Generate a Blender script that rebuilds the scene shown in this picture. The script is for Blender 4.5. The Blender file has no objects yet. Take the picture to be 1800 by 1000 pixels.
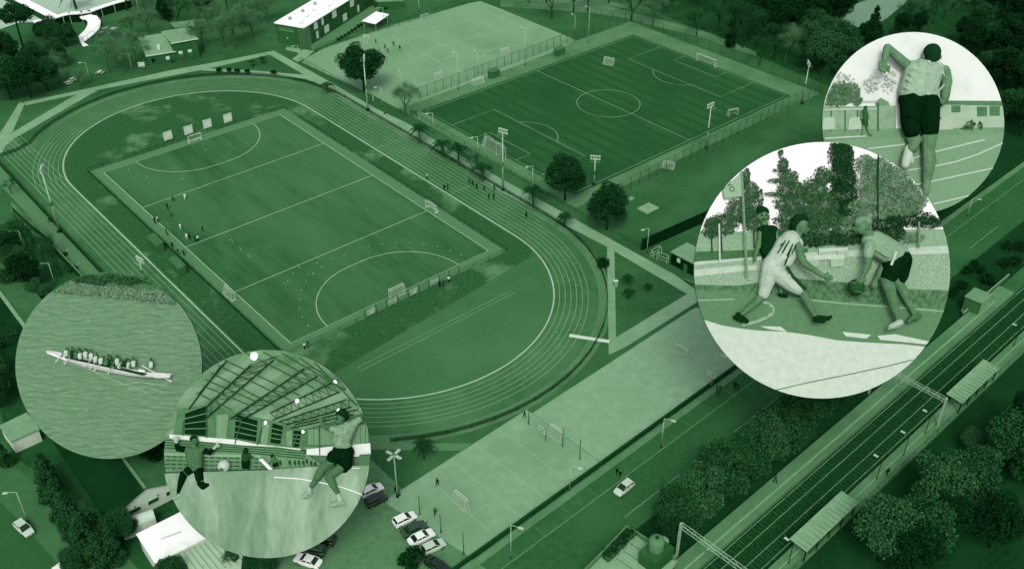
import bpy, bmesh, math, random
import numpy as np
from mathutils import Vector, Matrix

# ------------------------------------------------------------------ camera
CAMH, F, PITCH, PW, PH = 127.0, 1783.0, 0.6153, 1800.0, 1000.0
S = bpy.context.scene
C = S.collection
cam = bpy.data.objects.new('camera', bpy.data.cameras.new('camera'))
C.objects.link(cam)
cam.location = (0, 0, CAMH)
cam.rotation_euler = (math.pi/2 - PITCH, 0, 0)
cam.data.sensor_width = 36.0
cam.data.lens = F/PW*36.0
cam.data.clip_start = 1.0
cam.data.clip_end = 4000.0
S.camera = cam
# ------------------------------------------------------------------ light
SUN_EL, SUN_AZ = math.radians(50), math.radians(184)      # azimuth clockwise from +Y
wd = bpy.data.worlds.new('World'); S.world = wd; wd.use_nodes = True
nt = wd.node_tree
bg = nt.nodes['Background']
sky = nt.nodes.new('ShaderNodeTexSky'); sky.sky_type = 'NISHITA'; sky.sun_disc = False
sky.sun_elevation = SUN_EL; sky.sun_rotation = SUN_AZ
sky.dust_density = 4.0; sky.air_density = 1.0; sky.ozone_density = 1.0
hs = nt.nodes.new('ShaderNodeHueSaturation'); hs.inputs['Saturation'].default_value = .4          # overcast: the blue is washed out
nt.links.new(sky.outputs[0], hs.inputs['Color']); nt.links.new(hs.outputs[0], bg.inputs[0]); bg.inputs[1].default_value = 0.15
sl = bpy.data.lights.new('sun', 'SUN'); sl.energy = 1.25; sl.angle = math.radians(18); sl.color = (1, .96, .9)
sun = bpy.data.objects.new('sun', sl); C.objects.link(sun)
sd = Vector((math.sin(SUN_AZ)*math.cos(SUN_EL), math.cos(SUN_AZ)*math.cos(SUN_EL), math.sin(SUN_EL)))
sun.rotation_euler = sd.to_track_quat('Z', 'Y').to_euler()
sun.location = sd*300
S.view_settings.view_transform = 'Standard'; S.view_settings.look = 'None'
S.view_settings.exposure = 0.5; S.view_settings.gamma = 1.0
S.view_settings.use_curve_mapping = False
S.cycles.max_bounces = 5; S.cycles.transparent_max_bounces = 16

R = random.Random(7)
FW = Vector((0, math.cos(PITCH), -math.sin(PITCH)))
UPV = Vector((0, math.sin(PITCH), math.cos(PITCH)))
RT = Vector((1, 0, 0))

def ray(px, py):
    return FW + RT*((px-PW/2)/F) - UPV*((py-PH/2)/F)
def G(px, py, z=0.0):
    d = ray(px, py); t = (z-CAMH)/d.z
    return Vector((d.x*t, d.y*t, z))
def height(bx, by, ty):
    """height in metres of an upright thing with foot at (bx,by) and tip at row ty"""
    b = G(bx, by); k = (PH/2-ty)/F
    # solve (d.UP)/(d.FW)=k for z
    d0 = b - Vector((0, 0, CAMH))
    a = d0.dot(UPV) - k*d0.dot(FW); s = UPV.z - k*FW.z
    return -a/s

# ------------------------------------------------------------------ materials
TR = [(0, .06, .20), (.02, .08, .22), (.046, .13, .25), (.1, .21, .29), (.156, .33, .385), (.25, .47, .50),
      (.381, .585, .605), (.55, .74, .75), (.75, .87, .88), (1.0, 1.0, 1.0)]
KR, KG, KB = 1.30, 1.30, 1.30        # light on level ground; albedo = displayed / this
def lin(v):
    v /= 255.0
    return v/12.92 if v <= .04045 else ((v+.055)/1.055)**2.4
def tone(v, k=1.0):
    g = lin(v)
    for (a, r0, b0), (b, r1, b1) in zip(TR, TR[1:]):
        if a <= g <= b:
            t = (g-a)/(b-a); rr = r0+(r1-r0)*t; bb = b0+(b1-b0)*t; break
    return (min(g*rr/KR*k, .92), min(g/KG*k, .92), min(g*bb/KB*k, .92), 1)
MATS = {}
def M(name, v, dv=0, scale=.5, rough=.9, spec=.03, detail=5, bump=0, metal=0, leaf=0, v2=None, coord='pos', stretch=None, clear=0, trans=0, coarse=None, emit=0, k=1.0):
    """procedural material: tone v varied by +-dv (or towards v2) with noise; optional coarse second noise (dv, scale)"""
    if name in MATS: return MATS[name]
    def tn(v): return tone(v, k)
    m = bpy.data.materials.new(name); m.use_nodes = True
    n = m.node_tree; L = n.links; b = n.nodes['Principled BSDF']
    b.inputs['Roughness'].default_value = rough
    b.inputs['Specular IOR Level'].default_value = spec
    b.inputs['Metallic'].default_value = metal
    b.inputs['Coat Weight'].default_value = clear
    b.inputs['Base Color'].default_value = tn(v)
    if emit:
        b.inputs['Emission Color'].default_value = (1, 1, .97, 1); b.inputs['Emission Strength'].default_value = emit
    vec = None
    if dv or coarse or bump:
        if coord == 'pos':
            g = n.nodes.new('ShaderNodeNewGeometry'); vec = g.outputs['Position']
        else:
            g = n.nodes.new('ShaderNodeTexCoord'); vec = g.outputs['Object']
        if stretch:
            mp = n.nodes.new('ShaderNodeMapping'); mp.inputs['Scale'].default_value = stretch[:3]
            if len(stretch) > 3:
                mp.vector_type = 'TEXTURE'; mp.inputs['Scale'].default_value = tuple(1/s for s in stretch[:3]); mp.inputs['Rotation'].default_value = (0, 0, stretch[3])
            L.new(vec, mp.inputs[0]); vec = mp.outputs[0]
    col = None
    if dv:
        t = n.nodes.new('ShaderNodeTexNoise'); t.inputs['Scale'].default_value = scale; t.inputs['Detail'].default_value = detail
        t.inputs['Roughness'].default_value = .65
        L.new(vec, t.inputs['Vector'])
        r = n.nodes.new('ShaderNodeValToRGB'); r.color_ramp.elements[0].position = .3; r.color_ramp.elements[1].position = .7
        r.color_ramp.elements[0].color = tn(max(v-dv, 4)); r.color_ramp.elements[1].color = tn(min(v2 or v+dv, 254))
        L.new(t.outputs['Fac'], r.inputs[0]); col = r.outputs[0]
    if coarse:
        cv, cs, lo, hi = coarse
        t2 = n.nodes.new('ShaderNodeTexNoise'); t2.inputs['Scale'].default_value = cs; t2.inputs['Detail'].default_value = 6; t2.inputs['Roughness'].default_value = .6
        L.new(vec, t2.inputs['Vector'])
        r2 = n.nodes.new('ShaderNodeValToRGB'); r2.color_ramp.elements[0].position = lo; r2.color_ramp.elements[1].position = hi
        r2.color_ramp.elements[0].color = (0, 0, 0, 1); r2.color_ramp.elements[1].color = (1, 1, 1, 1)
        L.new(t2.outputs['Fac'], r2.inputs[0])
        mx = n.nodes.new('ShaderNodeMix'); mx.data_type = 'RGBA'
        L.new(r2.outputs[0], mx.inputs['Factor'])
        if col: L.new(col, mx.inputs['A'])
        else: mx.inputs['A'].default_value = tn(v)
        mx.inputs['B'].default_value = tn(cv); col = mx.outputs['Result']
    if leaf:
        g2 = n.nodes.new('ShaderNodeNewGeometry')
        r3 = n.nodes.new('ShaderNodeValToRGB'); r3.color_ramp.elements[0].color = tn(max(v-leaf, 6)); r3.color_ramp.elements[1].color = tn(v+leaf)
        L.new(g2.outputs['Random Per Island'], r3.inputs[0]); col = r3.outputs[0]
    if col: L.new(col, b.inputs['Base Color'])
    if bump:
        bp = n.nodes.new('ShaderNodeBump'); bp.inputs['Strength'].default_value = bump; bp.inputs['Distance'].default_value = .1
        t4 = n.nodes.new('ShaderNodeTexNoise'); t4.inputs['Scale'].default_value = scale*4; t4.inputs['Detail'].default_value = 4
        L.new(vec, t4.inputs['Vector']); L.new(t4.outputs['Fac'], bp.inputs['Height']); L.new(bp.outputs[0], b.inputs['Normal'])
    if trans:                                                  # see-through netting
        tb = n.nodes.new('ShaderNodeBsdfTransparent'); ms = n.nodes.new('ShaderNodeMixShader'); ms.inputs[0].default_value = 1-trans
        L.new(tb.outputs[0], ms.inputs[1]); L.new(b.outputs[0], ms.inputs[2])
        L.new(ms.outputs[0], n.nodes['Material Output'].inputs['Surface'])
    MATS[name] = m
    return m

# ------------------------------------------------------------------ mesh helpers
class MB:
    def __init__(s): s.v = []; s.f = []
    def add(s, vs, fs):
        b = len(s.v); s.v += [tuple(p) for p in vs]; s.f += [tuple(b+i for i in f) for f in fs]; return s
    def box(s, c, d, rz=0, mtx=None):
        hx, hy, hz = d[0]/2, d[1]/2, d[2]/2; cs, sn = math.cos(rz), math.sin(rz)
        vs = []
        for z in (-hz, hz):
            for x, y in ((-hx, -hy), (hx, -hy), (hx, hy), (-hx, hy)):
                vs.append((c[0]+x*cs-y*sn, c[1]+x*sn+y*cs, c[2]+z))
        return s.add(vs, [(3, 2, 1, 0), (4, 5, 6, 7), (0, 1, 5, 4), (1, 2, 6, 5), (2, 3, 7, 6), (3, 0, 4, 7)])
    def prism(s, poly, z0, z1):
        n = len(poly)
        vs = [(p[0], p[1], z0) for p in poly]+[(p[0], p[1], z1) for p in poly]
        return s.add(vs, [tuple(reversed(range(n))), tuple(range(n, 2*n))]+[(i, (i+1) % n, n+(i+1) % n, n+i) for i in range(n)])
    def tube(s, p0, p1, r0, r1=None, n=6, cap=True):
        r1 = r0 if r1 is None else r1
        p0 = Vector(p0); p1 = Vector(p1); d = p1-p0
        if d.length < 1e-6: return s
        q = d.normalized(); a = q.orthogonal().normalized(); b = q.cross(a)
        vs = []
        for p, r in ((p0, r0), (p1, r1)):
            for i in range(n):
                t = 2*math.pi*i/n; vs.append(p+a*math.cos(t)*r+b*math.sin(t)*r)
        fs = [(i, (i+1) % n, n+(i+1) % n, n+i) for i in range(n)]
        if cap: fs += [tuple(reversed(range(n))), tuple(range(n, 2*n))]
        return s.add(vs, fs)
    def path(s, pts, r, n=6):
        for a, b in zip(pts, pts[1:]): s.tube(a, b, r, r, n)
        return s
    def quad(s, a, b, c, d): return s.add([a, b, c, d], [(0, 1, 2, 3)])
    def sheet(s, poly, z):
        return s.add([(p[0], p[1], z) for p in poly], [tuple(range(len(poly)))])
    def ball(s, c, r, n=8, m=5, sc=(1, 1, 1)):
        vs = []; fs = []
        for j in range(m+1):
            ph = math.pi*j/m
            for i in range(n):
                t = 2*math.pi*i/n
                vs.append((c[0]+r*sc[0]*math.sin(ph)*math.cos(t), c[1]+r*sc[1]*math.sin(ph)*math.sin(t), c[2]+r*sc[2]*math.cos(ph)))
        for j in range(m):
            for i in range(n): fs.append((j*n+i, (j+1)*n+i, (j+1)*n+(i+1) % n, j*n+(i+1) % n))
        return s.add(vs, fs)
    def lathe(s, c, prof, n=16):
        vs = []; fs = []
        for r, z in prof:
            for i in range(n):
                t = 2*math.pi*i/n; vs.append((c[0]+r*math.cos(t), c[1]+r*math.sin(t), c[2]+z))
        for j in range(len(prof)-1):
            for i in range(n): fs.append((j*n+i, j*n+(i+1) % n, (j+1)*n+(i+1) % n, (j+1)*n+i))
        fs += [tuple(reversed(range(n))), tuple(range((len(prof)-1)*n, len(prof)*n))]
        return s.add(vs, fs)
    def strip(s, pts, w, z, closed=False):
        """flat ribbon of width w along world pts at height z"""
        n = len(pts); ps = [Vector((p[0], p[1])) for p in pts]; lf = []; rt = []
        for i in range(n):
            if closed: a, b = ps[i-1], ps[(i+1) % n]
            else: a, b = ps[max(i-1, 0)], ps[min(i+1, n-1)]
            t = (b-a).normalized(); nn = Vector((-t.y, t.x))*w/2
            lf.append(ps[i]+nn); rt.append(ps[i]-nn)
        vs = [(p.x, p.y, z) for p in rt]+[(p.x, p.y, z) for p in lf]
        m = n if closed else n-1
        return s.add(vs, [(i, (i+1) % n, n+(i+1) % n, n+i) for i in range(m)])
    def mesh(s, name, smooth=False):
        me = bpy.data.meshes.new(name); me.from_pydata(s.v, [], s.f); me.update()
        if smooth: me.polygons.foreach_set('use_smooth', [True]*len(me.polygons))
        return me
    def build(s, name, mat, parent=None, smooth=False, loc=None):
        """loc: origin in world; vertices are given in world space and re-based on it"""
        if loc is not None: s.v = [(p[0]-loc[0], p[1]-loc[1], p[2]-loc[2]) for p in s.v]
        o = bpy.data.objects.new(name, s.mesh(name, smooth))
        if mat: o.data.materials.append(mat if not isinstance(mat, str) else MATS[mat])
        C.objects.link(o)
        if parent: o.parent = parent
        if loc is not None: o.location = loc
        return o
def tag(o, label=None, cat=None, group=None, kind=None):
    if label: o['label'] = label
    if cat: o['category'] = cat
    if group: o['group'] = group
    if kind: o['kind'] = kind
    return o
def empty(name, loc=(0, 0, 0), rz=0, label=None, cat=None, group=None):
    o = bpy.data.objects.new(name, None); C.objects.link(o); o.location = loc; o.rotation_euler = (0, 0, rz); o.empty_display_size = .5
    return tag(o, label, cat, group)
def put(name, me, parent, loc=(0, 0, 0), rot=(0, 0, 0), sc=(1, 1, 1)):
    o = bpy.data.objects.new(name, me); C.objects.link(o); o.parent = parent; o.location = loc; o.rotation_euler = rot; o.scale = sc
    return o
def copy_tree(o, parent=None):
    c = o.copy(); C.objects.link(c); c.parent = parent
    for ch in list(o.children): copy_tree(ch, c)
    return c
def struct(name, poly, z, mat, thick=0):
    m = MB()
    if thick: m.prism([(p[0], p[1]) for p in poly], z-thick, z)
    else: m.sheet(poly, z)
    o = m.build(name, mat); o['kind'] = 'structure'; return o
def pxpoly(pts): return [G(*p) for p in pts]
def lerp(a, b, t): return a+(b-a)*t
# ------------------------------------------------------------------ surface materials
M('grass', 86, 15, 1.5, detail=9, bump=.3, coarse=(104, .055, .42, .66))
M('lawn', 96, 14, 1.5, detail=9, bump=.3, coarse=(110, .05, .40, .65))
M('dark_grass', 53, 12, 1.2, detail=9, bump=.3, coarse=(66, .06, .45, .7))
M('infield', 86, 15, 1.4, detail=9, bump=.3, coarse=(126, .085, .53, .66))
M('hockey_turf', 93, 13, 1.3, detail=9, stretch=(.3, .06, 1, .714), coarse=(112, .2, .40, .72))
M('turf_edge', 122, 4, 1.5)
M('track', 102, 6, .35, detail=8, coarse=(120, .05, .46, .75))
M('track_dirt', 122, 7, .8, coarse=(104, .08, .45, .65))
M('apron', 103, 8, 1.5, detail=9, coarse=(116, .03, .4, .7))
M('football_turf', 87, 10, 1.5, detail=9, coarse=(74, .05, .4, .7))
M('football_seam', 79, 8, 1.5)
M('football_surround', 124, 13, 1.5, detail=9, coarse=(106, .07, .45, .68))
M('concrete', 158, 8, .5, detail=10, coarse=(148, .05, .42, .75))
M('concrete_b', 156, 9, .5, detail=10, coarse=(143, .06, .42, .7))
M('upper_court', 152, 5, .4, coarse=(140, .05, .42, .7))
M('path', 156, 6, .7, coarse=(142, .12, .45, .7))
M('asphalt', 89, 8, .8, detail=9, coarse=(98, .05, .45, .7))
M('parking', 96, 6, .6, coarse=(84, .08, .4, .7))
M('lot', 122, 11, .8, detail=9, coarse=(126, .06, .4, .7))
M('paint', 184, 12, 1.5, rough=.7)
M('paint_thin', 160, 10, 1.5, rough=.7)
M('paint_faint', 172, 10, 1.0)
M('street_paint', 132, 12, .8)
M('apron_paint', 140, 10, .6)
M('ballast', 58, 14, 1.6, bump=.6)
M('platform', 128, 7, .6, coarse=(112, .08, .4, .7))
M('platform_edge', 150, 8, .8)
M('dark_wall', 62, 7, .5)
M('soil', 112, 12, .6, coarse=(90, .12, .4, .65))
M('pale_joint', 167, 8, .6)
M('dark_joint', 147, 10, .6)

# ------------------------------------------------------------------ ground
struct('ground', [(-1500, -300), (1500, -300), (1500, 2500), (-1500, 2500)], 0, 'grass')
TC, TA = Vector((-54.84, 210.77)), .714
UA, VA = Vector((math.cos(TA), math.sin(TA))), Vector((-math.sin(TA), math.cos(TA)))
def T(u, v, z=0):
    p = TC+UA*u+VA*v; return Vector((p.x, p.y, z))
TRR, TRH = 34.5, 44.8
def oval(d, n=40, extra=0):
    r = TRR+d; pts = []
    for k in range(n+1):
        t = math.pi*k/n; pts.append(T(r*math.cos(t), TRH+r*math.sin(t)))
    for k in range(n+1):
        t = math.pi+math.pi*k/n; pts.append(T(r*math.cos(t), -TRH+r*math.sin(t)))
    return pts
def ring(m, d0, d1, z):
    a, b = oval(d0), oval(d1); n = len(a)
    return m.add([(p.x, p.y, z) for p in a]+[(p.x, p.y, z) for p in b], [(i, (i+1) % n, n+(i+1) % n, n+i) for i in range(n)])
o = ring(MB(), -.4, 12.2, .012).build('track_verge', 'track_dirt'); o['kind'] = 'structure'
o = ring(MB(), 0, 9.6, .020).build('running_track', 'track'); o['kind'] = 'structure'
# sprint chute: the left straight runs on past the bend
o = MB().sheet([T(-TRR, 20), T(-TRR-9.6, 20), T(-TRR-9.6, 92), T(-TRR-2.6, 92), T(-TRR-.6, 58)], .016).build('sprint_chute', 'track'); o['kind'] = 'structure'
o = MB().sheet([T(-TRR-9.8, -70), T(-TRR-13.4, -70), T(-TRR-13.4, 95), T(-TRR-9.8, 95)], .014).build('track_side_strip', 'turf_edge'); o['kind'] = 'structure'
lines = MB()
ring(lines, -.12, .16, .026)
thin = MB()
for k in range(1, 7): ring(thin, k*1.22-.05, k*1.22+.05, .026)
# lanes seven and eight exist on the far straight and the far bend
for k in (7, 8):
    r = TRR+k*1.22; pts = [T(r, -TRH+0)]+[T(r*math.cos(math.pi*i/40), TRH+r*math.sin(math.pi*i/40)) for i in range(0, 30)]
    thin.strip(pts, .1, .026)
for k in range(0, 7): thin.strip([T(-TRR-k*1.22, TRH), T(-TRR-k*1.22, 88)], .1, .0255)
for v in (88, 80): thin.strip([T(-TRR-.2, v), T(-TRR-8, v)], .12, .027)
for (v, d0, d1) in ((30, 0, 7.3), (-20, 0, 7.3), (12, 0, 9)): thin.strip([T(TRR+d0, v), T(TRR+d1, v)], .09, .027)
for ang in (-.2, -.45, -.75, -1.0, -1.3):
    for k in (2, 3, 4, 5):
        r0 = TRR+k*1.22; aa = ang-.05*k
        thin.strip([T(r0*math.cos(aa), -TRH+r0*math.sin(aa)), T((r0+.7)*math.cos(aa), -TRH+(r0+.7)*math.sin(aa))], .1, .027)
o = lines.build('track_kerb_line', 'paint'); o['kind'] = 'structure'
o = thin.build('lane_lines', 'paint_thin'); o['kind'] = 'structure'
o = MB().sheet(oval(-.4), .008).build('infield_grass', 'infield'); o['kind'] = 'structure'
# smooth apron inside the near bend
pts = [T(-33.2, -60.5), T(33.2, -54.5)]
r = TRR-.35
arc = [T(r*math.cos(t), -TRH+r*math.sin(t)) for t in [(-.27)-(math.pi-.27-.46)*k/40 for k in range(41)]]
o = MB().sheet(arc, .014).build('bend_apron', 'apron'); o['kind'] = 'structure'
m = MB()
for (a, b) in (((626, 647), (897, 512)), ((631, 653), (904, 515))): m.strip([G(*a), G(*b)], .16, .020)
o = m.build('apron_lines', 'apron_paint'); o['kind'] = 'structure'

# ------------------------------------------------------------------ hockey pitch
HC, HA, HL, HWD = Vector((-55.16, 211.2)), .7117, 92.7, 51.5
HU, HV = Vector((math.cos(HA), math.sin(HA))), Vector((-math.sin(HA), math.cos(HA)))
def Hk(u, v, z=0):
    p = HC+HU*u+HV*v; return Vector((p.x, p.y, z))
hw, hl = HWD/2, HL/2
struct('hockey_surround', [Hk(-hw-2.9, -hl-2.9), Hk(hw+3, -hl-2.9), Hk(hw+3, hl+3), Hk(-hw-2.9, hl+3)], .012, 'turf_edge')
struct('hockey_pitch', [Hk(-hw, -hl), Hk(hw, -hl), Hk(hw, hl), Hk(-hw, hl)], .018, 'hockey_turf')
m = MB()
m.strip([Hk(-hw, -hl), Hk(hw, -hl), Hk(hw, hl), Hk(-hw, hl)], .17, .024, True)
for k in (-.25, 0, .25): m.strip([Hk(-hw, HL*k), Hk(hw, HL*k)], .15, .0235)
def Dcurve(sgn):
    pts = []; rr = 15.3
    for k in range(17):
        t = math.pi/2*k/16; pts.append(Hk(1.83+rr*math.cos(t), sgn*(hl-rr*math.sin(t))))
    for k in range(17):
        t = math.pi/2+math.pi/2*k/16; pts.append(Hk(-1.83+rr*math.cos(t), sgn*(hl-rr*math.sin(t))))
    return pts
m.strip(Dcurve(1), .16, .0245); m.strip(Dcurve(-1), .16, .0245)
o = m.build('hockey_lines', 'paint'); o['kind'] = 'structure'

# ------------------------------------------------------------------ football pitch
FC, FA, FL, FWD = Vector((27.97, 270.74)), .7166, 85.95, 61.6
FU, FV = Vector((math.cos(FA), math.sin(FA))), Vector((-math.sin(FA), math.cos(FA)))
def Fb(u, v, z=0):
    p = FC+FU*u+FV*v; return Vector((p.x, p.y, z))
fl, fw = FL/2, FWD/2
struct('football_surround', [Fb(-fl-5, -fw-5.5), Fb(fl+9, -fw-5.5), Fb(fl+9, fw+9.5), Fb(-fl-5, fw+9.5)], .010, 'football_surround')
struct('football_pitch', [Fb(-fl-1, -fw-1), Fb(fl+1, -fw-1), Fb(fl+1, fw+1), Fb(-fl-1, fw+1)], .016, 'football_turf')
m = MB()
for k in range(20):
    u = -fl+k*FL/20
    m.sheet([Fb(u, -fw), Fb(u+1.5, -fw), Fb(u+1.5, fw), Fb(u, fw)], .0205)
o = m.build('football_mowing_bands', 'football_seam'); o['kind'] = 'structure'
m = MB()
Z = .026
m.strip([Fb(-fl, -fw), Fb(fl, -fw), Fb(fl, fw), Fb(-fl, fw)], .16, Z, True)
m.strip([Fb(0, -fw), Fb(0, fw)], .16, Z+.001)
m.strip([Fb(9.15*math.cos(t), 9.15*math.sin(t)) for t in [2*math.pi*k/64 for k in range(64)]], .15, Z+.002, True)
for s in (-1, 1):
    for (w2, dp) in ((18.6, 15.2), (8.4, 5.0)):
        m.strip([Fb(s*fl, -w2), Fb(s*(fl-dp), -w2), Fb(s*(fl-dp), w2), Fb(s*fl, w2)], .16, Z+.001)
    c0 = fl-10.4; a0 = math.acos(4.8/9.15)
    m.strip([Fb(s*(c0-9.15*math.cos(t)), 9.15*math.sin(t)) for t in [-a0+2*a0*k/24 for k in range(25)]], .15, Z+.002)
o = m.build('football_lines', 'paint_thin'); o['kind'] = 'structure'

# ------------------------------------------------------------------ paths
def path(name, pts, z=.030, mat='path'): return struct(name, pxpoly(pts), z, mat)
path('path_main', [(482, 90), (572, 140), (664, 193), (716, 217), (801, 269), (880, 314), (985, 371), (1076, 422), (1188, 484), (1222, 509), (1226, 528), (1208, 517), (1065, 433), (880, 337), (796, 279), (717, 239), (647, 197), (566, 152), (524, 126), (466, 92)])
path('path_far', [(42, 180), (160, 155), (300, 124), (378, 110), (480, 90), (482, 95), (381, 118), (352, 124), (160, 161), (45, 186)], .034)
path('path_branch', [(345, 120), (440, 124), (545, 133), (566, 152), (536, 139), (440, 130), (352, 124)], .038)
path('path_diagonal', [(14, 238), (140, 163), (160, 159), (172, 161), (160, 166), (22, 246), (4, 262)], .042)
path('path_corner', [(-30, 285), (34, 180), (44, 182), (22, 232), (2, 272), (-20, 300)], .046)
path('path_school', [(504, 83), (552, 90), (529, 111), (513, 105), (527, 94), (502, 88)], .03)
path('path_crossing', [(1067, 434), (1080, 440), (1083, 600), (1070, 622)], .034)
path('path_court_side', [(1209, 516), (1230, 520), (1224, 532), (1101, 609), (1070, 624), (1083, 593)], .038)
path('path_bend', [(640, 779), (830, 779), (812, 792), (640, 790)], .03, 'turf_edge')
path('road_far', [(880, 2), (1000, -4), (1060, 8), (1110, 22), (1240, 56), (1330, 92), (1330, 100), (1230, 66), (1100, 33), (1030, 22), (880, 12)], .03, 'football_surround')
path('road_woods', [(1020, 0), (1100, 16), (1104, 12), (1040, -6)], .034, 'football_surround')

# ------------------------------------------------------------------ upper courts
struct('upper_court_surface', pxpoly([(527, 109), (572, 84), (700, 42), (826, 6), (845, 3), (880, 16), (1012, 71), (978, 90), (738, 179), (700, 192), (652, 166)]), .03, 'upper_court')
m = MB()
def seg(m, a, b, w=.16, z=.036): m.strip([G(*a), G(*b)], w, z)
for a, b in (((741, 63), (807, 93)), ((741, 63), (700, 80)), ((807, 93), (763, 112)), ((722, 82), (768, 108)), ((768, 108), (812, 97)), ((735, 79), (780, 82)),
             ((800, 45), (905, 82)), ((800, 45), (765, 55)), ((765, 55), (850, 92)), ((905, 82), (850, 92)), ((832, 36), (888, 56)), ((690, 64), (735, 85)), ((826, 62), (860, 60)),
             ((860, 10), (980, 60)), ((840, 15), (935, 55)), ((690, 116), (760, 90)), ((790, 78), (845, 62)), ((880, 52), (935, 48)), ((712, 95), (742, 103)), ((660, 95), (705, 72))):
    seg(m, a, b)
def Dee(m, gx, gy, a, rad, w=.16, z=.037):
    """goal area on the court: quarter arcs about a goal at pixel (gx, gy) opening along angle a"""
    c = G(gx, gy); d = Vector((math.cos(a), math.sin(a))); n = Vector((-d.y, d.x)); pts = []
    for k in range(19):
        t = -math.pi/2+math.pi*k/18
        side = 1.5 if t > 0 else -1.5
        q = Vector((c.x, c.y))+d*rad*math.cos(t)+n*(rad*math.sin(t)+side); pts.append(q)
    m.strip(pts, w, z)
Dee(m, 641, 78, .0+.71, 7.0); Dee(m, 772, 138, .71+math.pi/2, 6.5); Dee(m, 752, 37, .71-math.pi/2, 6.5); Dee(m, 893, 96, .71+math.pi/2, 6.5)
o = m.build('upper_court_lines', 'paint_faint'); o['kind'] = 'structure'

# ------------------------------------------------------------------ lower courts, street, railway: one direction
RA = .75
RD, RN = Vector((math.cos(RA), math.sin(RA))), Vector((-math.sin(RA), math.cos(RA)))
def off(*pp, z=0): return sum(Vector(G(*p, z)[:2]).dot(RN) for p in pp)/len(pp)
def along(px, py, z=0): return Vector(G(px, py, z)[:2]).dot(RD)
def RP(s, o, z=0):
    p = RD*s+RN*o; return Vector((p.x, p.y, z))
oC1 = off((826, 978), (1294, 642)); oC0 = off((705, 857), (1210, 542))
s0 = along(826, 978); s1 = along(910, 730)+0.8
struct('court_slab_near', [RP(s0, oC1), RP(s1+1.5, oC1), RP(s1+1.5, oC0), RP(s0-3, oC0)], .06, 'concrete_b', .05)
struct('court_slab_far', [RP(s1+1.6, oC1), RP(along(1294, 642)+40, oC1), RP(along(1294, 642)+40, oC0-9), RP(along(1210, 542), oC0-1.2), RP(s1+1.6, oC0-1.4)], .07, 'concrete', .06)
m = MB()
def cl(s, o, s2, o2, w=.10, z=.075): m.strip([RP(s, o), RP(s2, o2)], w, z)
# joints of the slab read as slightly lighter seams
sw = (s1-s0)
for k in range(1, 5): cl(s0+sw*k/5, oC1+.3, s0+sw*k/5, oC0-.3, .12, .065)
for k in range(1, 3): cl(s0+.3, lerp(oC1, oC0, k/3), s1, lerp(oC1, oC0, k/3), .07, .066)
o = m.build('slab_joints', 'pale_joint'); o['kind'] = 'structure'
m = MB()
for k in range(1, 10): m.strip([RP(s1+8.*k, oC1+.3), RP(s1+8.*k, oC0-2)], .09, .075)
for k in range(1, 4): m.strip([RP(s1+2, lerp(oC1, oC0, k/4)), RP(s1+70, lerp(oC1, oC0, k/4))], .09, .076)
o = m.build('slab_joints', 'dark_joint'); o['kind'] = 'structure'
oP = off((1051, 875), (1255, 720)); oD = off((1097, 909), (1294, 756)); oK = oC1-1.4
SN, SF = -40, 420
struct('kerb_path', [RP(SN, oC1-.9), RP(SF, oC1-.9), RP(SF, oC1-2.2), RP(SN, oC1-2.2)], .12, 'platform', .12)
struct('street', [RP(SN, oC1-2.2), RP(SF, oC1-2.2), RP(SF, oD-3.0), RP(SN, oD-3.0)], .010, 'asphalt')
struct('parking_lane', [RP(SN, oC1-2.25), RP(SF, oC1-2.25), RP(SF, oP), RP(SN, oP)], .014, 'parking')
m = MB(); m.strip([RP(SN, oP), RP(SF, oP)], .15, .02)
s = -20+3.5
for k in range(30):
    a = along(1097, 909)+(k-3)*30.3*.97
    m.strip([RP(a, oD), RP(a+14, oD)], .2, .02)
for k in range(40): m.strip([RP(-8+k*6.2, oP+.1), RP(-8+k*6.2, oP+2.6)], .05, .02)
o = m.build('street_markings', 'street_paint'); o['kind'] = 'structure'
o1, o2, o3, o4 = [off(*p) for p in (((1320, 927), (1559, 720)), ((1320, 955), (1583, 720)), ((1320, 987), (1617, 720)), ((1340, 1000), (1642, 720)))]
pLl = off((1320, 871), (1499, 720), z=.9); pLr = off((1320, 914), (1550, 720), z=.9); pRo = off((1396, 1000), (1692, 720), z=.9)
struct('rail_ballast', [RP(SN, pLr), RP(SF, pLr), RP(SF, o4-2), RP(SN, o4-2)], .012, 'ballast')
sE = along(1714, 520)
struct('platform_street_side', [RP(SN, pLl), RP(sE+6, pLl), RP(sE+6, pLr), RP(SN, pLr)], .9, 'platform', .9)
struct('platform_edge_line', [RP(SN, pLr+1.5), RP(sE, pLr+1.5), RP(sE, pLr+1.15), RP(SN, pLr+1.15)], .906, 'platform_edge')
struct('platform_park_side', [RP(SN, o4-.9), RP(SF, o4-.9), RP(SF, pRo), RP(SN, pRo)], .9, 'platform', .9)
struct('platform_edge_line', [RP(SN, o4-2.0), RP(SF, o4-2.0), RP(SF, o4-2.2), RP(SN, o4-2.2)], .906, 'platform_edge')
struct('park_ground', [RP(SN-200, pRo), RP(SF, pRo), RP(SF, pRo-400), RP(SN-200, pRo-400)], .010, 'dark_grass')
struct('verge', [RP(SN, oD-3.0), RP(SF, oD-3.0), RP(SF, pLl), RP(SN, pLl)], .010, 'dark_grass')
struct('park_road', pxpoly([(1720, 905), (1800, 810), (1900, 750), (1900, 880), (1800, 910), (1700, 1010), (1640, 1040)]), .02, M('park_asphalt', 60, 4, .5))
struct('wood_ground', pxpoly([(1240, 60), (1500, 170), (1830, 150), (1900, -60), (1200, -60), (1130, 10)]), .006, M('wood_floor', 66, 12, .35, bump=.3, coarse=(88, .06, .5, .7)))
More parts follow.
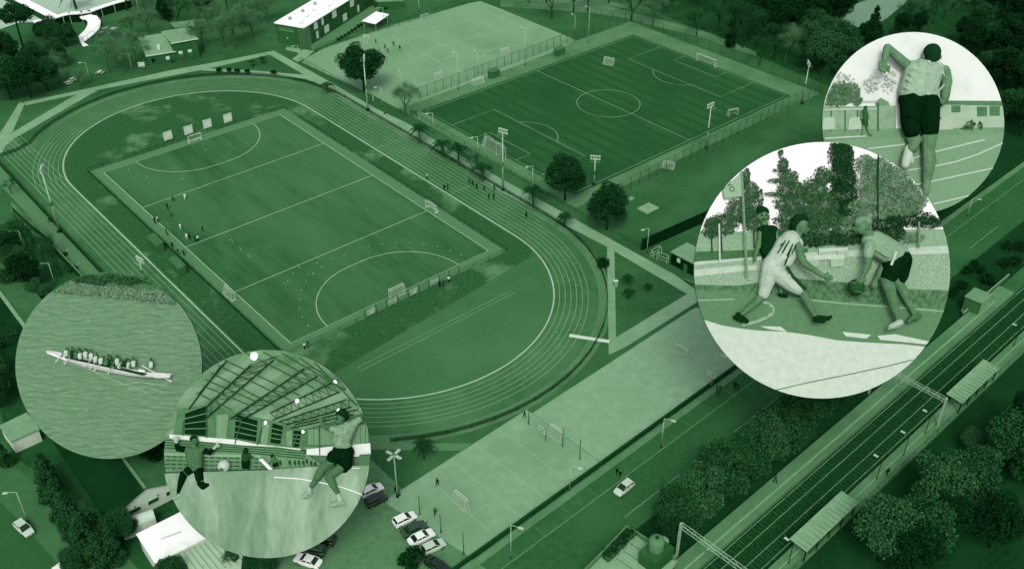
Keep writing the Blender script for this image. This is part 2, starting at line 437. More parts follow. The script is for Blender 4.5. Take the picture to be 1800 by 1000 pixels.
struct('verge_far_street', [RP(along(1640, 330), oC1+30), RP(SF, oC1+30), RP(SF, oC1-.8), RP(along(1640, 400), oC1-.8)], .008, 'dark_grass')
# rails
for oo in (o1, o2, o3, o4):
    m = MB(); a, b = RP(SN, oo), RP(SF, oo)
    q = RN*.05
    m.prism([(a.x-q.x, a.y-q.y), (b.x-q.x, b.y-q.y), (b.x+q.x, b.y+q.y), (a.x+q.x, a.y+q.y)], .10, .30)
    o = m.build('rail', M('rail_steel', 136, 14, .8, rough=.35, spec=.5, metal=0)); tag(o, None, None); o['kind'] = 'structure'
# lower left paving
struct('yard_road', pxpoly([(0, 800), (55, 842), (150, 900), (300, 1060), (-60, 1060), (-60, 790)]), .014, M('yard', 100, 6, .5, coarse=(112, .06, .4, .7)))
struct('yard_parking', pxpoly([(-40, 845), (30, 910), (120, 1010), (120, 1060), (-60, 1060)]), .020, M('yard_slab', 90, 5, .5))
struct('bank_left', pxpoly([(20, 800), (0, 720), (0, 395), (60, 380), (150, 480), (330, 720), (330, 1060), (290, 1060), (150, 885)]), .006, M('left_lawn', 74, 9, .6, bump=.3, coarse=(90, .08, .45, .68)))
struct('car_park', pxpoly([(640, 796), (705, 857), (826, 980), (870, 1010), (830, 1060), (300, 1060), (330, 790), (600, 800)]), .0235, 'lot')
struct('side_walk_wide', pxpoly([(20, 355), (50, 380), (118, 445), (200, 515), (200, 560), (140, 480), (95, 425), (60, 415), (20, 370)]), .02, 'turf_edge')
struct('pool_deck', pxpoly([(-60, -60), (260, -60), (215, 10), (118, 32), (82, 40), (35, 40), (0, 52), (-60, 70)]), .05, M('pool_water', 178, 5, .2, rough=.25, spec=.5))
struct('lake', pxpoly([(1395, 58), (1455, 40), (1490, 12), (1560, -10), (1600, -8), (1592, 5), (1560, 32), (1530, 50), (1470, 46), (1420, 66)]), .06, M('lake_water', 128, 5, .15, rough=.35, spec=.4))
# ------------------------------------------------------------------ trees
def leaf_mesh(name, pos, size, rng, up=.3, aspect=.7):
    """one small folded leaf-spray face per position"""
    n = len(pos)
    nr = rng.normal(size=(n, 3)); nr[:, 2] = np.abs(nr[:, 2])+up; nr /= np.linalg.norm(nr, axis=1)[:, None]
    t = rng.normal(size=(n, 3)); t -= nr*(t*nr).sum(1)[:, None]; t /= np.linalg.norm(t, axis=1)[:, None]
    b = np.cross(nr, t)
    s = (size*rng.uniform(.6, 1.3, n))[:, None]
    v = np.stack([pos-t*s, pos-b*s*aspect, pos+t*s, pos+b*s*aspect], 1).reshape(-1, 3)
    me = bpy.data.meshes.new(name)
    me.vertices.add(4*n); me.vertices.foreach_set('co', v.astype(np.float32).ravel())
    me.loops.add(4*n); me.loops.foreach_set('vertex_index', np.arange(4*n, dtype=np.int32))
    me.polygons.add(n); me.polygons.foreach_set('loop_start', np.arange(0, 4*n, 4, dtype=np.int32))
    me.update(calc_edges=True); me.validate()
    return me
def clump_points(rng, centres, radii, n, flat=.8, shell=.55):
    """points in many small lumps, denser near each lump's surface"""
    w = radii**2; w = w/w.sum(); k = rng.choice(len(centres), n, p=w)
    d = rng.normal(size=(n, 3)); d /= np.linalg.norm(d, axis=1)[:, None]
    r = radii[k]*(shell+(1-shell)*rng.uniform(0, 1, n))*rng.uniform(.85, 1.12, n)
    p = centres[k]+d*r[:, None]*np.array([1, 1, flat])
    return p
def limbs(rng, h0, h1, r0, targets, bend=.3):
    m = MB(); top = Vector((rng.normal()*.2, rng.normal()*.2, h1))
    mid = Vector((rng.normal()*.12, rng.normal()*.12, h0))
    m.tube((0, 0, -.1), mid, r0, r0*.75, 7); m.tube(mid, top, r0*.75, r0*.2, 6)
    for t in targets:
        t = Vector(t); f = rng.uniform(.0, .55); a = mid.lerp(top, f)
        q = a.lerp(t, .5)+Vector((0, 0, -.25*bend*(t-a).length*.3))
        m.tube(a, q, r0*.38, r0*.22, 5); m.tube(q, t, r0*.22, r0*.06, 4)
    return m
TREES = {}
def template(key, trunk, crown, tm, cm):
    trunk.materials.append(tm); crown.materials.append(cm); TREES[key] = (trunk, crown)
BARK = M('bark', 60, 14, 3, coord='obj')
BARKL = M('bark_pale', 92, 14, 3, coord='obj')
def crown_ellipsoid(rng, nl, rx, rz, zc, rl, squash=1.0, top=1.0):
    c = []
    while len(c) < nl:
        d = rng.normal(size=3); d /= np.linalg.norm(d); r = rng.uniform(.35, 1)**.5*.82
        q = np.array([d[0]*rx*r, d[1]*rx*r, zc+d[2]*rz*r])
        if d[2] < -.65: continue
        c.append(q)
    return np.array(c), rng.uniform(rl*.6, rl*1.25, nl)
def mk_round(key, seed, rx, rz, zc, nl, rl, n, ls, cm, tr=.28, h0=None, tm=None):
    rng = np.random.default_rng(seed); c, r = crown_ellipsoid(rng, nl, rx, rz, zc, rl)
    me = leaf_mesh('crown', clump_points(rng, c, r, n), ls, rng)
    tk = limbs(rng, h0 or zc-rz*.95, zc+rz*.4, tr, c[:14]).mesh('trunk', True)
    template(key, tk, me, tm or BARK, cm)
L_DARK = M('leaf_dark', 62, leaf=16)
L_MID = M('leaf_mid', 76, leaf=17)
L_PALE = M('leaf_pale', 88, leaf=17)
L_DEEP = M('leaf_deep', 50, leaf=14)
L_GREY = M('leaf_grey', 118, leaf=16)
for i in range(3): mk_round('round%d' % i, 10+i, 4.6, 5.0, 7.2, 44, 1.75, 14000, .20, L_DARK)
for i in range(3): mk_round('bushy%d' % i, 20+i, 4.4, 4.6, 5.6, 34, 1.75, 13000, .19, L_MID, h0=1.5)
for i in range(2): mk_round('pale%d' % i, 30+i, 4.0, 4.0, 5.6, 36, 1.5, 11000, .17, L_PALE, h0=1.8)
for i in range(3): mk_round('wood%d' % i, 40+i, 3.8, 5.6, 7.6, 36, 1.65, 11000, .21, L_DEEP)
for i in range(2): mk_round('shrub%d' % i, 50+i, 1.0, .8, .9, 26, .38, 900, .12, L_DEEP, tr=.06, h0=.2)
mk_round('pine', 60, 5.0, 2.0, 9.6, 70, 1.2, 8000, .22, L_DARK, tr=.3, h0=7.5)
def mk_column(key, seed, h, rx, nl, rl, n, ls, cm, z0=1.0, power=.8):
    rng = np.random.default_rng(seed); c = []
    for k in range(nl):
        f = rng.uniform(0, 1); rr = rx*(1-f)**power*rng.uniform(.2, .9)+.1; t = rng.uniform(0, 6.283)
        c.append((rr*math.cos(t), rr*math.sin(t), z0+f*(h-z0)))
    c = np.array(c); r = np.maximum(rl*(1.15-.8*(c[:, 2]-z0)/(h-z0)), .2)
    me = leaf_mesh('crown', clump_points(rng, c, r, n, 1.15), ls, rng)
    template(key, limbs(rng, z0+.5, h*.85, .2, c[:8]).mesh('trunk', True), me, BARK, cm)
mk_column('cypress', 71, 11, 1.5, 60, .75, 4500, .2, L_DEEP, .6, .45)
mk_column('conifer', 72, 11, 3.2, 70, .95, 5500, .24, L_DEEP, 1.2, .9)
mk_column('casuarina0', 73, 11, 2.6, 60, 1.15, 7000, .22, L_MID, 1.2, .55)
mk_column('casuarina1', 74, 9.5, 2.4, 50, 1.1, 6000, .22, L_MID, 1.0, .6)
def mk_bare(key, seed, h, spread, depth, leaves, cm, tm):
    rng = np.random.default_rng(seed); m = MB(); tips = []
    def grow(p, d, l, r, k):
        q = p+d*l; m.tube(p, q, r, r*.68, 5 if r > .06 else 3, cap=False)
        if k == 0: tips.append(q); return
        for _ in range(3 if k > 1 else 4):
            e = (d+Vector(rng.normal(size=3))*spread).normalized(); e.z = max(e.z, -.05)+.12; e.normalize()
            grow(q, e, l*rng.uniform(.62, .85), r*.62, k-1)
    grow(Vector((0, 0, -.1)), Vector((0, 0, 1)), h*.27, h*.024, depth)
    t = np.array(tips)
    pos = t[rng.choice(len(t), leaves)]+rng.normal(size=(leaves, 3))*.42
    me = leaf_mesh('crown', pos, .17, rng, aspect=.16)
    template(key, m.mesh('trunk', True), me, tm, cm)
for i in range(3): mk_bare('bare%d' % i, 80+i, 10.5, .52, 5, 7500, L_GREY, BARKL)
for i in range(2): mk_bare('thin%d' % i, 90+i, 11.0, .5, 5, 3600, L_MID, BARK)
def mk_palm(key, seed, h, nf, fl):
    rng = np.random.default_rng(seed); t = MB()
    pts = [Vector((.1*math.sin(k*.5), 0, h*k/6)) for k in range(7)]
    for k in range(6): t.tube(pts[k], pts[k+1], .22-.012*k, .22-.012*(k+1), 7)
    m = MB()
    for k in range(nf):
        a = 2*math.pi*k/nf+rng.normal()*.15; el = rng.uniform(.1, 1.1); d = Vector((math.cos(a), math.sin(a), 0))
        sd2 = Vector((-d.y, d.x, 0)); p = pts[-1].copy(); prev = None; n = 9
        for j in range(n+1):
            f = j/n
            q = pts[-1]+d*(fl*f*math.cos(el*.6))+Vector((0, 0, fl*(math.sin(el)*f-1.0*f*f)))
            if prev is not None:
                m.tube(prev, q, .035, .02, 3, cap=False)
                w = .75*math.sin(math.pi*min(f+.12, 1))
                for sg in (-1, 1):
                    tip = q+sd2*sg*w+d*.3+Vector((0, 0, -.35*w))
                    m.add([q, q+d*.16, tip], [(0, 1, 2)]); m.add([prev.lerp(q, .5), prev.lerp(q, .5)+d*.16, tip-d*.3], [(0, 1, 2)])
            prev = q
    template(key, t.mesh('trunk', True), m.mesh('crown'), M('palm_bark', 86, 12, 3, coord='obj'), M('palm_leaf', 58, leaf=18))
mk_palm('palm0', 1, 3.6, 17, 2.7); mk_palm('palm1', 2, 2.6, 14, 2.3)
TC_N = {}
def tree(key, base, h=1.0, rz=None, label=None, group=None, name='tree', wide=1.0, cat='tree', z=0):
    """base: photo pixel of the foot"""
    if label and '{}' in label:
        k0 = key.rstrip('0123456789'); sp = {'bushy': 'rounded leafy', 'pale': 'pale-crowned', 'wood': 'dark upright', 'thin': 'bare dark-twigged', 'bare': 'pale leafless', 'round': 'dense dark', 'casuarina': 'shaggy', 'conifer': 'conical'}[k0]
        label = label.format(('tall ' if h > 1.06 else 'small ' if h < .72 else '')+sp)
    p = G(*base, z) if len(base) == 2 else Vector(base)
    o = empty(name, p, R.uniform(0, 6.28) if rz is None else rz, label, cat, group)
    tk, cr = TREES[key]; o.scale = (h*wide, h*wide, h)
    put('trunk', tk, o); put('crown', cr, o)
    return o

# --- the single trees of the sports ground
tree('round0', (640, 160), 1.28, 0, 'dark round leafy tree standing beside the upper courts', name='leafy_tree', wide=1.12)
tree('round1', (993, 352), 1.0, 0, 'dark leafy tree behind the path, beside the corner floodlight of the football pitch', name='leafy_tree', wide=1.06)
tree('round2', (1066, 404), 1.0, 0, 'dark round tree on the lawn edge with small concrete slabs beside it', name='leafy_tree', wide=1.06)
tree('bare0', (713, 205), 1.08, 0, 'leafless pale tree beside the path at the upper court corner', name='bare_tree')
tree('thin0', (830, 300), .5, 0, 'small leafless sapling behind the near football goal', name='sapling')
PALM = [((738, 252), .82, 'beside the noticeboard stand'), ((778, 276), 1.0, ''), ((807, 291), .95, ''), ((848, 318), 1.0, ''), ((938, 366), .9, ''), ((992, 398), .72, ''), ((576, 164), .72, '')]
for i, (b, h, t) in enumerate(PALM):
    tree('palm%d' % (i % 2 if i not in (5, 6) else 1), b, h*1.5, None, 'short feathery palm growing on the strip between track fence and main path', 'palms along the main path', 'palm_tree', cat='palm')
for b, h in (((462, 112), .7), ((444, 118), .7)): tree('palm1', b, h, None, 'small palm on the triangular lawn beside the path fork', 'palms on the triangular lawn', 'palm_tree', cat='palm')
for b, h in (((1103, 500), .75), ((1105, 525), .75), ((1139, 512), .6)): tree('palm1', b, h, None, 'young thin palm on the lawn between crossing path and lower court', 'palms on the crossing lawn', 'palm_tree', cat='palm')
tree('palm0', (746, 806), .95, None, 'feathery palm on the grass below the track bend by the car park', None, 'palm_tree', cat='palm')
tree('shrub1', (1060, 470), 1.5, None, 'dark spiky bush beside the straight crossing path', None, 'bush', cat='bush')
for b in ((385, 128), (403, 128), (418, 129), (435, 130), (482, 132)): tree('shrub0', b, .95, None, 'round clipped shrub on the grass strip above the track fence', 'shrubs above the track fence', 'shrub', cat='shrub')
tree('palm1', (134, 16), 2.4, None, 'tall palm beside the pool terrace and curved ramp', None, 'palm_tree', cat='palm')

# --- top-left park
tree('pine', (42, 88), 1.25, None, 'broad dark umbrella pine beside the white pool terrace', name='pine_tree')
TL = [('bushy0', (20, 175), 1.25), ('round1', (55, 172), 1.15), ('bushy1', (85, 160), 1.0), ('bushy2', (-5, 150), 1.1), ('round2', (18, 130), 1.1), ('bushy1', (88, 80), .95), ('bushy0', (118, 82), .8),
      ('bushy2', (62, 120), .85), ('bushy0', (100, 118), .9)]
for k, b, h in TL: tree(k, b, h, None, '{} tree in the clump between pool and diagonal path', 'evergreens by the pool', 'evergreen_tree')
TB = [('bare1', (108, 145), .85), ('bare0', (192, 128), 1.0), ('bare2', (222, 128), .75), ('bare0', (262, 62), .85), ('bare1', (415, 86), 1.25), ('bare2', (358, 88), .9), ('bare1', (345, 92), .7), ('thin0', (315, 50), 1.0),
      ('bare2', (362, 38), 1.0), ('thin1', (400, 20), 1.1), ('bare0', (440, 28), 1.1), ('thin0', (224, 20), 1.0), ('thin1', (255, 20), 1.1), ('bare2', (445, 70), .9), ('bare0', (140, 155), .55)]
for k, b, h in TB+[('bare%d' % (i % 3), (rx_, ry_), .9) for i, (rx_, ry_) in enumerate([(205, 100), (235, 70), (270, 30), (330, 20), (385, 60), (395, 84), (430, 50), (470, 40), (290, 10), (340, 0), (420, 0), (240, 110)])]: tree(k, b, h*1.12, None, '{} tree on the lawn round the brick clubhouse', 'bare trees round the clubhouse', 'bare_tree')
tree('conifer', (290, 34), .95, None, 'dark conical evergreen behind the brick clubhouse', name='evergreen_tree')
tree('round0', (362, 24), .75, None, 'dark round evergreen beside the bare trees above the clubhouse', name='evergreen_tree')
# --- behind the courts and in the woods top right
for k, b, h in (('thin0', (970, 34), 1.0), ('thin1', (1008, 22), 1.05), ('thin0', (1033, 20), 1.05), ('thin1', (1110, 38), 1.1), ('bare2', (1148, 45), .95), ('thin0', (1224, 64), .8), ('thin1', (1262, 56), 1.1), ('bare0', (1180, 26), .95), ('thin0', (1286, 76), .9), ('bare1', (930, 8), .9), ('thin0', (1070, 6), 1.0), ('bare0', (1205, 10), 1.0), ('thin1', (1240, 22), 1.0), ('wood1', (1140, 0), .8), ('wood0', (1250, 0), .9), ('bare2', (1090, 2), .9)):
    tree(k, b, h*1.15, None, '{} tree along the road beyond the football pitch', 'bare trees along the far road', 'bare_tree')
tree('cypress', (1284, 82), 1.05, None, 'narrow dark cypress beside the far corner of the football pitch', name='cypress_tree')
tree('conifer', (1532, 66), 1.0, None, 'dark conical evergreen standing at the near shore of the pond', name='evergreen_tree')
rr = random.Random(5)
woods = [(1305, 84, 'thin1', 1.25), (1380, 110, 'bare1', .95), (1335, 115, 'thin0', .75), (1345, 60, 'wood0', .95), (1395, 62, 'wood1', 1.1), (1432, 58, 'wood2', 1.15), (1420, 92, 'pale0', .9), (1455, 92, 'bushy0', .85), (1350, 20, 'wood1', 1.0),
         (1405, 20, 'wood0', 1.0), (1455, 24, 'wood1', .9), (1440, 130, 'pale1', 1.1), (1470, 120, 'bushy1', 1.1), (1405, 120, 'thin1', .8), (1320, 40, 'thin0', 1.1), (1360, 105, 'thin0', 1.0),
         (1515, 105, 'wood2', .75), (1580, 66, 'wood0', .55), (1612, 60, 'wood1', .5), (1490, 140, 'bushy2', .9), (1465, 165, 'thin0', .8)]
woods += [(1300+i*17, 30+(i*37) % 70, ('wood0', 'thin1', 'bushy1', 'wood2', 'pale0')[i % 5], .9) for i in range(11)]
for x, y, k, h in woods: tree(k, (x, y), h*1.3, None, '{} tree in the wood behind the far football corner', 'trees of the wood', 'wood_tree')
for x, y, k, h in ((1620, 40, 'bare0', 1.0), (1640, 42, 'thin1', 1.05), (1682, 28, 'bare2', .9), (1712, 32, 'thin0', .9), (1600, 44, 'thin0', .9), (1658, 36, 'thin1', .9)):
    tree(k, (x, y), h, None, '{} tree on the open slope beside the pond', 'bare trees by the pond', 'bare_tree')
for x, y, k, h in ((1700, 110, 'wood2', .9), (1722, 60, 'bushy1', .9), (1795, 240, 'wood0', .8), (1690, 76, 'wood0', .6), (1720, 84, 'wood1', .62), (1745, 58, 'wood2', 1.0), (1775, 60, 'wood0', 1.1), (1800, 40, 'wood1', 1.0), (1760, 120, 'wood1', 1.15), (1740, 100, 'bushy0', .9), (1795, 110, 'wood2', 1.2), (1790, 165, 'bushy1', 1.2),
                   (1755, 165, 'wood0', 1.0), (1815, 150, 'wood0', 1.2), (1770, 20, 'bushy2', 1.0), (1735, 22, 'wood1', .8), (1700, 8, 'wood0', .8), (1800, 0, 'wood2', 1.0), (1775, 210, 'bushy0', .8), (1812, 205, 'wood1', 1.0), (1730, 140, 'bushy2', .8)):
    tree(k, (x, y), h*1.2, None, '{} tree of the thicket on the slope above the street end', 'trees of the upper thicket', 'thicket_tree')
# further rows so the wood goes on beyond the frame's top edge
for i in range(26):
    x = 1130+i*28+rr.uniform(-10, 10); y = -14-rr.uniform(0, 30)
    if 1440 < x < 1620: continue
    tree(rr.choice(['wood0', 'wood1', 'wood2', 'thin0', 'bushy1']), (x, y), rr.uniform(1.0, 1.35), None, '{} tree in the wood behind the far football corner', 'trees of the wood', 'wood_tree')
# --- street trees between road and platform
for x, y, k, h in ((1185, 930, 'bushy0', .78), (1228, 905, 'pale0', .98), (1270, 868, 'bushy2', .95), (1308, 842, 'bushy0', .85), (1338, 815, 'pale1', .95), (1365, 792, 'bushy2', .9), (1395, 768, 'bushy0', .85), 
                   (1420, 742, 'bushy1', .75), (1445, 722, 'bushy2', .6), (1180, 950, 'round1', .55), (1470, 698, 'bushy0', .55)):
    tree(k, (x, y), h*1.12, None, '{} tree in the dense row between street and railway platform', 'street trees beside the railway', 'street_tree')
for x, y, k, h in ((1722, 480, 'shrub0', 1.2), (1700, 482, 'shrub1', 1.3), (1735, 500, 'shrub1', 1.7), (1765, 470, 'shrub0', 1.5), (1782, 465, 'shrub1', 1.4), (1790, 440, 'shrub0', 1.6), (1690, 508, 'shrub1', 1.3), (1672, 520, 'shrub0', 1.4), (1712, 470, 'shrub0', 1.2), (1770, 440, 'shrub0', 1.3)):
    tree(k, (x, y), h, None, 'dark bush by the platform end hut and its low walls', 'bushes by the platform end', 'bush', cat='bush')
# --- dark park below the railway
for x, y, k, h in ((1640, 905, 'pale0', 1.25), (1690, 880, 'bushy0', 1.05), (1545, 985, 'pale1', 1.2), (1600, 975, 'bushy1', 1.1), (1590, 1010, 'wood0', .9), (1655, 950, 'wood1', .8), (1770, 820, 'bushy2', 1.1), (1790, 790, 'wood0', .95), (1740, 962, 'wood2', .8), (1810, 850, 'bushy0', .9)):
    tree(k, (x, y), h*1.08, None, '{} tree in the dark park below the platform', 'trees of the dark park', 'park_tree')
tree('pale1', (1704, 795), .55, None, 'small pale round tree on the dark grass below the platform', name='park_tree')
# --- lower left
for x, y, k, h in ((30, 515, 'bushy0', .75), (15, 470, 'round0', .8), (52, 510, 'wood0', .8), (70, 530, 'pale0', .6), (30, 480, 'pale1', .7), (10, 630, 'bushy2', .7), (-4, 690, 'bushy1', .8), (2, 715, 'round1', .6)):
    tree(k, (x, y), h, None, '{} tree beside the dark green shed roofs at the track edge', 'trees by the green shed', 'leafy_tree')
for x, y, h in ((60, 430, .6), (78, 460, .7), (95, 460, .45), (108, 485, .5), (20, 340, .45), (48, 432, .8)): tree('thin0', (x, y), h, None, 'small bare tree on the lawn behind the track side wall', 'bare trees behind the side wall', 'bare_tree')
for x, y, k, h in ((92, 880, 'casuarina0', .8), (112, 905, 'casuarina1', .85), (128, 938, 'casuarina0', .85), (150, 960, 'casuarina1', .8), (160, 985, 'casuarina0', .9), (185, 1000, 'casuarina1', .85), (205, 985, 'casuarina0', .7), (88, 850, 'casuarina1', .75), (195, 962, 'bushy0', .6), (216, 950, 'bushy1', .6), (172, 945, 'casuarina1', .7), (140, 1005, 'bushy2', .6), (228, 935, 'bushy2', .45)):
    tree(k, (x, y), h, None, '{} tree in the row along the yard road', 'conifers along the yard', 'conifer_tree')
tree('casuarina1', (12, 820), .6, None, 'small dark conifer beside the pale flat roof at the yard', name='conifer_tree')
tree('bushy1', (306, 1030), .6, None, 'round dark bush at the foot of the white roofed annex', name='bush')
for x, y in ((440, 1008), (470, 1006), (412, 1000)): tree('bushy2', (x, y), .4, None, 'dark low tree below the car park at the white annex', 'low trees by the annex', 'low_tree')
tree('shrub0', (722, 998), 2.2, None, 'dark bush at the bottom of the car park beside a parked car', name='bush', cat='bush')
for x, y, k in ((288, 800, 'wood0'), (276, 830, 'wood1')): tree(k, (x, y), .5, None, 'dark tree behind the gabled hall', 'trees behind the hall', 'leafy_tree')
# ------------------------------------------------------------------ built things: materials
M('white_paint', 196, 10, 1.2, coord='obj', rough=.5, spec=.2)
M('steel_pale', 172, 12, .8, rough=.45, spec=.3)
M('steel_dark', 48, 8, 1.0, rough=.6, spec=.15)
M('steel_mid', 96, 10, .8, rough=.5, spec=.2)
M('net_pale', 190, trans=.72)
M('net_green', 128, trans=.80)
M('net_dark', 34, trans=.50)
M('net_thin', 112, trans=.86)
M('glass_dark', 30, 6, 1, rough=.12, spec=.5)
M('brick', 92, 8, .8, coarse=(82, .2, .4, .7))
M('brick_pale', 122, 8, .8)
M('window_blind', 206, 6, 1)
M('roof_white', 243, 6, .3, coarse=(214, .14, .58, .74))
M('roof_grey', 140, 8, .5, coarse=(126, .2, .4, .7))
M('roof_mid', 150, 8, .5)
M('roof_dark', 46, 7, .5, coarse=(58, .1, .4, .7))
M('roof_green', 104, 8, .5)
M('wall_white', 208, 8, .4, coarse=(190, .2, .45, .7))
M('wall_dark', 40, 6, .6)
M('lamp_head', 192, 8, 1, rough=.4)
M('banner_white', 196, 8, .8)
M('banner_grey', 148, 8, .8)
M('tank', 122, 9, 1.0)
M('skin', 140, 8, 3, coord='obj', rough=.6); M('hair', 34, 6, 5, coord='obj')
for nm, v in (('cloth_dark', 26), ('cloth_mid', 84), ('cloth_pale', 214), ('cloth_grey', 140)): M(nm, v, 6, 4, coord='obj')

# ------------------------------------------------------------------ poles and lamps
def floodlight(base, ty, label, group=None, kind=0, az=None):
    b = G(*base); h = height(base[0], base[1], ty)
    o = empty('floodlight_pole', b, 0, label, 'floodlight', group)
    if az is None: az = math.atan2(-b.y, -b.x) if kind == 0 else 0
    az = math.atan2(FC.y-b.y, FC.x-b.x) if kind == 0 else math.atan2(HC.y-b.y, HC.x-b.x) if kind == 1 else az
    cs, sn = math.cos(az), math.sin(az)
    MB().tube((0, 0, 0), (0, 0, h-.6), .24, .14, 8).build('pole', 'steel_pale', o, True)
    MB().box((0, 0, .35), (.8, .8, .7)).build('base', 'steel_dark', o)
    w = 2.4 if kind != 2 else 1.9
    pl = MB()
    for z in (h-.9, h-.1):
        pl.tube((-sn*w/2, cs*w/2, z), (sn*w/2, -cs*w/2, z), .06, .06, 5)
    for k in (-1, 0, 1): pl.tube((-sn*w/2*k, cs*w/2*k, h-1.2), (-sn*w/2*k, cs*w/2*k, h), .04, .04, 4)
    pl.tube((-sn*w/2-cs*.7, cs*w/2-sn*.7, h-1.2), (sn*w/2-cs*.7, -cs*w/2-sn*.7, h-1.2), .05, .05, 4)
    pl.build('crossarm', 'steel_pale', o)
    for z in (h-.9, h-.1):
        for k in range(4):
            q = (k-1.5)*w/3.6
            MB().box((-sn*q+cs*.25, cs*q+sn*.25, z), (.3, .48, .42), az).build('lamp', 'lamp_head', o)
    MB().box((.0, -.26, h*.45), (.5, .3, .9)).build('switch_box', 'steel_mid', o)
    return o
FLD = [((645+2, 195), 99, 'tall floodlight pole at the track fence beside the dark round court tree', 0), ((884, 335), 228, 'tall floodlight pole behind the near football goal at the main path', 0),
       ((105, 408), 294, 'tall leaning-looking floodlight pole on the wall by the sprint chute', 1), ((254, 495), 454, 'floodlight pole at the track edge opposite the dugouts', 1),
       ((1044, 325), 275, 'floodlight pole between the two dark round trees, with a double lamp rack', 0), ((1241, 262), 183, 'floodlight pole on the long side fence by the small movable goal', 0),
       ((1410, 183), 109, 'floodlight pole at the far corner of the football pitch beside the wood', 0), ((1768, 205), 165, 'floodlight pole below the upper thicket near the street end', 0)]
for b, t, l, k in FLD: floodlight(b, t, l, None, k)
def lamp(base, ty, az, label, group=None, reach=1.3, name='street_lamp'):
    b = G(*base); h = height(base[0], base[1], ty)
    o = empty(name, b, az, label, 'lamp post', group)
    MB().tube((0, 0, 0), (0, 0, h-.1), .10, .06, 7).build('pole', 'steel_pale', o, True)
    MB().path([(0, 0, h-.12), (reach*.5, 0, h+.02), (reach, 0, h)], .05).build('arm', 'steel_pale', o)
    MB().box((reach+.35, 0, h-.02), (.8, .34, .16)).build('lamp_head', 'lamp_head', o)
    MB().lathe((0, 0, 0), [(.2, 0), (.2, .25), (.11, .35)], 8).build('base', 'steel_dark', o)
    return o
for b, t in (((805, 158), 95), ((923, 116), 52), ((1034, 76), 14)): lamp(b, t, 2.3, 'tall pale twin post on the strip between upper courts and football pitch', 'posts between courts and football pitch')
for b, t, l in (((840, 130), 93, 'street lamp leaning over the upper court above the goal area'), ((1010, 60), 28, 'street lamp on the lawn behind the upper court corner'), ((708, 160), 128, 'street lamp beside the bare tree, its head just above the twigs')): lamp(b, t, 2.2, l)
for b, t, l in (((762, 235), 198, 'lamp post at the path corner of the football pitch by the goal end'), ((840, 272), 240, 'lamp post behind the near football goal'), ((936, 332), 291, 'lamp post beside the path next to the dark leafy tree'), ((672, 188), 152, 'lamp post in front of the dark round court tree'),
                ((1137, 444), 401, 'lamp post beside the two metal racks and the dark windbreak'), ((527, 110), 80, 'lamp post at the school gate path')): lamp(b, t, 3.6, l)
for b, t, l in (((1162, 785), 735, 'lamp post on the street kerb midway along the far court slab'), ((1250, 680), 622, 'lamp post on the kerb near the walking pair beside the court'), ((898, 980), 922, 'lamp post on the street kerb at the near court corner'), ((1001, 862), 818, 'thin post on the kerb beside the near court slab'), ((1700, 380), 348, 'lamp post at the far end of the street beside the painted bays')): lamp(b, t, -.4, l)
for b, t, l in (((50, 918), 864, 'lamp post between yard road and parked pale hatchback'), ((44, 440), 405, 'lamp post on the lawn behind the side wall beside bare saplings'), ((97, 500), 462, 'lamp post on the lawn near the dark green shed'),
                ((158, 142), 110, 'lamp post in front of the picnic lawn by the bare tree'), ((233, 128), 95, 'lamp post beside the white sign on the picnic lawn'), ((340, 104), 72, 'lamp post in front of the brick clubhouse'), ((246, 30), -4, 'lamp post on the walkway above the picnic lawn'), ((461, 20), -10, 'lamp post on the grass beside the school wall')): lamp(b, t, 3.3, l)
for b, t in (((675, 45), 14), ((737, 22), -6)): lamp(b, t, 3.3, 'lamp post on the school garden beside the shrub row', 'lamps in the school garden')
# flower-headed mast by the car park
b = G(699, 873); h = height(699, 873, 800)
o = empty('floodlight_mast', b, 0, 'mast with four petal-like lamps beside the car park and near court corner', 'floodlight')
MB().tube((0, 0, 0), (0, 0, h), .16, .10, 8).build('pole', 'steel_pale', o, True)
for k in range(4):
    a = math.pi/4+k*math.pi/2+.2; c_, s_ = math.cos(a), math.sin(a)
    MB().path([(0, 0, h-.05), (c_*.4, s_*.4, h+.05)], .05).build('arm', 'steel_pale', o)
    MB().box((c_*.95, s_*.95, h+.08), (1.15, .5, .16), a).build('lamp', 'lamp_head', o)
MB().box((0, 0, .4), (.5, .5, .8)).build('base', 'steel_dark', o)

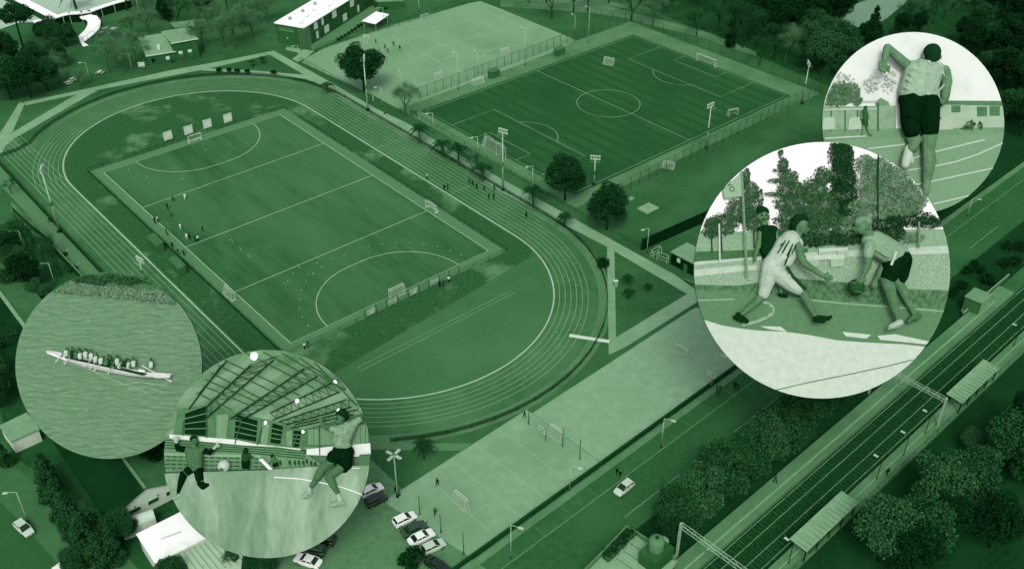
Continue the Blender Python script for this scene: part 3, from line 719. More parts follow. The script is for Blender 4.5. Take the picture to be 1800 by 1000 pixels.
# ------------------------------------------------------------------ fences
def fence(name, label, cat, pts, h, step, post_r, post_m, panel_m, rail_m=None, rails=(1.0,), close=False, base=0, group=None):
    pts = [Vector((p[0], p[1], 0)) for p in pts]
    if close: pts.append(pts[0])
    o = empty(name, pts[0], 0, label, cat, group); org = pts[0]
    pos = []
    acc = 0.0; nxt = 0.0
    for a, b in zip(pts, pts[1:]):
        L_ = (b-a).length
        while nxt <= acc+L_+1e-6:
            pos.append(a.lerp(b, (nxt-acc)/L_)-org); nxt += step
        acc += L_
    if (pos[-1]+org-pts[-1]).length > .6: pos.append(pts[-1]-org)
    pm = MB().tube((0, 0, 0), (0, 0, h+.12), post_r, post_r, 5).mesh('post'); pm.materials.append(MATS[post_m])
    for q in pos: put('post', pm, o, q)
    for a, b in zip(pos, pos[1:]):
        MB().quad((a.x, a.y, .03+base), (b.x, b.y, .03+base), (b.x, b.y, h), (a.x, a.y, h)).build('mesh_panel', panel_m, o)
    if rail_m:
        for f in rails:
            m = MB()
            for a, b in zip(pos, pos[1:]): m.tube((a.x, a.y, h*f), (b.x, b.y, h*f), .05, .05, 4, cap=False)
            m.build('rail', rail_m, o)
    if base:
        m = MB()
        for a, b in zip(pos, pos[1:]):
            d = (b-a).normalized(); n = Vector((-d.y, d.x, 0))*.12
            m.prism([a-n, b-n, b+n, a+n], 0, base)
        m.build('plinth', 'dark_wall', o)
    return o
r = TRR+11.4
fp = [G(2, 276), G(50, 259), G(62, 242), G(88, 220)]+[T(r*math.cos(t), TRH+r*math.sin(t)) for t in [math.pi*.70-math.pi*.70*k/36 for k in range(37)]]+[T(r*math.cos(t), -TRH+r*math.sin(t)) for t in [-math.pi*.70*k/30 for k in range(31)]]
fence('track_fence', 'low dark fence curving round the outside of the running track', 'fence', fp, 1.0, 4.6, .07, 'steel_dark', 'net_dark', 'steel_dark', (1.0, .5))
a_, b_, c_, d_ = Hk(-hw-2.9, hl+3), Hk(hw+3, hl+3), Hk(hw+3, -hl-2.9), Hk(-hw-2.9, -hl-2.9)
fence('pitch_fence', 'low mesh fence along the far long side and goal end of the hockey pitch', 'fence', [a_, b_, c_], 1.0, 4.2, .05, 'steel_dark', 'net_thin', 'steel_dark', (1.0,))
fence('pitch_fence', 'low mesh fence on a dark plinth along the dugout side of the hockey pitch', 'fence', [a_, d_], 1.0, 4.2, .05, 'steel_dark', 'net_thin', 'steel_mid', (1.0,), base=.35)
q1, q2 = d_.lerp(c_, .33), d_.lerp(c_, .76)
fence('pitch_fence', 'low mesh fence by the bend apron, hockey corner nearest the dugouts', 'fence', [d_, q1], 1.0, 4.2, .05, 'steel_dark', 'net_thin', 'steel_mid')
fence('pitch_fence', 'low mesh fence by the bend apron at the hockey corner facing the track', 'fence', [q2, c_], 1.0, 4.2, .05, 'steel_dark', 'net_thin', 'steel_mid')
o = fence('pitch_fence', 'taller panelled fence with hanging banners behind the hockey goal by the apron', 'fence', [q1, q2], 2.2, (q2-q1).length/9.001, .07, 'steel_dark', 'net_green', 'steel_mid', (1.0, .04))
dirx = (q2-q1).normalized(); nrm = Vector((dirx.y, -dirx.x, 0))
def text_obj(txt, size, mat, loc, rot, parent=None, name='lettering'):
    cu = bpy.data.curves.new(name, 'FONT'); cu.body = txt; cu.size = size; cu.extrude = .01; cu.align_x = 'CENTER'; cu.align_y = 'CENTER'
    t = bpy.data.objects.new(name, cu); C.objects.link(t)
    dg = bpy.context.evaluated_depsgraph_get(); me = bpy.data.meshes.new_from_object(t.evaluated_get(dg)); bpy.data.objects.remove(t)
    t = bpy.data.objects.new(name, me); C.objects.link(t); me.materials.clear(); me.materials.append(MATS[mat] if isinstance(mat, str) else mat)
    t.location = loc; t.rotation_euler = rot
    if parent: t.parent = parent
    return t
bw = (q2-q1).length/9
for k in (1, 3, 5, 7):
    p = q1+dirx*bw*(k-.5)+nrm*.08
    bo = empty('hanging_banner', (p.x, p.y, .25), math.atan2(dirx.y, dirx.x), ['pale banner with an arched emblem, by the wall corner end', '', '', ''][0] or None, 'banner', 'banners on the hockey end fence')
    bo['label'] = 'pale printed banner hanging on the panelled fence behind the hockey goal'
    MB().box((0, 0, 1.0), (bw*.86, .05, 1.8)).build('cloth', 'banner_grey', bo)
    if k in (3, 7):
        text_obj('ONE', 1.15, 'white_paint', (0, -.04, 1.05), (math.pi/2, 0, 0), bo)
    else:
        m = MB(); m.box((0, -.04, .45), (bw*.55, .03, .2)); m.box((bw*.1, -.04, .75), (bw*.3, .03, .35)); m.box((0, -.04, 1.2), (bw*.7, .03, .18)); m.box((bw*.2, -.04, 1.45), (bw*.3, .03, .14)); m.build('emblem', 'white_paint', bo)
# football and court fences
fence('court_fence', 'tall mesh fence with dark posts between upper courts and football pitch', 'fence', [G(737, 175), G(1012, 71)], 3.6, 3.1, .06, 'steel_dark', 'net_green', 'steel_mid')
fence('field_fence', 'tall mesh fence along the lawn side of the football pitch with dark posts', 'fence', [G(1076, 350), G(1440, 163)], 3.6, 3.4, .06, 'steel_dark', 'net_green', 'steel_mid')
fence('field_fence', 'mesh fence behind the far football goal beside the wood', 'fence', [G(1108, 36), G(1440, 163)], 3.0, 5.0, .05, 'steel_dark', 'net_thin', 'steel_mid')
fence('field_fence', 'fence on the lawn strip from the upper court corner to the far road', 'fence', [G(1012, 71), G(1108, 36)], 3.0, 4.0, .05, 'steel_dark', 'net_thin', 'steel_mid')
fence('path_fence', 'mesh fence along the main path behind the near football goal', 'fence', [G(741, 210), G(880, 293), G(1012, 374)], 1.2, 5.0, .05, 'steel_dark', 'net_thin', 'steel_mid')
fence('path_fence', 'low fence beside the main path along the lawn with two round trees', 'fence', [G(1012, 374), G(1065, 405), G(1126, 437)], 1.0, 4.0, .05, 'steel_dark', 'net_thin', 'steel_dark')
fence('garden_fence', 'dark fence between school garden and the upper court lawn', 'fence', [G(556, 92), G(640, 62), G(700, 47), G(830, 3)], 2.0, 4.2, .05, 'steel_dark', 'net_thin', 'steel_dark')
fence('court_fence', 'fence along the lawn triangle beside the round court tree', 'fence', [G(530, 112), G(600, 150), G(668, 188)], 2.0, 4.2, .05, 'steel_dark', 'net_thin', 'steel_dark')
fence('garden_fence', 'thin wire fence in front of the brick clubhouse and picnic lawn', 'fence', [G(148, 146), G(300, 116), G(480, 74)], 1.6, 6.0, .04, 'steel_dark', 'net_thin', 'steel_dark')
fence('road_fence', 'fence along the far road beyond the upper courts', 'fence', [G(905, 12), G(1000, 16), G(1108, 36)], 1.8, 4.5, .05, 'steel_dark', 'net_thin', 'steel_dark')
# tall near goal screen of the football pitch: a ball-stop net
g0, g1 = G(857, 268), G(888, 290)
fence('ball_net', 'tall ball-stop net on pale posts behind the near football goal', 'net', [G(853, 262), G(889, 288)], 4.6, 5.5, .09, 'steel_pale', 'net_thin', 'steel_pale')
# windbreak by the shed
p0, p1 = G(1128, 440), G(1330, 350)
m = MB(); d = (p1-p0).normalized(); n = Vector((-d.y, d.x, 0))*.1
o = empty('windbreak', p0, 0, 'long dark windbreak wall across the lawn beside the small shed', 'wall')
MB().prism([p0-p0-n, p1-p0-n, p1-p0+n, p0-p0+n], 0, 3.0).build('screen', 'wall_dark', o)
for k in range(12):
    q = (p1-p0)*k/11+n*2; MB().tube((q.x, q.y, 0), (q.x, q.y, 3.2), .07, .07, 5).build('post', 'steel_dark', o)
# low walls
def wall(name, label, pts, h, t, mat, cap=None):
    pts = [Vector(p) for p in pts]; o = empty(name, pts[0], 0, label, 'wall'); m = MB(); c = MB()
    for a, b in zip(pts, pts[1:]):
        d = (b-a).normalized(); n = Vector((-d.y, d.x, 0))*t/2; q = pts[0]
        m.prism([a-n-q, b-n-q, b+n-q, a+n-q], 0, h); c.prism([a-n*1.3-q, b-n*1.3-q, b+n*1.3-q, a+n*1.3-q], h+.002, h+.09)
    m.build('wall_body', mat, o); c.build('coping', cap or mat, o); return o
wall('side_wall', 'long low dark wall along the outer edge of the sprint straight', [G(-14, 275), G(88, 385), G(176, 478), G(280, 600)], 1.0, .3, 'dark_wall')
wall('terrace_wall', 'dark retaining wall of the pale terrace behind the track side wall', [G(24, 372), G(60, 405), G(92, 430)], 1.6, .25, 'dark_wall', 'turf_edge')
wall('terrace_wall', 'dark retaining wall beside the two dark machines near the waterside picture', [G(98, 444), G(140, 488), G(170, 520)], 1.8, .25, 'dark_wall', 'turf_edge')
wall('court_wall', 'low dark wall between lower courts and street kerb', [RP(SN, oC1-.45), RP(SF-60, oC1-.45)], .8, .3, 'dark_wall')
wall('platform_wall', 'low pale wall behind the platform hut at the street side', [RP(along(1650, 540), pLl+.3), RP(along(1725, 470), pLl+.3)], 1.2, .2, 'steel_mid', 'platform_edge')

# ------------------------------------------------------------------ goals
def goal(c, az, w, h, dp, label, cat='goal', r_=.055, group=None, board=False, net='net_pale', name='goal'):
    """opening looks along az"""
    o = empty(name, c, az, label, cat, group)
    for s in (-1, 1): MB().tube((0, s*w/2, 0), (0, s*w/2, h), r_, r_, 6).build('post', 'white_paint', o)
    MB().tube((0, -w/2, h), (0, w/2, h), r_, r_, 6).build('crossbar', 'white_paint', o)
    m = MB(); t = dp*.45
    for s in (-1, 1): m.path([(0, s*w/2, h), (-t, s*w/2, h*.98), (-dp, s*w/2, .05), (0, s*w/2, .05)], r_*.7, 4)
    m.tube((-dp, -w/2, .05), (-dp, w/2, .05), r_*.7, r_*.7, 4); m.tube((-t, -w/2, h*.98), (-t, w/2, h*.98), r_*.7, r_*.7, 4); m.build('back_frame', 'white_paint', o)
    nm = MB(); nm.quad((0, -w/2, h), (0, w/2, h), (-t, w/2, h*.98), (-t, -w/2, h*.98)); nm.quad((-t, -w/2, h*.98), (-t, w/2, h*.98), (-dp, w/2, .05), (-dp, -w/2, .05))
    for s in (-1, 1): nm.quad((0, s*w/2, 0), (0, s*w/2, h), (-t, s*w/2, h*.98), (-dp, s*w/2, .05))
    nm.build('net', net, o)
    if board:
        MB().box((-dp*.9, 0, .25), (.08, w, .46)).build('backboard', 'white_paint', o)
        for s in (-1, 1): MB().box((-dp*.45, s*w/2, .25), (dp*.9, .06, .46)).build('sideboard', 'white_paint', o)
    return o
goal(Hk(0, hl+.15), HA-math.pi/2, 3.66, 2.14, 1.2, 'white hockey goal in front of the four pale boards', board=True)
goal(Hk(0, -hl-.15), HA+math.pi/2, 3.66, 2.14, 1.2, 'white hockey goal in front of the panelled banner fence', board=True)
goal(Hk(hw+.6, -hl/2-.5), HA+math.pi, 3.66, 2.14, 1.2, 'white hockey goal on the far long side by the running track', board=True)
goal(Hk(-hw-1.2, -hl/2-1), HA, 3.66, 2.14, 1.2, 'white hockey goal on the dugout side at the quarter line', board=True)
goal(Fb(fl+.1, 0), FA+math.pi, 7.32, 2.44, 1.6, 'large white football goal at the far end beside the wood', name='football_goal')
goal(Fb(-fl-.1, 0), FA, 7.32, 2.44, 1.6, 'large white football goal at the near end in front of the ball-stop net', name='football_goal')
goal(G(1071, 112), FA+.4, 3.2, 2.0, 1.4, 'small movable goal standing on the football pitch off the halfway line', name='training_goal')
goal(G(1289, 204), FA-1.9, 3.0, 2.0, 1.4, 'small movable goal at the long side of the football pitch', name='training_goal')
goal(G(1176, 292), FA+.5, 3.0, 1.4, 1.6, 'small pale frame lying behind the long side fence on the lawn', name='training_goal')
goal(G(646, 73), .71, 3.0, 2.0, 1.0, 'red-and-white style small goal beside the school garden end of the upper court', name='court_goal')['label'] = 'small goal at the school garden end of the upper court by two players'
goal(G(747, 36), .71-math.pi/2, 3.0, 2.0, 1.0, 'small white goal at the top edge of the upper court', name='court_goal')
goal(G(770, 138), .71+math.pi/2, 3.0, 2.0, 1.0, 'small white goal on the upper court beside the tall court fence posts', name='court_goal')
goal(G(886, 96), .71+math.pi/2, 3.0, 2.0, 1.0, 'small white goal on the upper court next to the tall twin post', name='court_goal')
goal(G(838, 146), .71+math.pi/2, 4.0, 1.6, 1.2, 'low white movable goal on the strip outside the court fence', name='training_goal')
sc = RP(s0+6.4, lerp(oC1, oC0, .5)); goal((sc.x, sc.y, .06), RA, 3.0, 2.0, 1.0, 'white futsal goal on the near court slab by the car park', name='court_goal')
sc = RP(along(980, 766), off((980, 766))); goal((sc.x, sc.y, .07), RA, 3.0, 2.0, 1.0, 'white futsal goal on the far court slab beside the basketball hoop', name='court_goal')
sc = RP(along(1196, 625), off((1196, 625))); goal((sc.x, sc.y, .07), RA+math.pi, 3.0, 2.0, 1.0, 'white futsal goal in the middle of the far court slab', name='court_goal')
def hoop(px, az, label):
    b = G(*px); o = empty('basketball_hoop', (b.x, b.y, .06), az, label, 'basketball hoop')
    MB().tube((0, 0, 0), (0, 0, 3.0), .09, .07, 6).build('post', 'steel_mid', o); MB().path([(0, 0, 2.9), (.9, 0, 3.1)], .05).build('arm', 'steel_mid', o)
    m = MB(); m.box((.95, 0, 3.3), (.04, 1.8, 1.05)); m.build('backboard', 'net_pale', o)
    m = MB()
    for y, z, sy, sz in ((0, 3.84, 1.86, .07), (0, 2.78, 1.86, .07), (-.9, 3.3, .07, 1.05), (.9, 3.3, .07, 1.05)): m.box((.97, y, z), (.05, sy, sz))
    m.build('board_frame', 'white_paint', o)
    m = MB(); m.path([(1.2+.23*math.cos(t), .23*math.sin(t), 3.05) for t in [2*math.pi*k/10 for k in range(11)]], .02, 4); m.build('ring', 'steel_dark', o)
hoop((959, 775), RA+math.pi, 'basketball hoop on the line where the two court slabs meet')
hoop((1252, 678), RA+math.pi, 'basketball hoop at the street end of the far court slab')
for i, (px, ty) in enumerate((((929, 745), 722), ((989, 784), 751), ((1019, 806), 772), ((738, 903), 872), ((775, 935), 903), ((815, 973), 935), ((703, 870), 840))):
    b = G(*px); h = height(px[0], px[1], ty); o = empty('court_post', b, 0, 'bare dark post on the seam between the two court slabs' if i < 3 else 'bare dark post along the car park edge of the near court', 'post', 'posts on the slab seam' if i < 3 else 'posts by the car park')
    MB().tube((0, 0, 0), (0, 0, h), .09, .07, 6).build('shaft', 'steel_mid', o); MB().lathe((0, 0, 0), [(.18, 0), (.18, .12), (.1, .16)], 8).build('foot', 'steel_dark', o)

# ------------------------------------------------------------------ small site furniture
for i, (x, y) in enumerate(((297, 248), (333, 238), (366, 227), (402, 217))):
    b = G(x, y); h = height(x, y, y-17); o = empty('display_panel', b, HA, 'square pale panel on two posts in the row behind the hockey goal', 'panel', 'panels behind the hockey goal')
    MB().box((0, 0, h*.56), (2.5, .08, h*.86)).build('panel', 'banner_white', o)
    for s in (-1, 1): MB().tube((s*1.15, .08, 0), (s*1.15, .08, h), .05, .05, 5).build('post', 'steel_dark', o)
    m = MB(); m.box((0, -.05, h*.56), (1.9, .02, h*.5)); m.build('print', 'window_blind', o)
def dugout(px, az, L_, label):
    b = G(*px); o = empty('dugout', b, az, label, 'dugout')
    MB().box((0, -.75, 1.1), (L_, .08, 2.2)).build('back_wall', 'steel_mid', o)
    for s in (-1, 1): MB().box((s*L_/2, 0, 1.1), (.08, 1.5, 2.2)).build('side_wall', 'steel_mid', o)
    MB().add([(-L_/2-.1, -.9, 2.1), (L_/2+.1, -.9, 2.1), (L_/2+.1, .9, 2.45), (-L_/2-.1, .9, 2.45), (-L_/2-.1, -.9, 2.2), (L_/2+.1, -.9, 2.2), (L_/2+.1, .9, 2.55), (-L_/2-.1, .9, 2.55)], [(3, 2, 1, 0), (4, 5, 6, 7), (0, 1, 5, 4), (1, 2, 6, 5), (2, 3, 7, 6), (3, 0, 4, 7)]).build('roof', 'roof_green', o)
    MB().box((0, -.4, .45), (L_-.3, .4, .08)).build('bench', 'steel_dark', o)
dugout((276, 436), HA-math.pi/2, 5.0, 'dark roofed dugout at the fence where players gather on the hockey pitch')
dugout((314, 476), HA-math.pi/2, 5.0, 'dark roofed dugout nearer the side hockey goal')
dugout((868, 136), FA, 3.4, 'small team shelter on the court strip beside the white movable goal')
dugout((983, 97), FA, 3.4, 'small team shelter on the court strip near the tall pole')
def slab(px, sz, label, name='concrete_slab'):
    b = G(*px); o = empty(name, b, .72, label, 'slab'); MB().box((0, 0, .12), (sz, sz*.8, .24)).build('top', 'concrete', o); MB().box((sz*.1, .1, .27), (sz*.3, sz*.12, .06)).build('hatch', 'upper_court', o)
slab((1139, 367), 4.2, 'large pale concrete slab on the lawn beside the round tree'); slab((1108, 350), 1.5, 'small pale concrete slab on the lawn by the fence')
def rack(px, az, label):
    b = G(*px); o = empty('metal_rack', b, az, label, 'rack')
    for s in (-1, 1):
        MB().path([(s*1.3, 0, 0), (s*1.3, 0, 1.9), (s*1.3, -.8, 1.5), (s*1.3, -.8, 0)], .07, 5).build('side_frame', 'steel_pale', o)
    for z in (.1, .9, 1.85): MB().tube((-1.3, 0, z), (1.3, 0, z), .06, .06, 5).build('bar', 'steel_pale', o)
rack((1151, 448), .7, 'pale metal frame rack beside the lamp post at the windbreak'); rack((1166, 458), -.7, 'pale metal frame rack standing close to the small shed')
b = G(726, 205); o = empty('notice_stand', b, -.5, 'dark framed notice stand beside the bare tree at the path', 'notice stand')
MB().box((0, 0, 1.4), (2.6, .08, 1.1)).build('panel', 'steel_mid', o)
for s in (-1, 1): MB().tube((s*1.3, 0, 0), (s*1.3, 0, 2.0), .07, .07, 5).build('post', 'steel_pale' if s < 0 else 'steel_dark', o)
b = G(656, 178); MBo = MB().box((0, 0, .9), (.3, .3, 1.8)); o = empty('marker_post', b, 0, 'short white marker post beside the floodlight at the court tree', 'post'); MBo.build('shaft', 'white_paint', o); MB().box((0, 0, 1.85), (.36, .36, .1)).build('cap', 'steel_mid', o)
b = G(250, 121); o = empty('white_sign', b, .1, 'square white sign board on the picnic lawn before the clubhouse', 'sign')
MB().box((0, 0, 1.3), (2.0, .1, 1.6)).build('board', 'banner_white', o)
for s in (-1, 1): MB().tube((s*.8, .1, 0), (s*.8, .1, 2.0), .06, .06, 5).build('post', 'steel_dark', o)
def table(px, label, grp):
    b = G(*px); o = empty('picnic_table', b, R.uniform(0, 1.5), label, 'picnic table', grp)
    MB().box((0, 0, .75), (2.0, 1.0, .08)).build('top', 'white_paint', o)
    for s in (-1, 1):
        MB().box((0, s*.95, .45), (2.0, .3, .07)).build('bench', 'white_paint', o); MB().box((s*.7, 0, .37), (.1, 1.8, .7)).build('leg', 'steel_mid', o)
for p in ((186, 53), (197, 55), (181, 60), (191, 61), (202, 53)): table(p, 'white picnic table on the grass beside the curved ramp', 'picnic tables by the ramp')
for p in ((176, 130), (128, 142), (120, 148)): table(p, 'white picnic table on the lawn in front of the bare trees', 'picnic tables on the front lawn')
for p, l in (((112, 450), 'dark squat machine on the terrace near the retaining wall end'), ((130, 475), 'dark squat machine on the terrace above the waterside picture')):
    b = G(*p); o = empty('roller_machine', b, .8, l, 'machine'); MB().box((0, 0, .5), (1.6, .9, .6)).build('body', 'steel_dark', o); MB().tube((-.9, -.5, .35), (-.9, .5, .35), .35, .35, 10).build('roller', 'steel_dark', o); MB().path([(.8, 0, .8), (1.5, 0, 1.3)], .05).build('handle', 'steel_pale', o)
b = G(1036, 596); o = empty('plank_bridge', b, -.25, 'pale plank laid across the track verge near the crossing path', 'plank'); MB().box((0, 0, .18), (8.2, .9, .12)).build('board', 'window_blind', o); MB().box((-3, 0, .07), (.3, .9, .14)).build('bearer', 'steel_mid', o); MB().box((3, 0, .07), (.3, .9, .14)).build('bearer', 'steel_mid', o)
for i, (x, y) in enumerate([(448+34*k, y) for k, y in enumerate(())]): pass
cones = [(525, 470), (515, 480), (506, 494), (542, 482), (500, 498), (558, 463), (583, 456), (605, 449), (648, 433), (672, 429), (696, 427), (721, 427), (745, 429), (769, 433), (791, 440), (811, 448), (566, 469), (550, 481), (538, 495), (530, 510), (526, 526), (526, 542), (531, 557), (541, 572),
         (405, 422), (409, 425), (422, 436), (424, 439), (436, 449), (439, 451), (18, 278), (27, 275), (36, 272), (44, 270), (52, 268), (60, 266), (226, 299), (258, 311), (277, 314), (320, 315), (362, 264)]
me = MB().lathe((0, 0, 0), [(.15, 0), (.15, .03), (.09, .05), (.03, .16)], 8).mesh('marker_cone'); me.materials.append(M('cone_paint', 176, 8, 2))
for i, (x, y) in enumerate(cones):
    p = G(x, y, .03); o = bpy.data.objects.new('marker_cone', me); C.objects.link(o); o.location = p
    tag(o, 'tiny white marker cone on the turf of the hockey pitch' if not 30 <= i < 36 else 'tiny white marker at the head of the sprint chute', 'cone', 'marker cones on the hockey pitch' if not 30 <= i < 36 else 'markers at the sprint chute')
# ------------------------------------------------------------------ buildings
def slabhouse(name, label, roof_px, z, wall_m, roof_m, cat='building', over=.25, th=.3, z0=0, parapet=0):
    """flat or shed-roofed block whose roof outline was read at height z (or a list of heights)"""
    zs = z if isinstance(z, (list, tuple)) else [z]*len(roof_px)
    P = [G(x, y, zz) for (x, y), zz in zip(roof_px, zs)]
    c = sum((p for p in P), Vector())/len(P); c.z = 0
    if sum((P[i].x*P[(i+1) % len(P)].y-P[(i+1) % len(P)].x*P[i].y) for i in range(len(P))) < 0: P = P[::-1]
    o = empty(name, (c.x, c.y, 0), 0, label, cat); Q = [p-c for p in P]; n = len(Q)
    m = MB(); vs = [(q.x, q.y, z0) for q in Q]+[(q.x, q.y, q.z-th) for q in Q]
    m.add(vs, [tuple(range(n, 2*n))]+[(i, (i+1) % n, n+(i+1) % n, n+i) for i in range(n)]); m.build('wall', wall_m, o)
    def grow(q, d):
        L_ = math.hypot(q.x, q.y); f = (L_+d)/L_; return Vector((q.x*f, q.y*f, q.z))
    E_ = [grow(q, over) for q in Q]
    r_ = MB(); r_.add([(q.x, q.y, q.z-th+.003) for q in E_]+[tuple(q) for q in E_], [tuple(reversed(range(n))), tuple(range(n, 2*n))]+[(i, (i+1) % n, n+(i+1) % n, n+i) for i in range(n)])
    ro = r_.build('roof', roof_m, o)
    return o, Q, c
def window(o, a, b, u0, u1, z0, z1, pane_m, frame_m='steel_mid', proud=.06, name='window'):
    """window on the wall from a to b (local), spanning fractions u0..u1 and heights z0..z1"""
    a = Vector((a.x, a.y, 0)); b = Vector((b.x, b.y, 0)); d = (b-a).normalized(); n = Vector((d.y, -d.x, 0)); L_ = (b-a).length
    c = a+d*L_*(u0+u1)/2; az = math.atan2(d.y, d.x); w = L_*abs(u1-u0)
    f = MB(); f.box((c.x+n.x*proud*.4, c.y+n.y*proud*.4, (z0+z1)/2), (w+.16, proud, z1-z0+.16), az); fo = f.build(name, frame_m, o)
    g = MB(); g.box((c.x+n.x*proud*.8, c.y+n.y*proud*.8, (z0+z1)/2), (w, proud, z1-z0), az); g.build('pane', pane_m, fo)
def edge_of(Q, c, pxa, pxb):
    """pick the wall edge closest to two ground pixels"""
    pa, pb = G(*pxa)-c, G(*pxb)-c
    best = min(range(len(Q)), key=lambda i: (Vector(Q[i][:2])-Vector(pa[:2])).length+(Vector(Q[(i+1) % len(Q)][:2])-Vector(pb[:2])).length)
    return Q[best], Q[(best+1) % len(Q)]
# school with white roof
zs_ = height(538, 84, 48.5)
A0 = G(538, 84); dl = (G(640, 18)-A0).normalized(); dw = Vector((-dl.y, dl.x, 0)); wid = abs((G(484, 78)-A0).dot(dw)); LL = 62
o = empty('school_building', A0, math.atan2(dl.y, dl.x), 'long two-storey brick building with a bright white flat roof beside the upper courts', 'building')
MB().prism([(0, 0), (LL, 0), (LL, wid), (0, wid)], 0, zs_-.3).build('wall', 'brick', o)
ro = MB().prism([(-.3, -.3), (LL+.3, -.3), (LL+.3, wid+.3), (-.3, wid+.3)], zs_-.297, zs_).build('roof', 'roof_white', o)
for k in range(8): MB().box((4+k*7.5, wid*.72, zs_+.45), (.8, .8, .9)).build('chimney', 'steel_pale', ro)
for k in range(10): MB().box((3+k*5.7, wid*(.25+.12*(k % 3)), zs_+.06), (2.2, .5, .1)).build('roof_hatch', 'window_blind', ro)
MB().box((.2, -.02, zs_/2-.16), (6.5, .06, zs_-.34)).build('corner_wall', 'brick_pale', o)
Lx = (G(637, 18)-A0).length
def sx(px_x):
    # fraction along the long wall from a photo column
    best = 0
    for k in range(400):
        q = A0+dl*(Lx*k/300); dd = q-Vector((0, 0, CAMH)); col = PW/2+F*dd.x/dd.dot(FW)
        if col <= px_x: best = Lx*k/300
    return best
def swin(x0, x1, zlo, zhi, m_):
    a, b = sx(x0), sx(x1); fo = MB().box(((a+b)/2, -.03, (zlo+zhi)/2), (b-a+.2, .10, zhi-zlo+.2)).build('window', 'steel_mid', o); MB().box(((a+b)/2, -.07, (zlo+zhi)/2), (b-a, .08, zhi-zlo)).build('pane', m_, fo)
up0, up1, lo0, lo1 = zs_*.56, zs_*.90, zs_*.08, zs_*.44
for x0, x1, w in ((555, 561, 1), (568, 571.5, 1), (572.5, 577, 0), (579.5, 584.5, 0), (586.5, 593.5, 1), (599, 605, 0), (608.5, 614, 0), (617.5, 624, 1), (628, 634, 0), (640, 646, 1), (652, 658, 0)): swin(x0, x1, up0, up1, 'window_blind' if w else 'glass_mid')if 'glass_mid' in MATS else swin(x0, x1, up0, up1, 'window_blind' if w else M('glass_mid', 78, 8, 1, rough=.2, spec=.4))
for x0, x1, w in ((557, 561, 1), (563.5, 567, 0), (571.5, 579, 1), (580.5, 585, 0), (589, 594.5, 0), (597, 600, 0), (603.5, 610.5, 1), (616, 622, 0), (629, 632, 1), (638, 644, 0)): swin(x0, x1, lo0, lo1, 'window_blind' if w else 'glass_mid')
for y, z0_, z1_ in ((wid*.16, zs_*.62, zs_*.86), (wid*.16, zs_*.14, zs_*.38)): 
    fo = MB().box((-.03, y, (z0_+z1_)/2), (.1, 1.0, z1_-z0_)).build('window', 'steel_mid', o); MB().box((-.06, y, (z0_+z1_)/2), (.1, .8, z1_-z0_-.2)).build('pane', 'brick_pale', fo)
MB().box((-.05, wid*.64, zs_*.78), (.06, wid*.5, .35)).build('sign_lettering', 'brick_pale', o); MB().box((-.05, wid*.62, zs_*.68), (.06, wid*.52, .28)).build('sign_lettering', 'banner_grey', o)
MB().box((-.1, wid*.62, zs_*.32), (.25, .4, .4)).build('wall_lamp', 'lamp_head', o)
# ramp/walk along the school and shrub row
struct('school_walk', [A0+dl*2-dw*.5, A0+dl*LL-dw*.5, A0+dl*LL-dw*6, A0+dl*8-dw*5.5, A0-dl*1-dw*3], .04, 'turf_edge')
for k in range(24):
    q = A0+dl*(9+k*2.1)-dw*6.8; tree('shrub%d' % (k % 2), (q.x, q.y, 0), R.uniform(.5, .7), None, 'clipped dark shrub in the row along the school walk', 'shrubs along the school walk', 'shrub', cat='shrub')
# small canopy with white roof in the school garden
o, Q, c = slabhouse('garden_canopy', 'white square canopy roof on posts in the school garden', [(637, 37), (661, 21), (683, 26), (660, 42)], 2.8, 'net_thin', 'roof_white', 'canopy', th=.15)
for q in Q: MB().tube((q.x*.9, q.y*.9, 0), (q.x*.9, q.y*.9, 2.7), .1, .1, 6).build('post', 'white_paint', o)
slabhouse('garden_house', 'pale low building above the school garden fence', [(640, -12), (700, -10), (708, 1), (664, 3)], 3.0, 'brick', 'roof_grey')
# clubhouse
def mono(name, label, fa, fb, dep, hf, hb, wall_m, roof_m, cat='house'):
    A = G(*fa); B = G(*fb); d = (B-A).normalized(); n = Vector((-d.y, d.x, 0)); w = (B-A).length
    o = empty(name, A, math.atan2(d.y, d.x), label, cat)
    MB().add([(0, 0, 0), (w, 0, 0), (w, dep, 0), (0, dep, 0), (0, 0, hf), (w, 0, hf), (w, dep, hb), (0, dep, hb)], [(4, 5, 6, 7), (0, 1, 5, 4), (1, 2, 6, 5), (2, 3, 7, 6), (3, 0, 4, 7)]).build('wall', wall_m, o)
    sl = (hb-hf)/dep
    e = .4; ro = MB().add([(-e, -e, hf-e*sl+.03), (w+e, -e, hf-e*sl+.03), (w+e, dep+e, hb+e*sl+.03), (-e, dep+e, hb+e*sl+.03), (-e, -e, hf-e*sl+.28), (w+e, -e, hf-e*sl+.28), (w+e, dep+e, hb+e*sl+.28), (-e, dep+e, hb+e*sl+.28)], [(3, 2, 1, 0), (4, 5, 6, 7), (0, 1, 5, 4), (1, 2, 6, 5), (2, 3, 7, 6), (3, 0, 4, 7)]).build('roof', roof_m, o)
    MB().box((w/2, -e-.02, hf-e*sl+.15), (w+2*e+.05, .08, .3)).build('fascia', 'window_blind', ro)
    return o, w, ro
o, w, ro = mono('clubhouse_wing', 'taller brick clubhouse wing with pale tilted roof and white window panels', (309, 110), (352, 102), 14, 6.2, 5.0, 'brick', 'roof_mid')
for x in (.18, .56):
    fo = MB().box((w*x+.6, -.03, 2.7), (1.4, .1, 3.6)).build('window', 'steel_mid', o); MB().box((w*x+.6, -.07, 2.9), (1.2, .1, .9)).build('pane', 'window_blind', fo); MB().box((w*x+.6, -.07, 4.0), (1.2, .1, .8)).build('pane', 'glass_mid', fo)
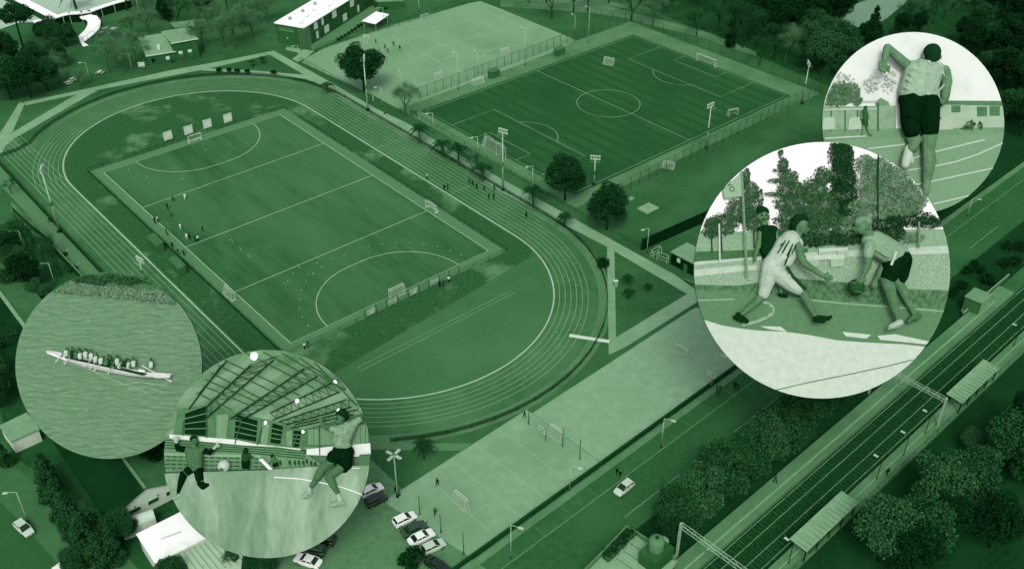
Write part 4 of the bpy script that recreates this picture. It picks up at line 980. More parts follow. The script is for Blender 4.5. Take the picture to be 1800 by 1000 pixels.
MB().box((w+.05, 4, 2), (.1, 1.2, 2.6)).build('door', 'steel_dark', o)
o, w, ro = mono('clubhouse_wing', 'lower brick clubhouse wing with broad grey roof and small chimney', (262, 117), (310, 109), 11, 3.4, 5.2, 'brick', 'roof_mid')
fo = MB().box((1.6, -.03, 1.7), (1.3, .1, 1.3)).build('window', 'steel_mid', o); MB().box((1.6, -.07, 1.7), (1.1, .1, 1.1)).build('pane', 'glass_dark', fo)
fo = MB().box((w*.72, -.03, 1.7), (1.3, .1, 1.3)).build('window', 'steel_mid', o); MB().box((w*.72, -.07, 1.7), (1.1, .1, 1.1)).build('pane', 'window_blind', fo)
MB().box((w*.5, 2.2, 4.6), (.8, .8, 1.6)).build('chimney', 'window_blind', ro); MB().box((w*.85, -.3, .5), (.7, .5, .9)).build('meter_box', 'steel_dark', o)
slabhouse('clubhouse_annex', 'flat pale roofed annex behind the brick clubhouse', [(300, 40), (340, 36), (350, 44), (306, 48)], 3.2, 'brick', 'roof_grey', 'house')
# pool terrace: pier, canopy walkway, curved ramp
o = empty('pool_pier', G(0, 0), 0, 'white pier walkway with dark edge crossing the pale pool', 'pier'); org = G(0, 0)
m = MB(); P = [G(x, y, .5)-org for x, y in ((18, -4), (42, -4), (104, 28), (92, 34))]; m.prism([(p.x, p.y) for p in P], 0, .5); m.build('deck', 'roof_white', o)
m = MB(); P = [G(x, y, .3)-org for x, y in ((-4, -6), (10, -6), (92, 34), (82, 38))]; m.prism([(p.x, p.y) for p in P], 0, .3); m.build('edge', 'dark_wall', o)
arc = [(60, 41), (88, 36), (110, 29), (122, 26), (143, 25), (160, 22), (178, 15), (200, 8), (230, 0)]
o = empty('terrace_canopy', G(88, 40), 0, 'white edged curved terrace canopy with dark glazed front on slim posts', 'canopy'); org = G(88, 40)
for (a, b) in zip(arc, arc[1:]):
    A, B = G(*a, 3.0)-org, G(*b, 3.0)-org; d = (B-A).normalized(); n = Vector((-d.y, d.x, 0))
    MB().prism([A, B, B+n*2.2, A+n*2.2], 2.9, 3.15).build('roof_segment', 'roof_white', o)
    MB().prism([A+n*.3, B+n*.3, B+n*.5, A+n*.5], .1, 2.85).build('glass_panel', 'glass_dark', o)
    MB().tube((A.x, A.y, 0), (A.x, A.y, 2.9), .12, .12, 6).build('post', 'steel_pale', o)
o = empty('curved_ramp', G(150, 60), 0, 'white curved ramp sweeping down from the terrace canopy', 'ramp'); org = G(150, 60)
out_ = [(140, 30), (158, 26), (170, 28), (177, 37), (175, 50), (166, 59), (154, 68), (146, 74), (156, 80)]; in_ = [(143, 33), (150, 34), (154, 38), (154, 44), (150, 52), (143, 59), (138, 64), (140, 72), (146, 82)]
zr = [2.4, 2.3, 2.1, 1.8, 1.4, 1.0, .6, .25, .12]
m = MB(); pr = MB()
for k in range(len(out_)-1):
    a, b, c2, d2 = G(*out_[k], zr[k])-org, G(*out_[k+1], zr[k+1])-org, G(*in_[k+1], zr[k+1])-org, G(*in_[k], zr[k])-org
    lo = [Vector((q.x, q.y, max(q.z-.35, .01))) for q in (a, b, c2, d2)]
    m.add([a, b, c2, d2]+lo, [(0, 1, 2, 3), (7, 6, 5, 4), (0, 4, 5, 1), (2, 6, 7, 3), (1, 5, 6, 2), (3, 7, 4, 0)])
    for q in (a,): pr.tube(q, q+Vector((0, 0, 1.1)), .05, .05, 4)
    pr.tube(a+Vector((0, 0, 1.1)), b+Vector((0, 0, 1.1)), .05, .05, 4)
m.build('ramp_deck', 'roof_white', o); pr.build('handrail', 'steel_mid', o)
# shed by the windbreak
zz = height(1181, 464, 442)
o, Q, c = slabhouse('small_shed', 'small dark walled shed with pale flat roof beside the main path', [(1181, 442), (1208, 427), (1247, 447), (1219, 462)], zz, 'wall_dark', 'roof_mid', 'shed')
a, b = edge_of(Q, c, (1181, 464), (1219, 496)); window(o, a, b, .28, .42, zz*.45, zz*.75, 'window_blind'); window(o, a, b, .6, .75, .05, 1.9, 'steel_mid', name='door')
for k in range(1):
    b = G(1211, 497); o = empty('bench_seat', b, -.7, 'small pale bench in front of the dark shed', 'bench'); MB().box((0, 0, .45), (2.2, .5, .1)).build('seat', 'turf_edge', o); MB().box((-.9, 0, .2), (.12, .45, .4)).build('leg', 'steel_dark', o); MB().box((.9, 0, .2), (.12, .45, .4)).build('leg', 'steel_dark', o)
b = G(1082, 503); o = empty('utility_cabinet', b, .1, 'small pale cabinet beside the straight crossing path', 'cabinet'); MB().box((0, 0, .7), (.9, .6, 1.4)).build('body', 'banner_grey', o); MB().box((0, 0, 1.43), (1.0, .7, .08)).build('lid', 'window_blind', o)
# gabled hall
zE = height(222, 920, 899); A = G(198, 931); d = Vector((math.cos(.70), math.sin(.70), 0)); w = 13.0; dep = 30; zA = zE+2.5
o = empty('gabled_hall', A, math.atan2(d.y, d.x), 'gabled hall with white end wall, one roof slope toned as shaded, one as lit', 'building')
m = MB(); m.add([(0, 0, 0), (w, 0, 0), (w, dep, 0), (0, dep, 0), (0, 0, zE), (w, 0, zE), (w, dep, zE), (0, dep, zE), (w/2, 0, zA), (w/2, dep, zA)], [(0, 1, 5, 8, 4), (1, 2, 6, 5), (2, 3, 7, 9, 6), (3, 0, 4, 7)]); m.build('wall', 'wall_white', o)
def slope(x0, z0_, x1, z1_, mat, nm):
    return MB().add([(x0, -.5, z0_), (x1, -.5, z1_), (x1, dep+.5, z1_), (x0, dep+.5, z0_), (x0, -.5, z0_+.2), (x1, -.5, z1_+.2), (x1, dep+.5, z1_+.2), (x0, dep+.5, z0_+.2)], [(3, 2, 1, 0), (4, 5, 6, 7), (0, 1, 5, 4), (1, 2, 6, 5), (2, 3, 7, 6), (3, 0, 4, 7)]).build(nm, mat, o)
slope(-.6, zE-.2, w/2, zA+.02, 'roof_dark', 'roof_slope'); slope(w/2+.01, zA+.02, w+.6, zE-.2, 'roof_green', 'roof_slope')  # shade and sun on the two slopes are put into their tones
MB().box((w/2, dep/2, zA+.27), (.5, dep+1, .14)).build('ridge', 'roof_grey', o)
for u in (.32, .56, .80):
    fo = MB().box((w*u, -.03, zE*.62), (w*.15, .1, .95)).build('window', 'window_blind', o); MB().box((w*u, -.06, zE*.62), (w*.135, .1, .75)).build('pane', 'glass_mid', fo)
for u in (.33, .63): MB().box((w*u, -.06, zE*.85), (.3, .12, .22)).build('vent', 'steel_mid', o)
# annex roofs
o, Q, c = slabhouse('white_annex', 'flat roofed annex with bright white stained roof below the hall', [(242, 938), (322, 898), (363, 942), (274, 988)], 4.0, 'wall_white', 'roof_white'); MB().box((0, 0, 4.05), (3.0, .3, .12), .5).build('roof_rib', 'window_blind', o)
o, Q, c = slabhouse('ribbed_annex', 'lower annex with pale ribbed roof next to the white annex', [(316, 967), (364, 943), (424, 975), (420, 1010), (345, 1018)], 3.2, 'wall_white', 'roof_pale_ribbed' if 'roof_pale_ribbed' in MATS else M('roof_pale_ribbed', 186, 8, .6))
for k in range(7):
    q0, q1_ = G(322+k*9.4, 966-k*3.5+2, 3.22)-c, G(352+k*11, 1010-k*3.2, 3.22)-c; MB().tube(q0, q1_, .07, .07, 4).build('roof_rib', 'roof_mid', o)
slabhouse('yard_block', 'small pale flat roof block beside the yard road and small conifer', [(0, 748), (46, 726), (67, 753), (20, 774)], 3.0, 'wall_white', 'roof_mid')
b = G(247, 930); o = empty('white_hut', b, .5, 'small white vaulted hut in the gap between hall and annex', 'hut'); MB().box((0, 0, 1.0), (5.2, 2.2, 2.0)).build('body', 'wall_white', o); MB().tube((-2.6, 0, 2.0), (2.6, 0, 2.0), 1.1, 1.1, 12).build('vault_roof', 'wall_white', o)
# green shed
Ra, Rb = G(-12, 500, 5.0), G(46, 578, 5.0); ax = (Rb-Ra).normalized(); nx = Vector((-ax.y, ax.x, 0)); Ra -= ax*14; Rb += ax*16
o = empty('green_shed', (Ra.x, Ra.y, 0), 0, 'long shed with grey-green roof slope and pale mossy ridge at the track side', 'building'); L_ = (Rb-Ra).length; hwid = abs((G(62, 516, 3.6)-Ra).dot(nx)); o.rotation_euler.z = math.atan2(ax.y, ax.x)
m = MB(); m.add([(0, -hwid, 0), (L_, -hwid, 0), (L_, hwid, 0), (0, hwid, 0), (0, -hwid, 3.4), (L_, -hwid, 3.4), (L_, hwid, 3.4), (0, hwid, 3.4), (0, 0, 4.8), (L_, 0, 4.8)], [(0, 1, 5, 4), (1, 2, 6, 9, 5), (2, 3, 7, 6), (3, 0, 4, 8, 7)]); m.build('wall', 'brick', o)
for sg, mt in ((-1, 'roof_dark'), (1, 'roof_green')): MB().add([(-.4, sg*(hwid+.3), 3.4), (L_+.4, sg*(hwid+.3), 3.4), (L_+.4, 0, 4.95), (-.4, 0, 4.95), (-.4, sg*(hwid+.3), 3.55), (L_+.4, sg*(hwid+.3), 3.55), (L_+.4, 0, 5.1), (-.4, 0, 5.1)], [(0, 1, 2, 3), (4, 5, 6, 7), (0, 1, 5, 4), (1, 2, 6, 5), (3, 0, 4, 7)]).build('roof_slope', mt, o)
MB().box((L_/2, 0, 5.14), (L_+.8, .7, .16)).build('ridge', 'banner_grey', o)
slabhouse('terrace_hut', 'low pale hut roof between the bare saplings behind the side wall', [(30, 440), (34, 432), (58, 455), (50, 458)], 2.2, 'brick', 'turf_edge', 'hut')
# station house with roof terrace
zs2 = 4.2
o, Q, c = slabhouse('station_house', 'flat roofed house with pale tiled terrace and water tanks by the railway', [(1030, 1008), (1052, 982), (1102, 930), (1188, 985), (1150, 1040)], zs2, 'brick_pale', 'concrete', th=.3)
E_ = [G(x, y, zs2)-c for x, y in ((1022, 1012), (1052, 982), (1102, 930), (1188, 985))]
for a, b in zip(E_, E_[1:]):
    d = (b-a).normalized(); n = Vector((-d.y, d.x, 0))*.12; MB().prism([a-n, b-n, b+n, a+n], zs2+.01, zs2+.9).build('parapet', 'platform', o)
for k in range(3):
    q = lerp(E_[2], E_[1], .18+.3*k)+((E_[3]-E_[2]).normalized()*1.1)
    MB().box((q.x, q.y, zs2+.4), (2.4, 1.1, .7), RA).build('planter', 'steel_mid', o)
    for j in range(2):
        rg = np.random.default_rng(k*3+j); me = leaf_mesh('foliage', rg.normal(size=(160, 3))*.42+np.array([q.x+(j-.5)*.9, q.y+(j-.5)*.8, zs2+1.05]), .13, rg); me.materials.append(L_DEEP); put('foliage', me, o)['kind'] = 'stuff'
for k in range(4):
    a = lerp(E_[2], E_[1], k/4)+(E_[3]-E_[2])*.22; b = a+(E_[3]-E_[2])*.6; MB().tube(Vector((a.x, a.y, zs2+.02)), Vector((b.x, b.y, zs2+.02)), .05, .05, 4).build('tile_joint', 'steel_mid', o)
q = G(1152, 985, zs2)-c; MB().box((q.x, q.y, zs2+1.3), (4.4, 3.2, 2.6), RA).build('stair_house', 'brick', o)
q = G(1153, 962, zs2+3.0)-c; tk = MB().lathe((q.x, q.y, zs2+2.6), [(1.15, 0), (1.2, .3), (1.2, 2.0), (1.0, 2.4), (.4, 2.6)], 14).build('water_tank', 'tank', o, True); MB().lathe((q.x, q.y, zs2+5.2), [(.3, 0), (.3, .15)], 8).build('tank_lid', 'steel_dark', tk)
q = G(1165, 950, zs2+2.2)-c; tk = MB().lathe((q.x, q.y, zs2+.02), [(.9, 0), (.9, 2.0), (.95, 2.05), (.95, 2.3), (.5, 2.4)], 14).build('water_tank', 'banner_grey', o, True)
# platform shelters
def shelter(name, label, px, z, posts=5):
    P = [G(x, y, z) for x, y in px]; c = sum(P, Vector())/4; c.z = .9
    s_ = [p.dot(Vector((RD.x, RD.y, 0))) for p in P]; o_ = [p.dot(Vector((RN.x, RN.y, 0))) for p in P]
    L_, W_ = max(s_)-min(s_), 3.2
    o = empty(name, (c.x, c.y, .9), RA, label, 'shelter')
    MB().add([(-L_/2, -W_/2, z-1.3), (L_/2, -W_/2, z-1.3), (L_/2, W_/2, z-1.0), (-L_/2, W_/2, z-1.0), (-L_/2, -W_/2, z-1.18), (L_/2, -W_/2, z-1.18), (L_/2, W_/2, z-.88), (-L_/2, W_/2, z-.88)], [(3, 2, 1, 0), (4, 5, 6, 7), (0, 1, 5, 4), (1, 2, 6, 5), (2, 3, 7, 6), (3, 0, 4, 7)]).build('roof', 'roof_mid', o)
    n_ = int(L_/1.0)
    for k in range(n_): MB().box((-L_/2+(k+.5)*L_/n_, 0, z-.98), (.08, W_*.98, .06)).build('roof_rib', 'roof_grey', o)
    for k in range(posts):
        x = -L_/2+.4+(L_-.8)*k/(posts-1); MB().tube((x, -W_/2+.3, 0), (x, -W_/2+.3, z-1.25), .12, .12, 6).build('post', 'steel_dark', o); MB().path([(x, -W_/2+.3, z-2.0), (x, W_/2-.3, z-1.1)], .07, 4).build('brace', 'steel_dark', o)
    MB().box((0, -W_/2+.5, .45), (L_*.7, .4, .08)).build('bench', 'steel_mid', o)
shelter('platform_shelter', 'long ribbed roof shelter on the park side platform, the one beside the lower lamp', [(1488, 867), (1499, 877), (1412, 962), (1396, 950)], 4.1)
shelter('platform_shelter', 'long ribbed roof shelter on the park side platform next to the overhead gantry', [(1734, 635), (1752, 642), (1686, 703), (1670, 694)], 4.1)
o, Q, c = slabhouse('platform_hut', 'small pale hut with dark open front frame at the platform end', [(1698, 520), (1714, 506), (1744, 518), (1727, 532)], 4.0, 'platform_edge', 'roof_grey', 'hut')
a, b = edge_of(Q, c, (1698, 538), (1727, 552)); window(o, a, b, .06, .94, .95, 3.5, 'steel_mid', 'steel_dark', .12, 'opening')
# platform lamps and fence posts on park side
for i, (x, y) in enumerate(((1386, 990), (1541, 842), (1588, 800), (1626, 762), (1782, 608))):
    b = G(x, y, .9); o = empty('platform_lamp', (b.x, b.y, .9), RA+math.pi/2, 'slim lamp post at the outer edge of the park side platform', 'lamp post', 'lamps on the park side platform')
    MB().tube((0, 0, 0), (0, 0, 4.6), .08, .06, 6).build('pole', 'steel_dark', o); MB().path([(0, 0, 4.55), (1.0, 0, 4.7)], .05, 4).build('arm', 'steel_dark', o); MB().box((1.2, 0, 4.68), (.8, .34, .14)).build('lamp_head', 'lamp_head', o)
fence('platform_fence', 'low rail fence along the outer edge of the park side platform', 'fence', [RP(SN+10, pRo+.1), RP(along(1800, 620), pRo+.1)], 1.6, 4.0, .06, 'steel_mid', 'net_thin', 'steel_mid')
# overhead gantries
def gantry(s, label):
    oa, ob = pLl+.8, pRo+.8; A, B = RP(s, oa, 0), RP(s, ob, 0); o = empty('rail_gantry', A, 0, label, 'gantry'); H_ = 7.6
    for q in (A, B):
        q = q-A; MB().box((q.x, q.y, H_/2), (.36, .36, H_), RA).build('post', 'steel_pale', o)
    m = MB(); d = (B-A); n = 14
    for z in (H_-.7, H_):
        for w_ in (-.3, .3):
            e = Vector((RD.x, RD.y, 0))*w_; m.tube(e+Vector((0, 0, z)), d+e+Vector((0, 0, z)), .05, .05, 4)
    for k in range(n):
        for w_ in (-.3, .3):
            e = Vector((RD.x, RD.y, 0))*w_; z0_, z1_ = (H_-.7, H_) if k % 2 else (H_, H_-.7); m.tube(d*k/n+e+Vector((0, 0, z0_)), d*(k+1)/n+e+Vector((0, 0, z1_)), .035, .035, 4)
    m.build('truss', 'steel_pale', o)
    for f in (.36, .72):
        m = MB(); q = d*f; m.tube(q+Vector((0, 0, H_-.7)), q+Vector((0, 0, H_-2.4)), .05, .05, 4); m.tube(q+Vector((0, 0, H_-2.0)), q+d*.1+Vector((0, 0, H_-1.6)), .04, .04, 4); m.build('insulator_arm', 'steel_mid', o)
gantry(along(1188, 982)+0.5, 'pale lattice overhead gantry crossing the tracks beside the station house')
gantry(along(1663, 700, 7.6), 'pale lattice overhead gantry crossing the tracks beside a platform shelter')
# sleepers: nearest 300, then one joined strip
sm = MB().box((0, 0, .08), (.26, 2.9, .12)).mesh('sleeper'); sm.materials.append(M('sleeper', 72, 12, 1))
bed = empty('rail_bed', RP(0, (o2+o1)/2), RA); bed['kind'] = 'structure'
sv0 = along(1262, 1000)-2
for j, (oa, ob) in enumerate(((o1, o2), (o3, o4))):
    for k in range(110):
        put('sleeper', sm, bed, (sv0+k*.9, (oa+ob)/2-(o2+o1)/2, 0))
m = MB()
for (oa, ob) in ((o1, o2), (o3, o4)):
    for k in range(110, 330): m.box((sv0+k*.9, (oa+ob)/2-(o2+o1)/2, .08), (.26, 2.9, .12))
o = m.build('sleepers_far', 'sleeper', bed); o['kind'] = 'stuff'
# second small lodge in the dark park
b = G(1749, 905); o = empty('park_kiosk', b, .8, 'small pale kiosk under a lamp at the dark park road', 'kiosk'); MB().box((0, 0, 1.2), (2.2, 2.0, 2.4)).build('wall', 'brick', o); MB().box((0, 0, 2.5), (2.8, 2.5, .16)).build('roof', 'banner_grey', o); MB().box((0, -1.03, 1.0), (.8, .1, 1.9)).build('door', 'steel_dark', o)
lamp((1770, 905), 880, 2.4, 'lamp post beside the small kiosk in the dark park')

# ------------------------------------------------------------------ cars
def make_car(sedan):
    L_, Wc = (4.4, 1.76) if sedan else (3.9, 1.70)
    if sedan: prof = [(-2.2, .45, .82, .86), (-2.05, .28, .95, .93), (-1.35, .25, 1.0, 1), (.9, .25, .98, 1), (1.75, .28, .86, .95), (2.15, .35, .70, .86), (2.2, .45, .6, .8)]; cab = [(-1.55, 1.0, .92), (-.85, 1.42, .76), (.35, 1.44, .76), (1.1, .99, .92)]
    else: prof = [(-1.95, .45, .85, .88), (-1.85, .28, .98, .95), (-1.2, .25, 1.0, 1), (.75, .25, .98, 1), (1.5, .28, .86, .95), (1.9, .35, .72, .86), (1.95, .45, .62, .8)]; cab = [(-1.8, 1.0, .92), (-1.5, 1.46, .78), (.15, 1.50, .78), (.95, .99, .92)]
    def loft(secs):
        m = MB(); n = None
        rings = []
        for x, pts in secs: rings.append([(x, y, z) for y, z in pts])
        n = len(rings[0]); vs = [p for r_ in rings for p in r_]
        fs = [(i*n+j, i*n+(j+1) % n, (i+1)*n+(j+1) % n, (i+1)*n+j) for i in range(len(rings)-1) for j in range(n)]
        fs += [tuple(reversed(range(n))), tuple(range((len(rings)-1)*n, len(rings)*n))]
        return m.add(vs, fs)
    hw_ = Wc/2
    body = loft([(x, [(-hw_*f*.93, lo), (-hw_*f, lo+.2), (-hw_*f*.99, hi-.1), (-hw_*f*.9, hi), (hw_*f*.9, hi), (hw_*f*.99, hi-.1), (hw_*f, lo+.2), (hw_*f*.93, lo)]) for x, lo, hi, f in prof])
    glass = loft([(x, [(-hw_*f, .96), (-hw_*(f-.02), z), (hw_*(f-.02), z), (hw_*f, .96)]) if i in (1, 2) else (x, [(-hw_*f, .95), (-hw_*f, z), (hw_*f, z), (hw_*f, .95)]) for i, (x, z, f) in enumerate(cab)])
    x1, x2 = cab[1][0], cab[2][0]; zt = cab[1][1]; f = cab[1][2]
    roof = MB().add([(x1-.08, -hw_*f-.01, zt-.05), (x2+.05, -hw_*f-.01, zt-.03), (x2+.05, hw_*f+.01, zt-.03), (x1-.08, hw_*f+.01, zt-.05), (x1, -hw_*f*.92, zt+.05), (x2, -hw_*f*.92, zt+.07), (x2, hw_*f*.92, zt+.07), (x1, hw_*f*.92, zt+.05)], [(3, 2, 1, 0), (4, 5, 6, 7), (0, 1, 5, 4), (1, 2, 6, 5), (2, 3, 7, 6), (3, 0, 4, 7)])
    pil = MB()
    for s in (-1, 1):
        pil.tube((cab[0][0], s*hw_*cab[0][2], .98), (x1, s*hw_*f, zt), .06, .05, 4); pil.tube((cab[3][0], s*hw_*cab[3][2], .98), (x2, s*hw_*f, zt), .05, .05, 4); pil.tube(((x1+x2)/2+.1, s*hw_*.9, .98), ((x1+x2)/2, s*(hw_*f+.005), zt), .05, .05, 4)
    tyre = MB().tube((0, -.1, 0), (0, .1, 0), .31, .31, 12).mesh('wheel'); rim = MB().tube((0, -.11, 0), (0, .11, 0), .18, .18, 10).mesh('rim')
    return body.mesh('body', False), glass.mesh('cabin_glass'), roof.mesh('roof'), pil.mesh('pillars'), tyre, rim, L_, hw_, prof
CARM = {s: make_car(s) for s in (True, False)}
M('tyre', 14, rough=.8); M('rim', 150, rough=.35, spec=.4); M('headlight', 230, rough=.2, spec=.5); M('tail_light', 60, rough=.3)
PAINT = {'white': M('car_white', 232, rough=.3, spec=.5, clear=.3), 'pale': M('car_silver', 196, rough=.3, spec=.5, clear=.3), 'dark': M('car_dark', 34, rough=.25, spec=.5, clear=.3), 'mid': M('car_mid', 66, rough=.3, spec=.5, clear=.3)}
def car(pa, pb, colour, sedan, label):
    """pa rear, pb front, photo pixels on the ground under the car's ends"""
    A, B = G(*pa), G(*pb); d = B-A; c = (A+B)/2
    o = empty('parked_car' if 'driving' not in label else 'moving_car', (c.x, c.y, .03), math.atan2(d.y, d.x), label, 'car')
    o.scale = (1.03, 1.03, 1.03)
    me = CARM[sedan]; p = PAINT[colour]
    def part(nm, mesh, mat, loc=(0, 0, 0), par=None):
        q = put(nm, mesh, par or o, loc)
        if not mesh.materials: mesh.materials.append(None)
        q.material_slots[0].link = 'OBJECT'; q.material_slots[0].material = mat if not isinstance(mat, str) else MATS[mat]; return q
    part('body', me[0], p); part('cabin_glass', me[1], 'glass_dark'); part('roof', me[2], p); part('pillars', me[3], p)
    L_, hw_ = me[6], me[7]
    for x in (-L_*.31, L_*.31):
        for s in (-1, 1): wv = part('wheel', me[4], 'tyre', (x, s*(hw_-.08), .31)); part('rim', me[5], 'rim', (0, 0, 0), wv)
    for s in (-1, 1):
        MB().box((L_/2-.14, s*hw_*.62, .66), (.2, .34, .13)).build('headlight', 'headlight', o); MB().box((-L_/2+.08, s*hw_*.68, .78), (.16, .26, .16)).build('tail_light', 'tail_light', o)
    MB().box((L_/2-.03, 0, .42), (.06, .5, .12)).build('number_plate', 'window_blind', o)
    return o
def row(px, py, dx=17.5, dy=-8.5): return (px-dx, py-dy), (px+dx, py+dy)
car(*row(712, 917), 'white', False, 'white hatchback parked first in the row beside the near court, by the dark car')
car(*row(729, 934), 'mid', True, 'dark car parked between two white cars beside the near court')
car(*row(741, 949), 'white', True, 'white saloon with dark sunroof parked beside the near court')
car(*row(762, 965), 'pale', False, 'pale silver hatchback at the end of the row beside the near court')
car(*row(654, 866), 'white', False, 'white hatchback parked at the grass verge by the petal lamp mast')
car(*row(662, 883), 'dark', False, 'black car parked next to the white hatchback at the grass verge')
car((560, 996), (524, 984), 'white', True, 'white saloon parked below the indoor hall picture')
car((570, 974), (536, 968), 'mid', False, 'dark hatchback parked next to the white saloon')
car((584, 955), (556, 950), 'dark', False, 'black car half hidden under the indoor hall picture')
car((752, 988), (788, 1010), 'dark', True, 'black car parked across the bottom of the car park')
car((1109, 852), (1084, 872), 'pale', False, 'pale silver hatchback driving along the street')
car((32, 922), (56, 944), 'pale', False, 'pale hatchback with dark windscreen parked in the yard bay')
car((100, 1002), (126, 1024), 'white', False, 'white car entering the yard')
# ------------------------------------------------------------------ continuous bodies: capsules fused by a voxel remesh
def capsule(m, p0, p1, r0, r1, n=10, k=4):
    p0 = Vector(p0); p1 = Vector(p1); d = p1-p0
    if d.length < 1e-4: d = Vector((0, 0, 1e-3)); p1 = p0+d
    q = d.normalized(); a = q.orthogonal().normalized(); b = q.cross(a); rings = []
    for j in range(1, k+1):
        t = math.pi/2*j/k; rings.append((p0-q*r0*math.cos(t), r0*math.sin(t)))
    for j in range(0, k):
        t = math.pi/2*j/k; rings.append((p1+q*r1*math.sin(t), r1*math.cos(t)))
    vs = [p0-q*r0]; fs = []
    for c, r_ in rings:
        for i in range(n):
            t = 2*math.pi*i/n; vs.append(c+a*math.cos(t)*r_+b*math.sin(t)*r_)
    vs.append(p1+q*r1); L_ = len(rings)
    for i in range(n): fs.append((0, 1+(i+1) % n, 1+i))
    for j in range(L_-1):
        for i in range(n): fs.append((1+j*n+i, 1+j*n+(i+1) % n, 1+(j+1)*n+(i+1) % n, 1+(j+1)*n+i))
    e = 1+(L_-1)*n
    for i in range(n): fs.append((e+i, e+(i+1) % n, len(vs)-1))
    m.add(vs, fs)
def blob(name, caps, voxel, mats, smooth=4):
    """caps: (p0, p1, r0, r1, material index); one fused skin, each face takes the material of its nearest capsule"""
    m = MB()
    for c in caps: capsule(m, *c[:4])
    o = bpy.data.objects.new('tmp', m.mesh('tmp')); C.objects.link(o)
    r_ = o.modifiers.new('r', 'REMESH'); r_.mode = 'VOXEL'; r_.voxel_size = voxel
    s_ = o.modifiers.new('s', 'SMOOTH'); s_.iterations = smooth; s_.factor = .5
    dg = bpy.context.evaluated_depsgraph_get(); me = bpy.data.meshes.new_from_object(o.evaluated_get(dg)); old = o.data
    bpy.data.objects.remove(o); bpy.data.meshes.remove(old); me.name = name
    me.materials.clear()
    for mt in mats: me.materials.append(MATS[mt] if isinstance(mt, str) else mt)
    n = len(me.polygons); ce = np.empty(n*3, np.float32); me.polygons.foreach_get('center', ce); ce = ce.reshape(-1, 3)
    best = np.full(n, 1e9); idx = np.zeros(n, np.int32)
    for c in caps:
        a, b = np.array(c[0], float), np.array(c[1], float); ab = b-a; L2 = max((ab*ab).sum(), 1e-9)
        t = np.clip(((ce-a)@ab)/L2, 0, 1); d = np.linalg.norm(ce-(a+t[:, None]*ab), axis=1)-(c[2]+(c[3]-c[2])*t)
        k = d < best; best[k] = d[k]; idx[k] = c[4]
    me.polygons.foreach_set('material_index', idx); me.polygons.foreach_set('use_smooth', np.ones(n, bool)); me.update()
    return me
# --- small people on the site (metres); materials: 0 skin 1 hair 2 top 3 trousers 4 shoes
def small_caps(pose):
    lg = {'stand': ((.09, .03), (-.09, -.03)), 'walk': ((.10, .28), (-.10, -.26)), 'run': ((.10, .36), (-.10, -.42))}[pose]
    c = [((0, 0, 1.60), (0, .02, 1.66), .10, .10, 0), ((0, -.02, 1.66), (0, -.02, 1.70), .105, .095, 1), ((0, 0, 1.44), (0, 0, 1.55), .06, .055, 0),
         ((-.14, 0, 1.36), (.14, 0, 1.36), .10, .10, 2), ((-.08, 0, 1.3), (-.08, 0, 1.0), .12, .11, 2), ((.08, 0, 1.3), (.08, 0, 1.0), .12, .11, 2), ((-.08, 0, .92), (.08, 0, .92), .12, .12, 3)]
    for i, (x, y) in enumerate(lg):
        kn = (x*1.1, y*.6+.05, .5); c += [((x, 0, .88), kn, .10, .075, 3), (kn, (x, y-.04, .1), .07, .045, 3 if pose != 'run' else 0), ((x, y-.04, .05), (x, y+.14, .04), .05, .045, 4)]
        ys = -y; el = (x*2.6, ys*.4, 1.12); c += [((x*2.1, 0, 1.36), el, .06, .05, 2), (el, (x*2.7, ys*.9+.12, .92), .045, .035, 0), ((x*2.7, ys*.9+.12, .92), (x*2.7, ys*.9+.15, .85), .04, .03, 0)]
    return c
PM = {p: blob('person', small_caps(p), .035, ['skin', 'hair', 'cloth_mid', 'cloth_dark', 'cloth_dark'], 2) for p in ('stand', 'walk', 'run')}
cc = small_caps('stand')
def person(px, pose, top, bottom, label, group=None, az=None, z=.03, h=1.0):
    p = G(*px, z); o = bpy.data.objects.new('person', PM[pose]); C.objects.link(o); o.location = p; o.rotation_euler = (0, 0, R.uniform(0, 6.28) if az is None else az); o.scale = (h*1.06,)*3
    for k, mt in ((2, top), (3, bottom)):
        o.material_slots[k].link = 'OBJECT'; o.material_slots[k].material = MATS[mt]
    return tag(o, label, 'person', group)
D_, P_, G_, Mi = 'cloth_dark', 'cloth_pale', 'cloth_grey', 'cloth_mid'
g = 'players gathered at the dugouts'
for px, ps, t, b, l in (((295, 368), 'walk', D_, D_, 'person in dark kit walking on the hockey pitch below the quarter line'), ((305, 354), 'stand', Mi, D_, 'person in muted kit standing on the quarter line'), ((326, 351), 'walk', P_, P_, 'person all in white bending on the hockey pitch'), ((301, 381), 'stand', Mi, Mi, 'person in green-grey kit standing alone near the fence'),
                        ((273, 393), 'stand', D_, D_, 'person in dark clothes at the fence beside one in white'), ((278, 391), 'stand', P_, D_, 'person in white shirt at the fence beside one in dark clothes'), ((294, 413), 'stand', D_, D_, 'person in black leaning at the fence above the dugout'), ((318, 404), 'stand', P_, P_, 'person in pale clothes standing on the turf by the dugout'),
                        ((357, 408), 'run', D_, D_, 'person in dark kit running towards the centre line'), ((329, 421), 'stand', P_, P_, 'person in pale kit in the huddle at the centre line'), ((334, 421), 'stand', D_, D_, 'person in dark kit in the huddle next to one in pale kit'), ((344, 425), 'stand', D_, D_, 'stooping person in black at the end of the centre line'), ((349, 425), 'stand', P_, D_, 'person in white shirt and dark trousers at the end of the centre line'),
                        ((304, 437), 'stand', D_, D_, 'person in dark clothes between the two dugouts'), ((314, 448), 'stand', D_, Mi, 'person in dark top beside the fence past the dugouts'), ((324, 450), 'stand', Mi, D_, 'person in muted top at the fence past the dugouts')):
    person(px, ps, t, b, l)
